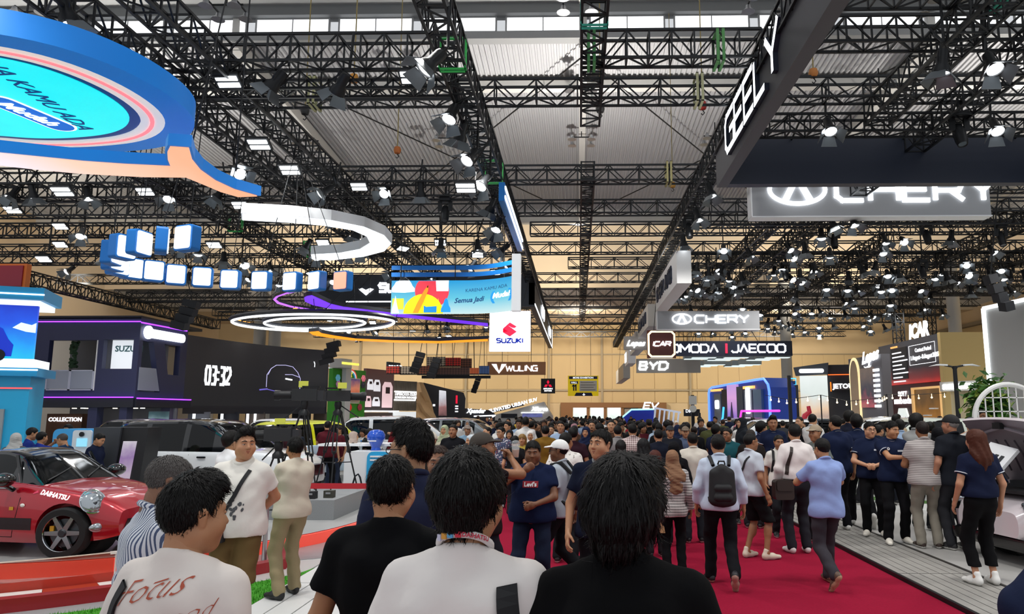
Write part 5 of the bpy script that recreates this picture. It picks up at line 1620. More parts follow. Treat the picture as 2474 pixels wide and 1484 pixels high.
slab(t, 'grey_column', mat('col_grey', '#6a7684', .4), L * .12, L * .24, 0, hL * .88, -.05, .1)
slab(t, 'dark_panel', NAVYD, L * .26, L * .36, 0, hL * .95, -.05, .1)
slab(t, 'picture', screen_mat('violet_picture', [(0, '#2a3a8a'), (.35, '#8a6ac0'), (.65, '#d8a0d8'), (1, '#b898e0')], 'Z', .5, 4, .85, .3, .8), L * .36, L * .52, 0, hL * 1.02, -.06, .1)
MB().prism([(L * .4, 0), (L * .42, 1.8), (L * .44, 2.6), (L * .46, 1.8), (L * .47, 0)], -.1, -.05, 'xz').build('dark_arch', mat('pic_shadow', '#3a2a4a', .5), t)
slab(t, 'dark_panel', mat('panel_slate', '#39424e', .5), L * .52, L * .62, 0, hR * .9, -.05, .1)
slab(t, 'grey_column', MATS['col_grey'], L * .64, L * .76, 0, hR * .84, -.05, .1)
slab(t, 'teal_column', mat('col_teal', '#4a6a86', .4), L * .78, L * .9, 0, hR * .84, -.05, .1)
MB().prism(rrect(L * .68, 1.9, L * .735, 3.4, .1), -.12, -.05, 'xz').build('glowing_sign', SIGNW, t)
MB().prism(rrect(L * .15, 2.2, L * .21, 2.75, .12), -.12, -.05, 'xz').build('glowing_sign', SIGNW, t)
MB().tube([(L * .62, -.4, .9), (L * .68, -.4, 2.05), (L * 1.22, -.4, 2.05)], .06, 6).build('pink_line', glow('led_magenta', '#d83ab0', 1.4), t)
MB().tube([(L * .3, -.3, 1.2), (L * .34, -.3, 1.7), (L * .36, -.3, 2.3)], .06, 6).build('blue_line', glow('led_blue', '#3aa0ff', 1.6), t)
t, L = panel('blue_glass_annex', 'blue framed annex with lit glass strips right of the arched stand', 'booth', 1882, 42.5, 1930, 42.5)
Yg = 42
slab(t, 'body', mat('annex_navy', '#26304e', .5), 0, L, 0, zg(920), .2, 1.5)
for a, b, c, d in ((.05, .5, 935, 916), (.55, .95, 930, 914)):
 MB().tube([(L * a, .1, zg(c)), (L * a, .1, zg(d)), (L * b, .1, zg(d)), (L * b, .1, zg(c)), (L * a, .1, zg(c))], .04, 5).build('light_frame', glow('led_sky', '#4ab8ff', 1.4), t)
slab(t, 'picture', screen_mat('annex_picture', [(0, '#8a90c8'), (.4, '#e8c0a8'), (.7, '#4a80c0'), (1, '#40d0f0')], 'Z', 1.9, 3.2, .8, .6, 1.5), L * .1, L * .6, zg(1000), zg(933), .05, .2)
slab(t, 'dark_front', mat('annex_dark', '#20222a', .5), L * .62, L * 1.0, 0, zg(930), -.1, .2)
ar_ = thing('robot_figure', 'small red and white robot figure on the right stand', 'figure', (xf(1940, 39), 39, 1.45))
MB().tube([(0, 0, 0), (.1, 0, .35), (.35, 0, .55), (.3, 0, .85)], [.16, .14, .13, .1], 8).build('arm', mat('robot_red', '#c02038', .4), ar_, smooth=True)
MB().lathe([(0, -.2), (.22, -.15), (.2, 0), (0, .05)], 12).build('base', mat('robot_dark', '#2a2a2e', .5), ar_)

t, L = panel('tall_light_screen', 'tall pale picture screen under a slanted grey sign head', 'screen', 1936, 41.5, 2003, 41)
Yg = 41
slab(t, 'screen', screen_mat('pale_picture', [(0, '#8a7a80'), (.3, '#e8c8a8'), (.6, '#dfe8e4'), (1, '#f4faf8')], 'Z', 1.2, 4.3, .85, .5, .9), 0, L, 0, zg(908), 0, .2)
MB().prism([(-.2, zg(908)), (-.3, zg(888)), (L + .1, zg(878)), (L + .05, zg(905))], -.3, .3, 'xz').build('sign_head', mat('head_grey', '#4a5058', .6), t)
MB().prism(rrect(.0, zg(902), L * .9, zg(892), .1), -.36, -.3, 'xz').build('glowing_sign', SIGNSOFT, t)
slab(t, 'dark_house', mat('house_dark', '#2a2c32', .6), L, L + 2.2, 0, zg(882), .3, 2.5)
slab(t, 'orange_line', glow('orange_line', '#ff6a2a', 1.2), L + .05, L + 2.2, zg(907), zg(905), .2, .3)
slab(t, 'sign_board', mat('sign_brown', '#3a3230', .6), L * 1.1, L + 2.3, zg(943), zg(928), -.5, .3)
slab(t, 'orange_post', glow('orange_post', '#ff7a1a', 1.2), L * 1.1, L * 1.14, zg(947), zg(925), -.56, -.5)
text(t, 'JETOUR', .36, SIGNW, (L * 1.2, -.55, zg(940)), bold=.012)
t, L = panel('arch_stand', 'grey stand with a cream-lit arch, script name and a picture screen', 'booth', 2057, 37, 2138, 33.5)
Yg = 35
slab(t, 'wall', mat('stand_grey', '#66656a', .6), 0, L, 0, zg(862), 0, .4)
ap = [(L * .05 + L * .15 * (1 - math.cos(a)), zg(905) + L * .25 * math.sin(a)) for a in np.linspace(0, PI, 13)]
MB().prism([(L * .05, .3)] + ap + [(L * .35, .3)], -.08, 0, 'xz').build('lit_arch', glow('cream_arch', '#f2dfa8', .8), t)
MB().prism([(x * .8 + L * .05, z * .97) for x, z in [(L * .05, .3)] + ap + [(L * .35, .3)]], -.1, -.05, 'xz').build('arch_recess', mat('arch_recess', '#b8a080', .6), t)
text(t, 'Lepas', .75, SIGNW, (L * .46, -.06, zg(880)), shear=.45, bold=.03, tilt=R(-6))
MB().prism([(L * .5, zg(886)), (L * .58, zg(890)), (L * .6, zg(886)), (L * .62, zg(890)), (L * .7, zg(886)), (L * .62, zg(894)), (L * .58, zg(894))], -.05, 0, 'xz').build('emblem', SIGNW, t)
slab(t, 'screen', screen_mat('flag_picture', [(0, '#6a8a5a'), (.3, '#b85a60'), (.6, '#3a3a40'), (1, '#6a5a50')], 'Z', 1.4, 3.9, .75, .7, 2), L * .38, L * .78, zg(985), zg(890), -.06, 0)
for k in range(8):
 slab(t, 'white_slat', LEDW, L * .78, L * .92, zg(985 - 12 * k), zg(979 - 12 * k), -.08, 0)
t, L = panel('screen_stand', 'dark red wood stand with a big dark screen showing rules and a date', 'booth', 2137, 38.5, 2284, 32)
Yg = 32
hm, ht = 2.95 + .35, 5.45
hm = zf(921, 32)
slab(t, 'screen', screen_mat('fire_screen', [(0, '#c8281e'), (.12, '#7a1c1c'), (.35, '#2a2226'), (1, '#2b2c33')], 'Z', hm, ht, .75, .12, 1), 0, L, hm, zf(808, 32), -.1, .3)
slab(t, 'wood_front', stripe_mat('wood_front', '#5e2a28', '#4c201f', 9, 'X', .5, .5), 0, L, 0, hm, 0, .3)
slab(t, 'beige_side', mat('beige_side', '#c8ad72', .7), L, L + .25, 0, zf(806, 32), -.1, 3.2)
text(t, 'ICAR', .9, SIGNW, (L * .5, .1, zf(808, 33)), shear=.15, bold=.05, tilt=R(0))
slab(t, 'list_frame', mat('list_dark', '#1e1a1e', .5), L * .24, L * .52, hm + .25, ht - .35, -.13, -.1)
for k in range(8):
 slab(t, 'text_line', SIGNSOFT, L * .27, L * (.43 + .05 * ((k * 7) % 3)), ht - .62 - k * .2, ht - .56 - k * .2, -.15, -.13)
slab(t, 'title_line', glow('title_amber', '#ffb060', 1), L * .25, L * .36, ht - .32, ht - .24, -.15, -.1)
text(t, 'Contest Period', .26, SIGNSOFT, (L * .66, -.13, hm + 1.42), bold=.004)
text(t, '1 August - 8 August 2025', .27, SIGNW, (L * .58, -.13, hm + 1.08), bold=.006)
MB().tube([(L * .56, -.12, hm + .85), (L * .56, -.12, hm + 1.75), (L * .96, -.12, hm + 1.75), (L * .96, -.12, hm + .85), (L * .56, -.12, hm + .85)], .012, 4).build('date_frame', SIGNSOFT, t)
text(t, 'SLOT 7', .3, SIGNW, (L * .3, -.05, hm - .55), bold=.015)
text(t, 'HYDRO ROOM', .28, SIGNW, (L * .22, -.05, hm - .92), bold=.015)
MB().prism([(L * .22, 1.2), (L * .3, hm - 1.15), (L * .42, hm - 1.15), (L * .5, 1.2)], -.08, 0, 'xz').build('lit_hexagon', glow('hexagon', '#e8f0ea', .7), t)
for a, b, c, d in ((.54, .57, 0, hm - .25), (.97, 1.0, 0, hm - .25), (.54, 1.0, hm - .3, hm - .2)):
 slab(t, 'door_frame', glow('door_light', '#e8b878', .5), L * a, L * b, c, d, -.1, 0)
slab(t, 'shop_interior', screen_mat('shop_lit', [(0, '#4a3018'), (.5, '#c08030'), (1, '#6a4818')], 'Z', 0, 2.6, .6, .5, 1.5), L * .57, L * .97, 0, hm - .3, -.03, 0)
for k in range(3):
 slab(t, 'shelf', WHITE, L * (.64 + .1 * k), L * (.72 + .1 * k), 1.5 + .3 * k, 1.56 + .3 * k, -.2, -.03)
t, L = panel('pale_shop', 'pale cream shop front with glowing white name strip', 'booth', 2300, 30, 2400, 28)
Yg = 29
slab(t, 'wall', mat('shop_cream', '#d8cda8', .6), 0, L, 0, zg(930), 0, .3)
slab(t, 'name_strip', mat('strip_white', '#cfcdc6', .5), -.1, L + .1, zg(945), zg(922), -.4, .3)
text(t, 'SUPER HYBRID FAMILY', .27, SIGNW, (.1, -.45, zg(940)), bold=.015)
ex_ = tag(MB().b2((0, 0, 0), (.5, .06, .38)).build('exit_sign', mat('exit_green', '#1a6a44', .5, emit='#1a6a44', strength=.3), loc=(xf(2385, 36), 36.2, zf(920, 36))), 'small green exit sign on the beige wall at right', 'sign')
slab_ = MB().b2((.12, -.01, .1), (.38, 0, .16)).b2((.3, -.01, .06), (.38, 0, .28)).build('pictogram', SIGNSOFT, ex_)
wl = tag(MB().b2((xf(2285, 38), 36.3, 0), (xf(2460, 37), 36.6, zf(806, 34))).build('beige_partition', mat('beige_partition', '#cdb37c', .75)), 'tall plain beige partition behind the pale shop front', 'booth')
t, L = panel('white_portal', 'tall grey stand portal with a thin white light edge at the right border', 'booth', 2400, 26, 2560, 23)
Yg = 26
slab(t, 'wall', mat('portal_wall', '#a8a8a6', .6), 0, L, 0, zf(748, 26), 0, .4)
MB().beam((0, -.05, 0), (0, -.05, zf(748, 26)), .09, .12).beam((0, -.05, zf(748, 26)), (L, -.05, zf(748, 26)), .09, .12).build('light_edge', LEDW, t)
t = thing('street_lamp', 'black street lamp with two white lamp arms on the right stand', 'lamp', (xf(2315, 22.5), 22.5, .03))
hz = zf(888, 22.5)
MB().lathe([(.075, 0), (.06, hz - .1), (.06, hz)], 10).build('pole', BLACK, t, smooth=True)
for s in (-1, 1):
 MB().tube([(0, 0, hz - .15), (s * .08, 0, hz - .02), (s * .3, 0, hz + .02)], .03, 8).build('arm', BLACK, t)
 MB().prism([(s * .25, hz), (s * .5, hz + .02), (s * .75, hz - .01), (s * .5, hz + .06), (s * .25, hz + .05)], -.1, .1, 'xz').build('lamp_head', mat('lamp_head_white', '#e8eaea', .4), t)
for i, px in enumerate((1910, 1690)):
 tag(MB().b2((-.04, -.04, 0), (.04, .04, 1.9 + 1.0 * (1 - i))).build('stand_pole', BLACK, loc=(xf(px, 20 + 8 * i), 20 + 8 * i, .03)), 'thin black pole standing among the crowd on the right, %s' % ('near one', 'far one')[i], 'pole')
t = thing('round_trellis', 'round white trellis frame with grid at the right edge', 'trellis', (xf(2440, 14.7), 14.7, .126))
TRW = mat('trellis_white', '#e6e6e4', .4)
rad = (xf(2440, 14.7) - xf(2354, 14.7))
zc = zf(930, 14.7) - rad - .126
MB().tube([(-rad, 0, 0)] + [(-rad * math.cos(a), 0, zc + rad * math.sin(a)) for a in np.linspace(0, PI, 28)] + [(rad, 0, 0)], .05, 8).build('rim', TRW, t, smooth=True)
for k in range(-4, 5):
 u = k * rad / 4.5
 MB().beam((u, 0, .0), (u, 0, zc + math.sqrt(max(0, rad * rad - u * u))), .02).build('upright_bar', TRW, t)
for k in range(9):
 z = .2 + k * .27
 hh = rad if z < zc else math.sqrt(max(0, rad * rad - (z - zc) ** 2))
 if hh > .1:
  MB().beam((-hh, 0, z), (hh, 0, z), .02).build('cross_bar', TRW, t)
pl = thing('leafy_plant', 'dense leafy green plant behind the white trellis', 'plant', (xf(2392, 15.9), 15.9, .126))
LEAFS = [mat('leaf_a', '#4a7a2c', .6), mat('leaf_b', '#2f5a22', .6), mat('leaf_c', '#8aa03c', .6)]
lf = MB()
rg = random.Random(8)
for k in range(900):
 a, b = rg.gauss(0, .2), rg.gauss(0, .15)
 z = 1.95 + rg.gauss(0, .24)
 M = Euler((rg.uniform(-1, 1), rg.uniform(-1, 1), rg.uniform(0, 6))).to_matrix()
 P4 = [M @ Vector(q) + Vector((a, b, max(1.2, z))) for q in ((0, -.11, 0), (.05, 0, .02), (0, .12, 0), (-.05, 0, .02))]
 lf.add(P4, [(0, 1, 2, 3)], rg.choice((0, 0, 1, 1, 2)))
stuff(lf.build('foliage', LEAFS, pl))
MB().lathe([(.3, 0), (.35, .75), (.3, .75), (0, .7)], 12).build('pot', WHITE, pl)
MB().tube([(0, 0, .7), (.02, 0, 1.9)], .04, 6).build('stem', mat('stem', '#5a4a2a', .8), pl)
sg = thing('string_lights', 'string of small warm bulbs sagging before the right stands', 'lamp', (xf(1890, 30), 30, 2.7))
prev = None
ps = [Vector((xf(px, 30), 30, zf(py, 30))) - sg.location for px, py in ((1850, 955), (1905, 966), (1985, 955), (2050, 970), (2130, 962), (2145, 953), (2200, 955), (2290, 950))]
MB().tube(ps, .012, 4).build('cable', BLACK, sg)
for a, b in zip(ps[:-1], ps[1:]):
 for f in (.25, .6, .95):
  p = a.lerp(b, f)
  MB().beam((p.x, p.y, p.z), (p.x, p.y, p.z - .12), .015).ball((p.x, p.y, p.z - .15), .04, 8, 6).build('bulb', glow('bulb_warm', '#ffe2b0', 3), sg)
for q in (ps[2], ps[5]):
 MB().beam((q.x, q.y, -2.67), (q.x, q.y, q.z), .04).build('post', BLACK, sg)
t = thing('dark_kiosk', 'dark grey slanted display kiosk with a lit info panel behind the red car', 'kiosk', (xf(315, 13.5), 13.5, .01))
zk = zf(1035, 13.5)
MB().prism([(-.62, 0), (-.66, zk), (-.15, zk), (-.25, .6), (-.25, 0)], 0, .5, 'xz').build('body', mat('kiosk_grey', '#3a3d42', .5), t)
MB().prism([(-.25, 0), (-.15, zk), (.33, zk), (.18, 0)], .05, .5, 'xz').build('shade', mat('kiosk_black', '#16171a', .5), t)
MB().prism([(-.18, .7), (-.1, zk - .25), (.14, zk - .25), (.06, .7)], .02, .06, 'xz').build('info_panel', screen_mat('kiosk_info', [(0, '#c8b8c8'), (.5, '#9a7ab0'), (1, '#e8e4e8')], 'Z', .7, 1.5, .7, .5, 5), t)
for i, (pl_, pr_, Y_, lab) in enumerate(((133, 240, 15.5, 'light blue stand-up counter with a white tablet panel'), (240, 300, 16.5, 'plain light blue counter behind the kiosk'))):
 t, L = panel('blue_counter', lab, 'counter', pl_, Y_, pr_, Y_)
 MB().prism(rrect(0, 0, L, zf(1037, Y_), .12), 0, .6, 'xz').build('body', mat('counter_blue', '#3aa2e0', .4), t)
 if i == 0:
  MB().prism(rrect(L * .48, .4, L * .9, zf(1040, Y_), .06), -.05, 0, 'xz').build('white_panel', mat('counter_white', '#dfe6ea', .4), t)
  MB().lathe([(0, 0), (.05, 0), (.05, .03), (0, .03)], 12, axis='Y', c=(L * .7, -.09, zf(1050, Y_))).build('camera_dot', BLACK, t)
  slab(t, 'tablet', glow('tablet_blue', '#8ad0e8', .6), L * .6, L * .82, zf(1080, Y_), zf(1060, Y_), -.08, -.05)
t = thing('reception_counter', 'white reception counter with light blue curved panel', 'counter', (xf(895, 15), 15, .01))
zk = zf(1093, 15)
MB().prism(rrect(-.5, 0, .4, zk, .1), 0, .9, 'xz').build('body', mat('recep_white', '#e8eaec', .35), t)
MB().prism(rrect(-.02, 0, .44, zk, .12), -.06, 0, 'xz').build('blue_panel', mat('recep_blue', '#2aa4dc', .35), t)
for zz_ in (.62, .7, .95, 1.02):
 MB().b2((.05, -.09, zz_), (.3, -.05, zz_ + .03)).build('white_line', WHITE, t)
t = tag(MB().prism(rrect(-1.2, 0, .5, .05, .02), 0, .8, 'xz').build('counter_top', WHITE, loc=(xf(900, 15.4), 15.6, zf(1080, 15.4))), 'white desk top with leaflets behind the counter', 'counter')
t = thing('blue_figure', 'glossy blue balloon-like figure on the white counter', 'figure', (xf(911, 15.5), 15.5, zk + .01))
MB().lathe([(0, 0), (.11, .0), (.09, .06), (.13, .14), (.19, .24), (.19, .32), (.14, .4), (.06, .43), (0, .43)], 16).build('body', mat('figure_blue', '#1a54c8', .15, coat=.6), t, smooth=True)
for k in range(3):
 MB().tube([(.17 * math.cos(a0), .17 * math.sin(a0), .2 + .06 * k) for a0 in np.linspace(3.6 + .4 * k, 5.0 + .3 * k, 6)], .014, 6).build('white_curve', WHITE, t)
bo = thing('water_bottle', 'small clear water bottle on the white counter', 'bottle', (xf(875, 15.3), 15.3, zk + .0))
MB().lathe([(0, 0), (.03, 0), (.03, .14), (.012, .18), (.012, .21), (0, .21)], 10).build('body', GLASS, bo, smooth=True)
MB().lathe([(0, .2), (.015, .2), (.015, .225), (0, .225)], 8).build('cap', BLUE, bo)
t = thing('folding_stool', 'black folding step stool leaning at the white counter', 'stool', (xf(869, 14.7), 14.7, .01))
MB().tube([(-.14, 0, 0), (-.1, .05, .5), (-.06, .06, .66), (0, .06, .7), (.04, .06, .64), (.08, .05, .5), (.17, 0, 0)], .018, 6).build('back_frame', BLACK, t)
MB().tube([(-.2, -.1, 0), (-.05, .02, .4)], .016, 6).build('front_leg', BLACK, t)
MB().tube([(.22, -.1, 0), (.06, .02, .4)], .016, 6).build('front_leg', BLACK, t)
MB().box((.01, -.03, .22), (.26, .12, .025)).build('step', BLACK, t)

pt = tag(MB().b2((-5.15, 12.2, 0), (-4.0, 14.35, .5)).build('camera_plinth', mat('plinth_granite', '#8d9092', .75, noise=.25, nscale=90)), 'low speckled grey plinth carrying two camera tripods', 'plinth')

def tripod(label, x, y, z, hgt, yaw=0., cam_label='', big=True):
 t = thing('tripod', label, 'tripod', (x, y, z), yaw)
 top = hgt - .25
 for k in range(3):
  a = k * 2 * PI / 3 + .3
  f = Vector((.45 * math.cos(a), .45 * math.sin(a), 0)); up = Vector((.06 * math.cos(a), .06 * math.sin(a), top))
  side = Vector((-math.sin(a), math.cos(a), 0)) * .035
  mid = f.lerp(up, .5)
  lg = MB()
  lg.tube([f, mid], .014, 6); lg.tube([mid + side, up + side], .012, 6); lg.tube([mid - side, up - side], .012, 6); lg.box(mid, (.06, .06, .05))
  lg.build('leg', BLACK, t)
  MB().beam((0, 0, top * .36), f.lerp(up, .36), .016).build('spreader', BLACK, t)
 MB().lathe([(.0, top - .03), (.09, top - .03), (.09, top + .03), (.05, top + .08), (.07, top + .16), (.06, hgt - .03), (0, hgt - .03)], 12).build('fluid_head', BLACK, t, smooth=True)
 MB().tube([(.05, 0, hgt - .1), (.35, -.25, hgt - .32)], .012, 6).build('pan_bar', BLACK, t)
 c = thing('video_camera', cam_label, 'camera', (x, y, z + hgt - .03), yaw)
 MB().box((0, 0, .11), (.42, .16, .2)).build('body', mat('cam_black', '#1c1e21', .5), c)
 MB().lathe([(.06, 0), (.075, .02), (.075, .2), (.09, .22), (.09, .3), (.07, .3)], 14, axis='X', c=(.2, 0, .1)).build('lens', BLACK, c, smooth=True)
 MB().box((-.1, 0, .25), (.3, .03, .03)).beam((-.22, 0, .2), (-.22, 0, .26), .03).beam((.02, 0, .2), (.02, 0, .26), .03).build('handle', BLACK, c)
 MB().box((-.26, 0, .1), (.12, .12, .17)).build('battery', CHAR, c)
 MB().box((.05, -.12, .3), (.16, .03, .11)).build('monitor', mat('monitor_green', '#9aa03a', .4, emit='#c8c850', strength=.4), c)
 return t

p = on_z(800, 1200, .5)
tripod('tall black tripod on the grey plinth, left one', -4.8, 12.8, .5, zf(965, 12.8) - .5, PI + .2, 'black video camera on the left plinth tripod with an upright monitor')
tripod('tall black tripod on the grey plinth, right one', -4.5, 13.7, .5, zf(967, 13.7) - .5, .4, 'black video camera on the right plinth tripod')
tripod('black tripod left of the plinth beside the glass rail', xf(678, 11.3), 11.3, .01, zf(1065, 11.3), PI, 'black video camera on the tripod by the glass rail')
for i, (x, y, c) in enumerate(((-4.75, 12.35, '#5a1a28'), (-4.45, 12.4, '#1c1c20'), (-4.2, 12.55, '#3a3a30'))):
 t = thing('gear_box', ['dark red box lying on the grey plinth', 'small black gear box lying on the grey plinth', 'square black battery pack on the grey plinth'][i], 'box', (x, y, .5))
 MB().box((0, 0, .06), (.16, .14, .12)).build('case', mat('gear' + c, c, .5), t)
 MB().box((0, -.075, .08), (.08, .015, .03)).build('plate', STEEL, t)
qb = thing('queue_post', 'steel queue barrier post with a red belt beside the glass rail', 'barrier', (xf(658, 9.6), 9.6, .01))
MB().lathe([(.16, 0), (.16, .02), (.03, .04), (.03, .95), (.04, .95), (.04, 1.03), (0, 1.03)], 14).build('post', STEEL, qb, smooth=True)
MB().b2((.03, -.004, .93), (1.3, .004, 1.0)).build('belt', mat('belt_red', '#b81c2c', .6), qb)

# ---------------------------------------------------------------- cars
def crom(P, t):
 """Catmull-Rom through the rows of P at parameter t in 0..len-1"""
 n = len(P)
 i = np.clip(np.floor(t).astype(int), 0, n - 2)
 f = (t - i)[:, None]
 p1, p2 = P[i], P[i + 1]
 p0, p3 = P[np.maximum(i - 1, 0)], P[np.minimum(i + 2, n - 1)]
 return .5 * (2 * p1 + (p2 - p0) * f + (2 * p0 - 5 * p1 + 4 * p2 - p3) * f ** 2 + (3 * p1 - p0 - 3 * p2 + p3) * f ** 3)

def bool_cut(me, cutter):
 a = bpy.data.objects.new('tmp_a', me); b = bpy.data.objects.new('tmp_b', cutter)
 COL.objects.link(a); COL.objects.link(b)
 m = a.modifiers.new('b', 'BOOLEAN'); m.operation = 'DIFFERENCE'; m.object = b; m.solver = 'EXACT'
 dg = bpy.context.evaluated_depsgraph_get()
 r = bpy.data.meshes.new_from_object(a.evaluated_get(dg))
 bpy.data.objects.remove(a); bpy.data.objects.remove(b)
 return r

CARGLASS = mat('car_glass', '#06080a', .05, spec=.35)
TYRE = mat('tyre', '#121314', .8)
CHROME = mat('chrome', '#d4d8dc', .12, 1.)
BLKGLOSS = mat('black_gloss', '#0c0e12', .12, coat=.8)
HEADL = mat('headlamp', '#aab2b8', .1, .75, coat=1.)
TAILR = mat('tail_red', '#b01020', .15, coat=.8, emit='#d01020', strength=.3)

def wheel_meshes(r, w, spokes=6):
 ty = MB().lathe([(r * .7, -w / 2), (r * .93, -w / 2), (r, -w * .36), (r, w * .36), (r * .93, w / 2), (r * .7, w / 2)], 36, axis='Y', cap=False).mesh('tyre', TYRE, True)
 rm = MB().lathe([(r * .72, -w * .5), (r * .74, -w * .44), (r * .7, -w * .4), (r * .66, -w * .1), (r * .68, w * .4)], 36, axis='Y', cap=False).mesh('rim', CHROME, True)
 sp = []
 sm = MB()
 for k in range(spokes):
  a = 2 * PI * k / spokes
  ca, sa = math.cos(a), math.sin(a)
  q = [Vector((ca * d - sa * o, 0, sa * d + ca * o)) for d, o in ((r * .12, -r * .1), (r * .68, -r * .07), (r * .68, r * .07), (r * .12, r * .1))]
  sm.add([(p.x, -w * .34 + (.0 if i in (0, 3) else -w * .05), p.z) for i, p in enumerate(q)] + [(p.x, -w * .2, p.z) for p in q], [(0, 1, 2, 3), (7, 6, 5, 4), (0, 4, 5, 1), (1, 5, 6, 2), (2, 6, 7, 3), (3, 7, 4, 0)])
 s_ = sm.mesh('spokes', mat('spoke_grey', '#9aa0a4', .25, .9))
 hb = MB().lathe([(0, -w * .42), (r * .11, -w * .42), (r * .17, -w * .34), (r * .17, -w * .2), (0, -w * .2)], 18, axis='Y').mesh('hub', mat('hub_dark', '#3a3c40', .4, .6), True)
 ds = MB().lathe([(0, -w * .08), (r * .55, -w * .08), (r * .55, 0), (0, 0)], 28, axis='Y').mesh('brake_disc', mat('disc_steel', '#55585c', .4, .8))
 cl = MB().box((-r * .45, -w * .14, r * .1), (r * .16, w * .2, r * .36)).mesh('caliper', mat('caliper_yellow', '#e8a818', .4))
 return ty, rm, s_, hb, ds, cl

def add_wheel(parent, x, y, r, meshes, steer=0., detail=True):
 ty, rm, sp, hb, ds, cl = meshes
 o = link('wheel', ty, parent, (x, y, r), (0, 0, (steer if y < 0 else steer + PI)))
 link('rim', rm, o); link('spokes', sp, o)
 if detail:
  link('hub', hb, o); link('brake_disc', ds, o); link('caliper', cl, o)
 return o

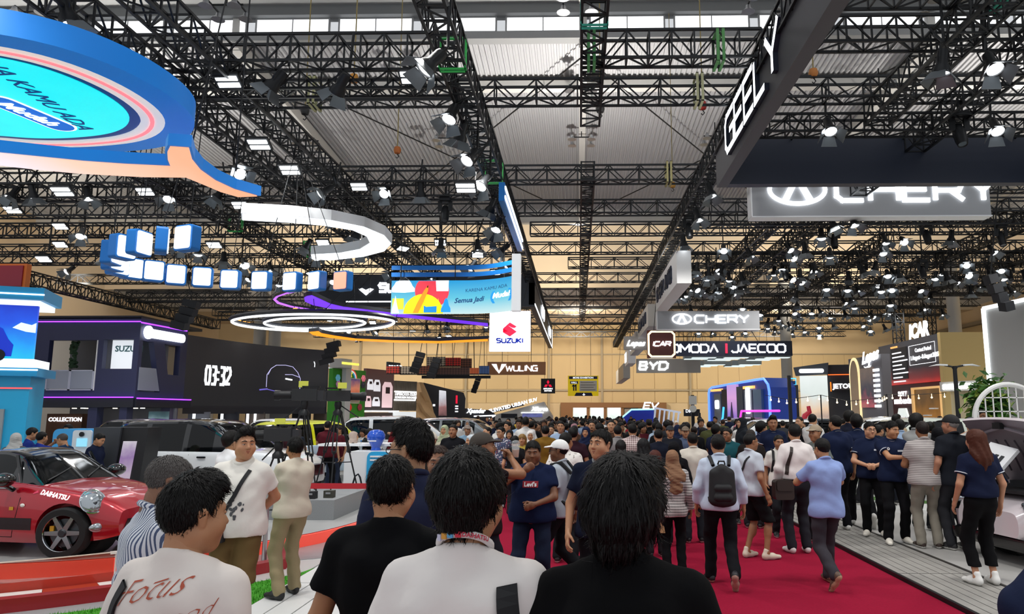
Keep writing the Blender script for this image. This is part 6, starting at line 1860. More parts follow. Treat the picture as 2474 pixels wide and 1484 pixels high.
def car(name, label, loc, heading, paint, S, roof=None, group=None, detail=True, steer=0.):
 """S: dict of L W wb r and side profiles; x forward, y left. Returns (thing, body mesh, surface function)"""
 L, W, r = S['L'], S['W'], S['r']
 t = thing(name, label, 'car', loc, heading, group)
 nx = 44
 xs = np.linspace(-L / 2, L / 2, nx)
 u = xs / (L / 2)
 hw = W / 2 * (1 - .36 * np.abs(u) ** S.get('nose', 5)) * np.where(u > 0, 1 - S.get('tf', .03) * u ** 2, 1 - S.get('tr', .03) * u ** 2)
 prof = lambda key: np.interp(xs, [p[0] * L / 2 for p in S[key]], [p[1] for p in S[key]])

 def sm(a):
  for _ in range(3):
   a = np.concatenate([[a[0]], (a[:-2] + 2 * a[1:-1] + a[2:]) / 4, [a[-1]]])
  return a
 zb, zs, zt = sm(prof('bottom')), sm(prof('belt')), sm(prof('top'))
 nv = 22
 tv = np.linspace(0, 6, nv)
 V = []
 for i in range(nx):
  w, b, s, c = hw[i], zb[i], zs[i], zt[i]
  P = np.array([(w * .90, b), (w * .985, b + .2 * (s - b)), (w * 1.0, b + .58 * (s - b)), (w * .97, s - .03), (w * .86, s + .72 * (c - s)), (w * .45, c), (0, c + .012)])
  q = crom(P, tv)
  V.append(q)
 V = np.array(V)
 verts, faces = [], []
 ring_n = nv * 2 - 1
 for i in range(nx):
  rgt = [(xs[i], -a, z) for a, z in V[i]]
  lft = [(xs[i], a, z) for a, z in V[i][-2::-1]]
  verts += rgt + lft
 for i in range(nx - 1):
  for k in range(ring_n):
   k2 = (k + 1) % ring_n
   faces.append((i * ring_n + k, i * ring_n + k2, (i + 1) * ring_n + k2, (i + 1) * ring_n + k))
 faces.append(tuple(range(ring_n - 1, -1, -1)))
 faces.append(tuple((nx - 1) * ring_n + k for k in range(ring_n)))
 me = MB().add(verts, faces).mesh('body', paint)
 cut = MB()
 wb = S['wb'] / 2
 off = S.get('woff', 0)
 for x in (wb + off, -wb + off):
  for sgn in (-1, 1):
   cut.lathe([(0, -.42), (r * 1.13, -.42), (r * 1.13, .2), (0, .2)], 32, axis='Y', c=(x, sgn * (W / 2 - .02), r * 1.03))
 me = bool_cut(me, cut.mesh('cut', mat('wheel_well', '#0c0c0e', .9)))
 me.shade_smooth(); me.set_sharp_from_angle(angle=R(35))
 body = link('body', me, t)
 for x in (wb + off, -wb + off):
  for sgn in (-1, 1):
   MB().lathe([(0, 0), (r * 1.12, 0), (r * 1.12, .26), (r * 1.05, .26), (r * 1.05, .02), (0, .02)], 26, axis='Y', c=(x, sgn * (W / 2 - .33) if sgn > 0 else -(W / 2 - .33) - .0, r * 1.03)).build('wheel_well', MATS['wheel_well'], t) if detail else None
 g = S['glass']       
 ng = 30
 gx = np.linspace(g[0][0], g[-1][0], ng) * L / 2
 gz = np.interp(gx, [p[0] * L / 2 for p in g], [p[1] for p in g])
 for _ in range(2):
  gz = np.concatenate([[gz[0]], (gz[:-2] + 2 * gz[1:-1] + gz[2:]) / 4, [gz[-1]]])
 hmax = max(p[1] for p in g)
 base = np.interp(gx, xs, zs) - .03
 bw = np.interp(gx, xs, hw) * S.get('gw', .93)
 rw = bw * S.get('rw', .78)
 ws, re = S['ws'] * L / 2, S['rs'] * L / 2    
 cols = {'windscreen': MB(), 'rear_window': MB(), 'roof': MB()}
 sides = {-1: {'w': MB(), 'p': MB()}, 1: {'w': MB(), 'p': MB()}}
 nvg = 13
 sec = []
 for i in range(ng):
  f = max(0.02, (gz[i] - base[i]) / max(.05, hmax - base[i]))
  a, b_ = bw[i], bw[i] + (rw[i] - bw[i]) * min(1, f)
  z0, z1 = base[i], max(gz[i], base[i] + .01)
  P = np.array([(a, z0), (a + (b_ - a) * .5, z0 + (z1 - z0) * .5), (b_, z0 + (z1 - z0) * .86), (b_ * .86, z0 + (z1 - z0) * .975), (b_ * .45, z1), (0, z1 + .01)])
  sec.append(crom(P, np.linspace(0, 5, nvg)))
 pil = S.get('pillars', ())
 for i in range(ng - 1):
  xm = (gx[i] + gx[i + 1]) / 2
  for k in range(nvg - 1):
   for sgn in (-1, 1):
    q = [(gx[i], sgn * sec[i][k][0], sec[i][k][1]), (gx[i + 1], sgn * sec[i + 1][k][0], sec[i + 1][k][1]), (gx[i + 1], sgn * sec[i + 1][k + 1][0], sec[i + 1][k + 1][1]), (gx[i], sgn * sec[i][k + 1][0], sec[i][k + 1][1])]
    if k >= 6:
     key = 'windscreen' if xm > ws else ('rear_window' if xm < re else 'roof')
     cols[key].add(q, [(0, 1, 2, 3)])
    else:
     isp = xm > S.get('apil', ws + .12) or xm < S.get('cpil', re - .1) or any(abs(xm - p * L / 2) < .07 for p in pil) or k == 5
     sides[sgn]['p' if isp else 'w'].add(q, [(0, 1, 2, 3)])
 for k, mb in cols.items():
  if mb.f:
   mb.build(k, CARGLASS if k != 'roof' else (roof or paint), t, smooth='all', weld=True)
 for sgn in (-1, 1):
  for key, nm in (('w', 'side_window'), ('p', 'window_surround')):
   if sides[sgn][key].f:
    sides[sgn][key].build(nm, CARGLASS if key == 'w' else (S.get('surround') or roof or paint), t, smooth='all', weld=True)
 wm = wheel_meshes(r, S.get('tw', .2))
 for x, st in ((wb + off, steer), (-wb + off, 0)):
  for sgn in (-1, 1):
   add_wheel(t, x, sgn * (W / 2 - .12), r, wm, st, detail)
 bvh = BVHTree.FromPolygons([v.co for v in me.vertices], [tuple(p.vertices) for p in me.polygons])

 def side(x, z, sgn=-1, off=.006):
  h = bvh.ray_cast(Vector((x, sgn * 3, z)), Vector((0, -sgn, 0)))
  return Vector((x, (h[0].y if h[0] else sgn * W / 2) + sgn * off, z))
 return t, body, side, bvh

COUPE = dict(L=3.4, W=1.48, r=.3, wb=2.23, tw=.19, nose=4, tf=.05, tr=.05,
             bottom=[(-1, .3), (-.9, .22), (-.5, .17), (.5, .17), (.9, .2), (1, .26)],
             belt=[(-1, .66), (-.85, .8), (-.3, .82), (.1, .80), (.5, .77), (.85, .66), (1, .5)],
             top=[(-1, .72), (-.9, .9), (-.5, .96), (-.1, .95), (.22, .91), (.6, .83), (.88, .72), (1, .56)],
             glass=[(-.72, .9), (-.5, 1.1), (-.25, 1.25), (.0, 1.275), (.12, 1.22), (.42, .86)], ws=.13, rs=-.34, gw=.9, rw=.72, apil=.13 * 1.7, cpil=-.5, pillars=())
REDPAINT = mat('car_red', '#b00a22', .28, .25, coat=1.)
rc_head = R(-10)
rt, rb_, rside, rbvh = car('red_coupe', 'glossy red two-seat coupe with black roof on the round stage', (-7.19, 9.80, .18), rc_head, REDPAINT, COUPE, BLKGLOSS, steer=R(16))
DK = mat('shut_line', '#2a0408', .7)
def sline(parent, side, pts, r=.005, m=DK, name='shut_line', sgn=-1):
 return MB().tube([side(x, z, sgn, .001) for x, z in pts], r, 5).build(name, m, parent)

sline(rt, rside, [(.52, .86), (.53, .7), (.5, .5), (.46, .3), (.44, .24)])
sline(rt, rside, [(-.55, .85), (-.58, .6), (-.56, .35), (-.5, .26), (0, .24), (.44, .24)])
sline(rt, rside, [(.52, .8), (.7, .84)], .004)
MB().tube([rside(x, .815, -1, .012) for x in np.linspace(-.6, .42, 12)], .012, 6).build('window_trim', CHROME, rt)
MB().tube([rside(x, .62, -1, .03) for x in (-.42, -.36, -.28, -.22)], .02, 8).build('door_handle', CHROME, rt)
BB = mat('band_black', '#1d1014', .4); CK = mat('checker_red', '#8e1020', .4)
def patch(parent, side, x0, x1, z0, z1, m, name, n=6, sgn=-1, off=.004):
 vs = []
 for i in range(n + 1):
  x = x0 + (x1 - x0) * i / n
  for k in range(3):
   vs.append(side(x, z0 + (z1 - z0) * k / 2, sgn, off))
 fs = []
 for i in range(n):
  for k in range(2):
   fs.append((3 * i + k, 3 * i + 3 + k, 3 * i + 4 + k, 3 * i + 1 + k))
 return MB().add(vs, fs).build(name, m, parent)

patch(rt, rside, .0, .72, .33, .47, BB, 'side_band')
cb_ = MB()
for i in range(14):
 for k in range(4):
  if (i + k) % 2 == 0:
   x0 = -.72 + i * .055; z0 = .33 + k * .04
   cb_.add([rside(x, z, -1, .004) for x, z in ((x0, z0), (x0 + .055, z0), (x0 + .055, z0 + .04), (x0, z0 + .04))], [(0, 1, 2, 3)])
stuff(cb_.build('checker_print', BB, rt))
def side_text(parent, side, s, size, m, x0, z0, sgn=-1, bold=.0, slope=0., name='lettering'):
 v, f = text_geo(s, size, 0, .2, bold)
 MB().add([side(x0 + (a if sgn < 0 else -a), z0 + b + slope * a, sgn, .006) for a, b, c in v], f).build(name, m, parent)

side_text(rt, rside, 'DAIHATSU', .075, SIGNSOFT, .78, .755, -1, .003, -.2)
MB().add([rside(x, z, -1, .006) for x, z in ((.68, .76), (.74, .8), (.76, .77), (.7, .755))], [(0, 1, 2, 3)]).build('emblem', mat('emblem_pink', '#e84a6a', .4), rt)
MB().ball(rside(.58, .62, -1, .005), (.035, .01, .022), 10, 6).build('side_marker', mat('marker_white', '#f0f0e8', .2), rt, smooth=True)
MB().add([rside(x, z, -1, .006) for x, z in ((.4, .56), (.46, .56), (.46, .6), (.4, .6))], [(0, 1, 2, 3)]).build('side_badge', mat('badge_yellow', '#d8a020', .4), rt)
for sgn in (-1, 1):
 hb_ = rbvh.ray_cast(Vector((2.5, sgn * .56, .64)), Vector((-1, 0, 0)))
 hx = hb_[0].x if hb_[0] else 1.5
 M = Euler((0, R(-38), R(-sgn * -28))).to_matrix()
 h = MB().ball((hx - .04, sgn * .55, .655), (.075, .135, .15), 20, 14, M=Euler((0, R(-30), R(sgn * 32))).to_matrix()).build('headlamp', HEADL, rt, smooth='all')
 MB().ball((hx + .0, sgn * .565, .635), (.05, .05, .05), 12, 8).build('projector', mat('projector', '#2a2e34', .1, .5, coat=1), h, smooth='all')
 MB().tube([Vector((hx - .04, sgn * .55, .655)) + Euler((0, R(-30), R(sgn * 32))).to_matrix() @ Vector((.02, .137 * math.cos(a), .152 * math.sin(a))) for a in np.linspace(0, 2 * PI, 24, endpoint=False)], .008, 5, closed=True).build('bezel', CHROME, h)
 f_ = rbvh.ray_cast(Vector((2.5, sgn * .55, .36)), Vector((-1, 0, 0)))
 fx = f_[0].x if f_[0] else 1.55
 o = MB().ball((fx - .01, sgn * .55, .36), (.03, .1, .055), 16, 10, M=Euler((0, 0, R(sgn * 30))).to_matrix()).build('fog_lamp', HEADL, rt, smooth='all')
 MB().ball((fx + .0, sgn * .55, .36), (.035, .05, .035), 12, 8).build('lens', mat('lens_clear', '#9aa4ac', .05, .6, coat=1), o, smooth='all')
 mir = MB().ball((.42, sgn * .86, .93), (.11, .13, .085), 16, 12).build('mirror', BLKGLOSS, rt, smooth='all')
 MB().tube([(.42, sgn * .86, .88), (.44, sgn * .74, .8)], .03, 8).build('mirror_stalk', BLKGLOSS, mir)
for y0, y1 in ((-.55, .0), (.05, .5)):
 MB().tube([(.72, y0, .9), (.6, (y0 + y1) / 2, .95), (.5, y1, 1.02)], .011, 5).build('wiper', BLACK, rt)
f_ = rbvh.ray_cast(Vector((2.5, 0, .4)), Vector((-1, 0, 0)))
MB().prism([(-.38, .3), (.38, .3), (.32, .44), (-.32, .44)], f_[0].x - .03, f_[0].x + .012, 'yz').build('grille', BLKGLOSS, rt)
MB().tube([(.42, -.62, .85), (.24, -.55, 1.2)], .02, 6).build('windscreen_pillar', BLKGLOSS, rt)
MB().tube([(.42, .62, .85), (.24, .55, 1.2)], .02, 6).build('windscreen_pillar', BLKGLOSS, rt)

SUV = dict(L=4.4, W=1.78, r=.34, wb=2.65, tw=.22, nose=7, tf=.03, tr=.02,
           bottom=[(-1, .42), (-.85, .3), (.85, .27), (1, .36)],
           belt=[(-1, .98), (-.6, 1.02), (.3, .99), (.7, .95), (.93, .86), (1, .68)],
           top=[(-1, 1.04), (-.6, 1.08), (.3, 1.08), (.45, 1.07), (.8, 1.0), (.95, .88), (1, .74)],
           glass=[(-.97, 1.06), (-.9, 1.5), (-.75, 1.66), (-.1, 1.69), (.12, 1.62), (.47, 1.05)], ws=.14, rs=-.84, gw=.95, rw=.82, apil=.18 * 2.2, cpil=-.9 * 2.2, pillars=(-.1, -.5))
VAN = dict(SUV, L=4.5, glass=[(-.98, 1.06), (-.93, 1.6), (-.8, 1.76), (.0, 1.8), (.3, 1.6), (.62, 1.03)], ws=.24, apil=.34 * 2.2, top=[(-1, 1.04), (-.6, 1.08), (.55, 1.07), (.8, .98), (.95, .86), (1, .72)])
WPAINT = mat('car_white', '#e9ecee', .25, coat=1.)
PALEB = mat('car_pale_blue', '#b8cfe4', .25, .1, coat=1.)

def lamps(t, bvh, S, tail=True):
 for sgn in (-1, 1):
  for x_, z_, m, nm, d in ((3.5, .8, HEADL, 'headlamp', -1), (-3.5, 1.0, TAILR, 'tail_lamp', 1)):
   h = bvh.ray_cast(Vector((x_, sgn * S['W'] * .36, z_)), Vector((d, 0, 0)))
   if h[0]:
    MB().ball((h[0].x + d * .02, sgn * S['W'] * .36, z_), (.07, .17, .08), 12, 8).build(nm, m, t, smooth='all')

def bgcar(name, label, px, Y, head, paint, S=SUV, roof=None, z=.03, py=None):
 t, b, sd, bv = car(name, label, (xf(px, Y), Y, z), R(head), paint, S, roof, detail=Y < 17)
 lamps(t, bv, S)
 f = bv.ray_cast(Vector((3.5, 0, .62)), Vector((-1, 0, 0)))
 if f[0]:
  MB().b2((f[0].x - .05, -.42, .5), (f[0].x + .012, .42, .72)).build('grille', BLKGLOSS, t)
 for sgn in (-1, 1):
  mz = MB().ball((S['L'] * .2, sgn * (S['W'] / 2 + .1), 1.08), (.07, .11, .08), 10, 8).build('mirror', paint, t, smooth='all')
  MB().tube([sd(x, .92, sgn, .02) for x in (.1, .16, .24, .28)], .018, 6).build('door_handle', BLKGLOSS, t)
  MB().tube([sd(x, .92, sgn, .02) for x in (-.85, -.8, -.72, -.66)], .018, 6).build('door_handle', BLKGLOSS, t)
  for xx in (.75, -.1, -.95):
   MB().tube([sd(xx, zz_, sgn, .001) for zz_ in (.98, .8, .6, .4)], .005, 4).build('shut_line', mat('line_grey', '#5a5c60', .7), t)
 return t

st2 = tag(MB().b2((-10.6, 14.8, 0), (-5.1, 17.2, .1)).build('car_platform', mat('platform_white', '#dfe2e4', .3)), 'low white platform under the white estate car', 'stage')
bgcar('estate_car', 'white estate car with roof rails and black roof behind the grey-haired man', 530, 15.9, -4, WPAINT, dict(SUV, surround=BLKGLOSS), BLKGLOSS, .1)
for i, (px, Y, hd, m, S, rf, lab) in enumerate((
  (770, 21, 70, PALEB, SUV, mat('roof_yellow', '#e6ea10', .35, coat=.5), 'pale blue car with a bright yellow roof behind the tripods'),
  (560, 24, 5, mat('car_wine', '#5a1420', .25, .2, coat=1), SUV, None, 'dark red car roof seen behind the estate car'),
  (400, 27, 10, mat('car_dark', '#1c1e24', .25, .2, coat=1), SUV, None, 'black car far behind the kiosk'),
  (735, 30, 8, WPAINT, SUV, None, 'white car with roof bars before the curved screen'),
  (985, 25, 12, WPAINT, VAN, None, 'white van behind the counter'),
  (955, 36, 10, mat('car_silver', '#c8ccd0', .25, .3, coat=1), SUV, BLKGLOSS, 'silver car with black roof before the ribbed wall'),
  (1110, 36, 8, WPAINT, SUV, None, 'white car before the dark slanted wall'),
  (1140, 31, -10, mat('car_grey', '#8a9094', .25, .4, coat=1), SUV, None, 'grey car at the left edge of the crowd'),
  (1835, 26.3, 185, WPAINT, SUV, None, 'white car behind the thin black pole on the right'),
  (1950, 31, 175, mat('car_slate', '#59626c', .25, .4, coat=1), SUV, None, 'slate grey car deep on the right stand'),
  (2105, 22, 170, WPAINT, SUV, None, 'white car with red tail lamps in the middle of the right stand'),
  (2075, 28.6, 178, mat('car_orange', '#d8641c', .25, .2, coat=1), SUV, BLKGLOSS, 'orange car far back on the right stand'),
  (1770, 34, 190, mat('car_charcoal', '#2c3036', .25, .3, coat=1), SUV, None, 'charcoal car beyond the totem pole'),
  (2180, 17.8, 192, mat('car_mint', '#dfe8dc', .22, coat=1), dict(SUV), None, 'pale mint car beside the man in the grey shirt'),
  (2520, 20, 180, mat('car_ice', '#d4e6ea', .22, coat=1), SUV, None, 'ice-white car behind the raised bonnet at the right edge'))):
 bgcar('display_car', lab, px, Y, hd, m, S, rf, .126 if 14 < Y < 22.4 and px > 1400 else .03)
PINKW = mat('car_pearl', '#e2d8dc', .2, .1, coat=1.)
HATCH = dict(SUV, L=4.2, top=[(-1, 1.0), (-.6, 1.04), (.3, 1.0), (.45, .93), (.7, .86), (.93, .78), (1, .66)], belt=[(-1, .95), (-.6, 1.0), (.3, .94), (.6, .86), (.93, .78), (1, .62)])
pt_, pb_, psd, pbv = car('pearl_car', 'pearl white car with raised bonnet at the right picture edge', (7.3, 10.0, .045), R(188), PINKW, HATCH)
for sgn in (-1, 1):
 h = pbv.ray_cast(Vector((3.5, sgn * .62, .72)), Vector((-1, 0, 0)))
 hx = h[0].x if h[0] else 1.95
 o = MB().ball((hx - .1, sgn * .64, .74), (.2, .17, .075), 18, 10, M=Euler((0, R(12), R(sgn * 24))).to_matrix()).build('headlamp', HEADL, pt_, smooth='all')
 for k in range(4):
  MB().ball((hx + .0 - .04 * k, sgn * (.52 + .07 * k), .75), .035, 8, 6).build('led_lens', mat('led_lens', '#3a4048', .08, .6, coat=1), o, smooth='all')
 h2 = pbv.ray_cast(Vector((3.5, sgn * .66, .45)), Vector((-1, 0, 0)))
 x2 = h2[0].x if h2[0] else 1.95
 MB().prism([(sgn * .52, .34), (sgn * .72, .36), (sgn * .76, .56), (sgn * .6, .58)], x2 - .06, x2 + .02, 'yz').build('air_intake', mat('intake_pink', '#a8989e', .4), pt_)
MB().b2((1.95, -.75, .2), (2.08, .75, .34)).build('bumper_lip', BLKGLOSS, pt_)
MB().prism([(.75, -.72), (1.85, -.66), (1.95, 0), (1.85, .66), (.75, .72)], .86, .9).build('engine_bay', mat('engine_black', '#17181b', .6), pt_)
MB().b2((.9, -.3, .88), (1.5, .3, .98)).build('engine_cover', mat('engine_grey', '#34363a', .5), pt_)
BON = mat('bonnet_inner', '#8d868e', .35, .2)
bo_ = bpy.data.objects.new('bonnet', None); 
vs, fs = [], []
Mb = Matrix.Translation((1.1, 0, .93)) @ Matrix.Rotation(R(-50), 4, 'Y')
for i in range(9):
 for k in range(11):
  u, v = i / 8, k / 10 - .5
  vs.append(Mb @ Vector((u * 1.15, v * 1.45 * (1 - .1 * u * u - .25 * max(0, u - .75)), .05 * math.sin(PI * u) - .16 * v * v)))
n = len(vs)
vs += [p + (Mb.to_3x3() @ Vector((0, 0, -.045))) for p in vs]
for i in range(8):
 for k in range(10):
  a = i * 11 + k
  fs += [(a, a + 1, a + 12, a + 11), (n + a, n + a + 11, n + a + 12, n + a + 1)]
for k in range(10):
 fs += [(k, n + k, n + k + 1, k + 1), (88 + k, 89 + k, n + 89 + k, n + 88 + k)]
for i in range(8):
 fs += [(i * 11, i * 11 + 11, n + i * 11 + 11, n + i * 11), (i * 11 + 10, n + i * 11 + 10, n + i * 11 + 21, i * 11 + 21)]
bonn = MB().add(vs, fs).build('bonnet', [PINKW, BON], pt_, smooth=True)
bpy.data.objects.remove(bo_)
for p in bonn.data.polygons:
 if p.normal.dot(Mb.to_3x3() @ Vector((0, 0, -1))) > .3:
  p.material_index = 1
for k in range(6):
 v = -.42 + .17 * k
 MB().tube([Mb @ Vector((.3, v, -.07 - .16 * v * v)), Mb @ Vector((.6, v + .1, -.06 - .16 * (v + .1) ** 2)), Mb @ Vector((.8, v + .12, -.05))], .012, 5).build('groove', mat('groove_dark', '#4a444c', .6), bonn)
MB().tube([Mb @ Vector((.15, -.6, -.12)), Mb @ Vector((.9, -.55, -.09)), Mb @ Vector((1.02, 0, -.05)), Mb @ Vector((.9, .55, -.09)), Mb @ Vector((.15, .6, -.12))], .02, 6).build('rib', BON, bonn)
MB().box(Mb @ Vector((1.06, 0, -.07)), (.06, .14, .08)).build('latch', BLACK, bonn)
MB().tube([(1.7, -.62, .85), Mb @ Vector((.7, -.62, -.08))], .012, 6).build('prop_rod', BLACK, pt_)
ck = thing('cover_panel', 'white vented cover panel tilted over the pearl car', 'panel', on_y(2400, 1112, 9.7), R(10))
MB().box((0, 0, 0), (.5, .4, .05), M=Euler((R(15), R(-42), 0)).to_matrix()).build('plate', WHITE, ck)
for k in range(3):
 MB().box(Euler((R(15), R(-42), 0)).to_matrix() @ Vector((-.05, -.1 + .08 * k, .028)), (.26, .045, .012), M=Euler((R(15), R(-42), 0)).to_matrix()).build('vent', CHAR, ck)
MB().beam((.1, .1, -.1), (.15, .15, -.32), .03).build('bracket', BLACK, ck)

# ---------------------------------------------------------------- people: distance-field bodies meshed with surface nets
class Field:
 def __init__(s, lo, hi, h):
  s.h = h
  s.lo = np.array(lo, float)
  s.ax = [np.arange(lo[i], hi[i] + h, h) for i in range(3)]
  s.d = np.full([len(a) for a in s.ax], .25, np.float32)

 def _blk(s, lo, hi):
  return tuple(slice(max(0, int((lo[i] - s.lo[i]) / s.h)), max(0, min(len(s.ax[i]), int((hi[i] - s.lo[i]) / s.h) + 2))) for i in range(3))

 def cap(s, a, b, ra, rb=None, k=.03, sq=(1, 1, 1), sub=False):
  """round cone a-b, squashed about its middle by sq, smoothly joined (or cut away)"""
  rb = ra if rb is None else rb
  a, b, q = np.array(a, float), np.array(b, float), np.array(sq, float)
  rm = max(ra, rb)
  mg = k + s.h * 2
  lo = np.minimum(a, b) - rm * q - mg
  hi = np.maximum(a, b) + rm * q + mg
  bl = s._blk(lo, hi)
  if any(x.stop <= x.start for x in bl):
   return s
  c = (a + b) / 2
  X = ((s.ax[0][bl[0]] - c[0]) / q[0])[:, None, None]
  Y = ((s.ax[1][bl[1]] - c[1]) / q[1])[None, :, None]
  Z = ((s.ax[2][bl[2]] - c[2]) / q[2])[None, None, :]
  a_, b_ = (a - c) / q, (b - c) / q
  ab = b_ - a_
  L2 = ab @ ab
  t = np.clip(((X - a_[0]) * ab[0] + (Y - a_[1]) * ab[1] + (Z - a_[2]) * ab[2]) / L2, 0, 1) if L2 > 1e-9 else np.zeros((1, 1, 1))
  d = np.sqrt((X - a_[0] - t * ab[0]) ** 2 + (Y - a_[1] - t * ab[1]) ** 2 + (Z - a_[2] - t * ab[2]) ** 2) - (ra + (rb - ra) * t)
  d = d * q.min()
  o = s.d[bl]
  if sub:
   h_ = np.clip(.5 - .5 * (o + d) / k, 0, 1)
   s.d[bl] = o * (1 - h_) + (-d) * h_ + k * h_ * (1 - h_)
  else:
   h_ = np.clip(.5 + .5 * (d - o) / k, 0, 1)
   s.d[bl] = o * h_ + d * (1 - h_) - k * h_ * (1 - h_)
  return s

 def xyz(s):
  return s.ax[0][:, None, None], s.ax[1][None, :, None], s.ax[2][None, None, :]

 def clip(s, val):
  s.d = np.maximum(s.d, val).astype(np.float32)
  return s

 def folds(s, amp, f=(20, 9, 26), seed=0):
  X, Y, Z = s.xyz()
  r = np.random.default_rng(seed)
  p = r.uniform(0, 6, 6)
  s.d = (s.d + amp * (np.sin(X * f[0] + Z * f[2] * .6 + p[0]) * np.sin(Z * f[2] - X * f[1] * .7 + p[1]) + .6 * np.sin(X * f[2] * 1.3 + Y * 17 + Z * 9 + p[2]) * np.sin(Z * 34 + Y * 12 + p[3]))).astype(np.float32)
  return s

 def mesh(s):
  d = s.d.copy()
  d[0], d[-1] = .1, .1
  d[:, 0], d[:, -1] = .1, .1
  d[:, :, 0], d[:, :, -1] = .1, .1
  neg = d < 0
  n = np.zeros([x - 1 for x in d.shape], np.int8)
  cs = [(i, j, k) for i in (0, 1) for j in (0, 1) for k in (0, 1)]
  sl = lambda c: tuple(slice(c[i], c[i] + d.shape[i] - 1) for i in range(3))
  for c in cs:
   n += neg[sl(c)]
  act = (n > 0) & (n < 8)
  idx = np.full(act.shape, -1, np.int64)
  I = np.argwhere(act)
  idx[act] = np.arange(len(I))
  acc = np.zeros((len(I), 3)); cnt = np.zeros(len(I))
  for c in cs:
   for ax in range(3):
    if c[ax]:
     continue
    c2 = list(c); c2[ax] = 1
    v1 = d[I[:, 0] + c[0], I[:, 1] + c[1], I[:, 2] + c[2]]
    v2 = d[I[:, 0] + c2[0], I[:, 1] + c2[1], I[:, 2] + c2[2]]
    m = (v1 < 0) != (v2 < 0)
    t = np.where(m, v1 / np.where(m, v1 - v2, 1), 0)
    P = np.tile(np.array(c, float), (len(I), 1)); P[:, ax] += t
    acc += P * m[:, None]; cnt += m
  V = s.lo + (I + acc / cnt[:, None]) * s.h
  F = []
  for ax in range(3):
   a1, a2 = [x for x in range(3) if x != ax]
   sh = [slice(None)] * 3
   lo_, hi_ = list(sh), list(sh)
   lo_[ax] = slice(0, -1); hi_[ax] = slice(1, None)
   e = neg[tuple(lo_)] != neg[tuple(hi_)]
   for A in (a1, a2):
    q = [slice(None)] * 3
    q[A] = slice(0, 1); e[tuple(q)] = False
    q[A] = slice(-1, None); e[tuple(q)] = False
   E = np.argwhere(e)
   fl = neg[tuple(lo_)][e]
   def at(o1, o2):
    J = E.copy(); J[:, a1] += o1; J[:, a2] += o2
    return idx[J[:, 0], J[:, 1], J[:, 2]]
   q = np.stack([at(-1, -1), at(0, -1), at(0, 0), at(-1, 0)], 1)
   if ax == 1:
    fl = ~fl
   q[~fl] = q[~fl][:, ::-1]
   F.append(q)
  F = np.concatenate(F)
  F = F[(F >= 0).all(1)]
  return V, F

def vf_mesh(name, parts, mats):
 """parts: list of (V, F, material index or per-face array) joined into one smooth mesh"""
 vs, fs, ms = [], [], []
 o = 0
 for V, F, m in parts:
  vs.append(np.asarray(V, float))
  F = [tuple(int(x) + o for x in f) for f in F]
  fs += F
  ms += list(m) if hasattr(m, '__len__') else [m] * len(F)
  o += len(V)
 me = bpy.data.meshes.new(name)
 me.from_pydata(np.concatenate(vs).tolist(), [], fs)
 for m in mats:
  me.materials.append(m)
 me.polygons.foreach_set('material_index', ms)
 me.shade_smooth()
 me.update()
 return me

def mb_vf(mb):
 return np.array(mb.v), mb.f

# --- head (origin at its middle, face to +y, chin at z = -.115, crown at +.115)
def head_field(h, fat=0.):
 f = Field((-.13, -.15, -.24), (.13, .16, .16), h)
 f.cap((0, -.014, .03), (0, -.014, .03), 1, k=.01, sq=(.077, .098, .086))
 f.cap((0, .022, -.03), (0, .022, -.03), 1, k=.03, sq=(.066 + fat * .5, .074, .084))
 f.cap((-.04 - fat, .0, -.062), (0, .058, -.092), .026 + fat, .024 + fat * .5, .03)
 f.cap((.04 + fat, .0, -.062), (0, .058, -.092), .026 + fat, .024 + fat * .5, .03)
 for s in (-1, 1):
  f.cap((s * .04, .052, -.034), (s * .04, .052, -.034), .03 + fat * .6, k=.03)
  f.cap((s * .012, .088, .027), (s * .046, .074, .026), .0095, .0075, .014)
  f.cap((s * .032, .099, .004), (s * .032, .099, .004), .0135, k=.014, sub=True)
  f.cap((s * .081, -.012, .012), (s * .078, -.006, -.026), .018, .011, .005, sq=(.5, 1.1, 1))
  f.cap((s * .094, -.006, .004), (s * .094, -.006, -.006), .009, .007, .004, sub=True)
  f.cap((s * .0115, .098, -.031), (s * .0115, .094, -.033), .009, k=.007)
 f.cap((0, .088, .012), (0, .108, -.026), .0075, .0125, .012)
 f.cap((-.016, .08, -.06), (.016, .08, -.06), .0115, k=.016)
 f.cap((-.012, .078, -.072), (.012, .078, -.072), .0105, k=.014)
 f.cap((0, -.02, -.05), (0, -.03, -.14), .052 + fat, .05 + fat, .03)
 return f

FACE_MI = dict(skin=0, eye=1, dark=2, lip=3)

def face_extras():
 mb = MB()
 for s in (-1, 1):
  mb.ball((s * .0315, .0785, .002), (.0125, .0115, .0105), 12, 10, 1)
  mb.ball((s * .0315, .0845, .0018), (.0066, .0066, .0066), 10, 8, 2)
  mb.ball((s * .0315, .0788, .0082), (.0152, .0128, .0085), 12, 8, 0)
  mb.ball((s * .0315, .0785, -.0062), (.0148, .0122, .0058), 12, 8, 0)
  mb.tube([(s * .019, .0862, .0032), (s * .031, .0912, .0052), (s * .0445, .0832, .0026)], .0012, 5, 2)
  mb.tube([(s * .013, .0975, .0265), (s * .03, .0935, .031), (s * .05, .079, .026)], [.0035, .0045, .0025], 6, 2)
 mb.tube([(-.025, .0875, -.0625), (-.009, .0962, -.0585), (0, .0964, -.0605), (.009, .0962, -.0585), (.025, .0875, -.0625)], [.002, .0042, .0042, .0042, .002], 6, 3)
 mb.tube([(-.022, .087, -.0655), (0, .0945, -.0705), (.022, .087, -.0655)], [.002, .0055, .002], 6, 3)
 return mb

_fx = face_extras()
_V, _F = mb_vf(_fx)
FACE_X = (_V, _F, _fx.m)
HEADS = {}

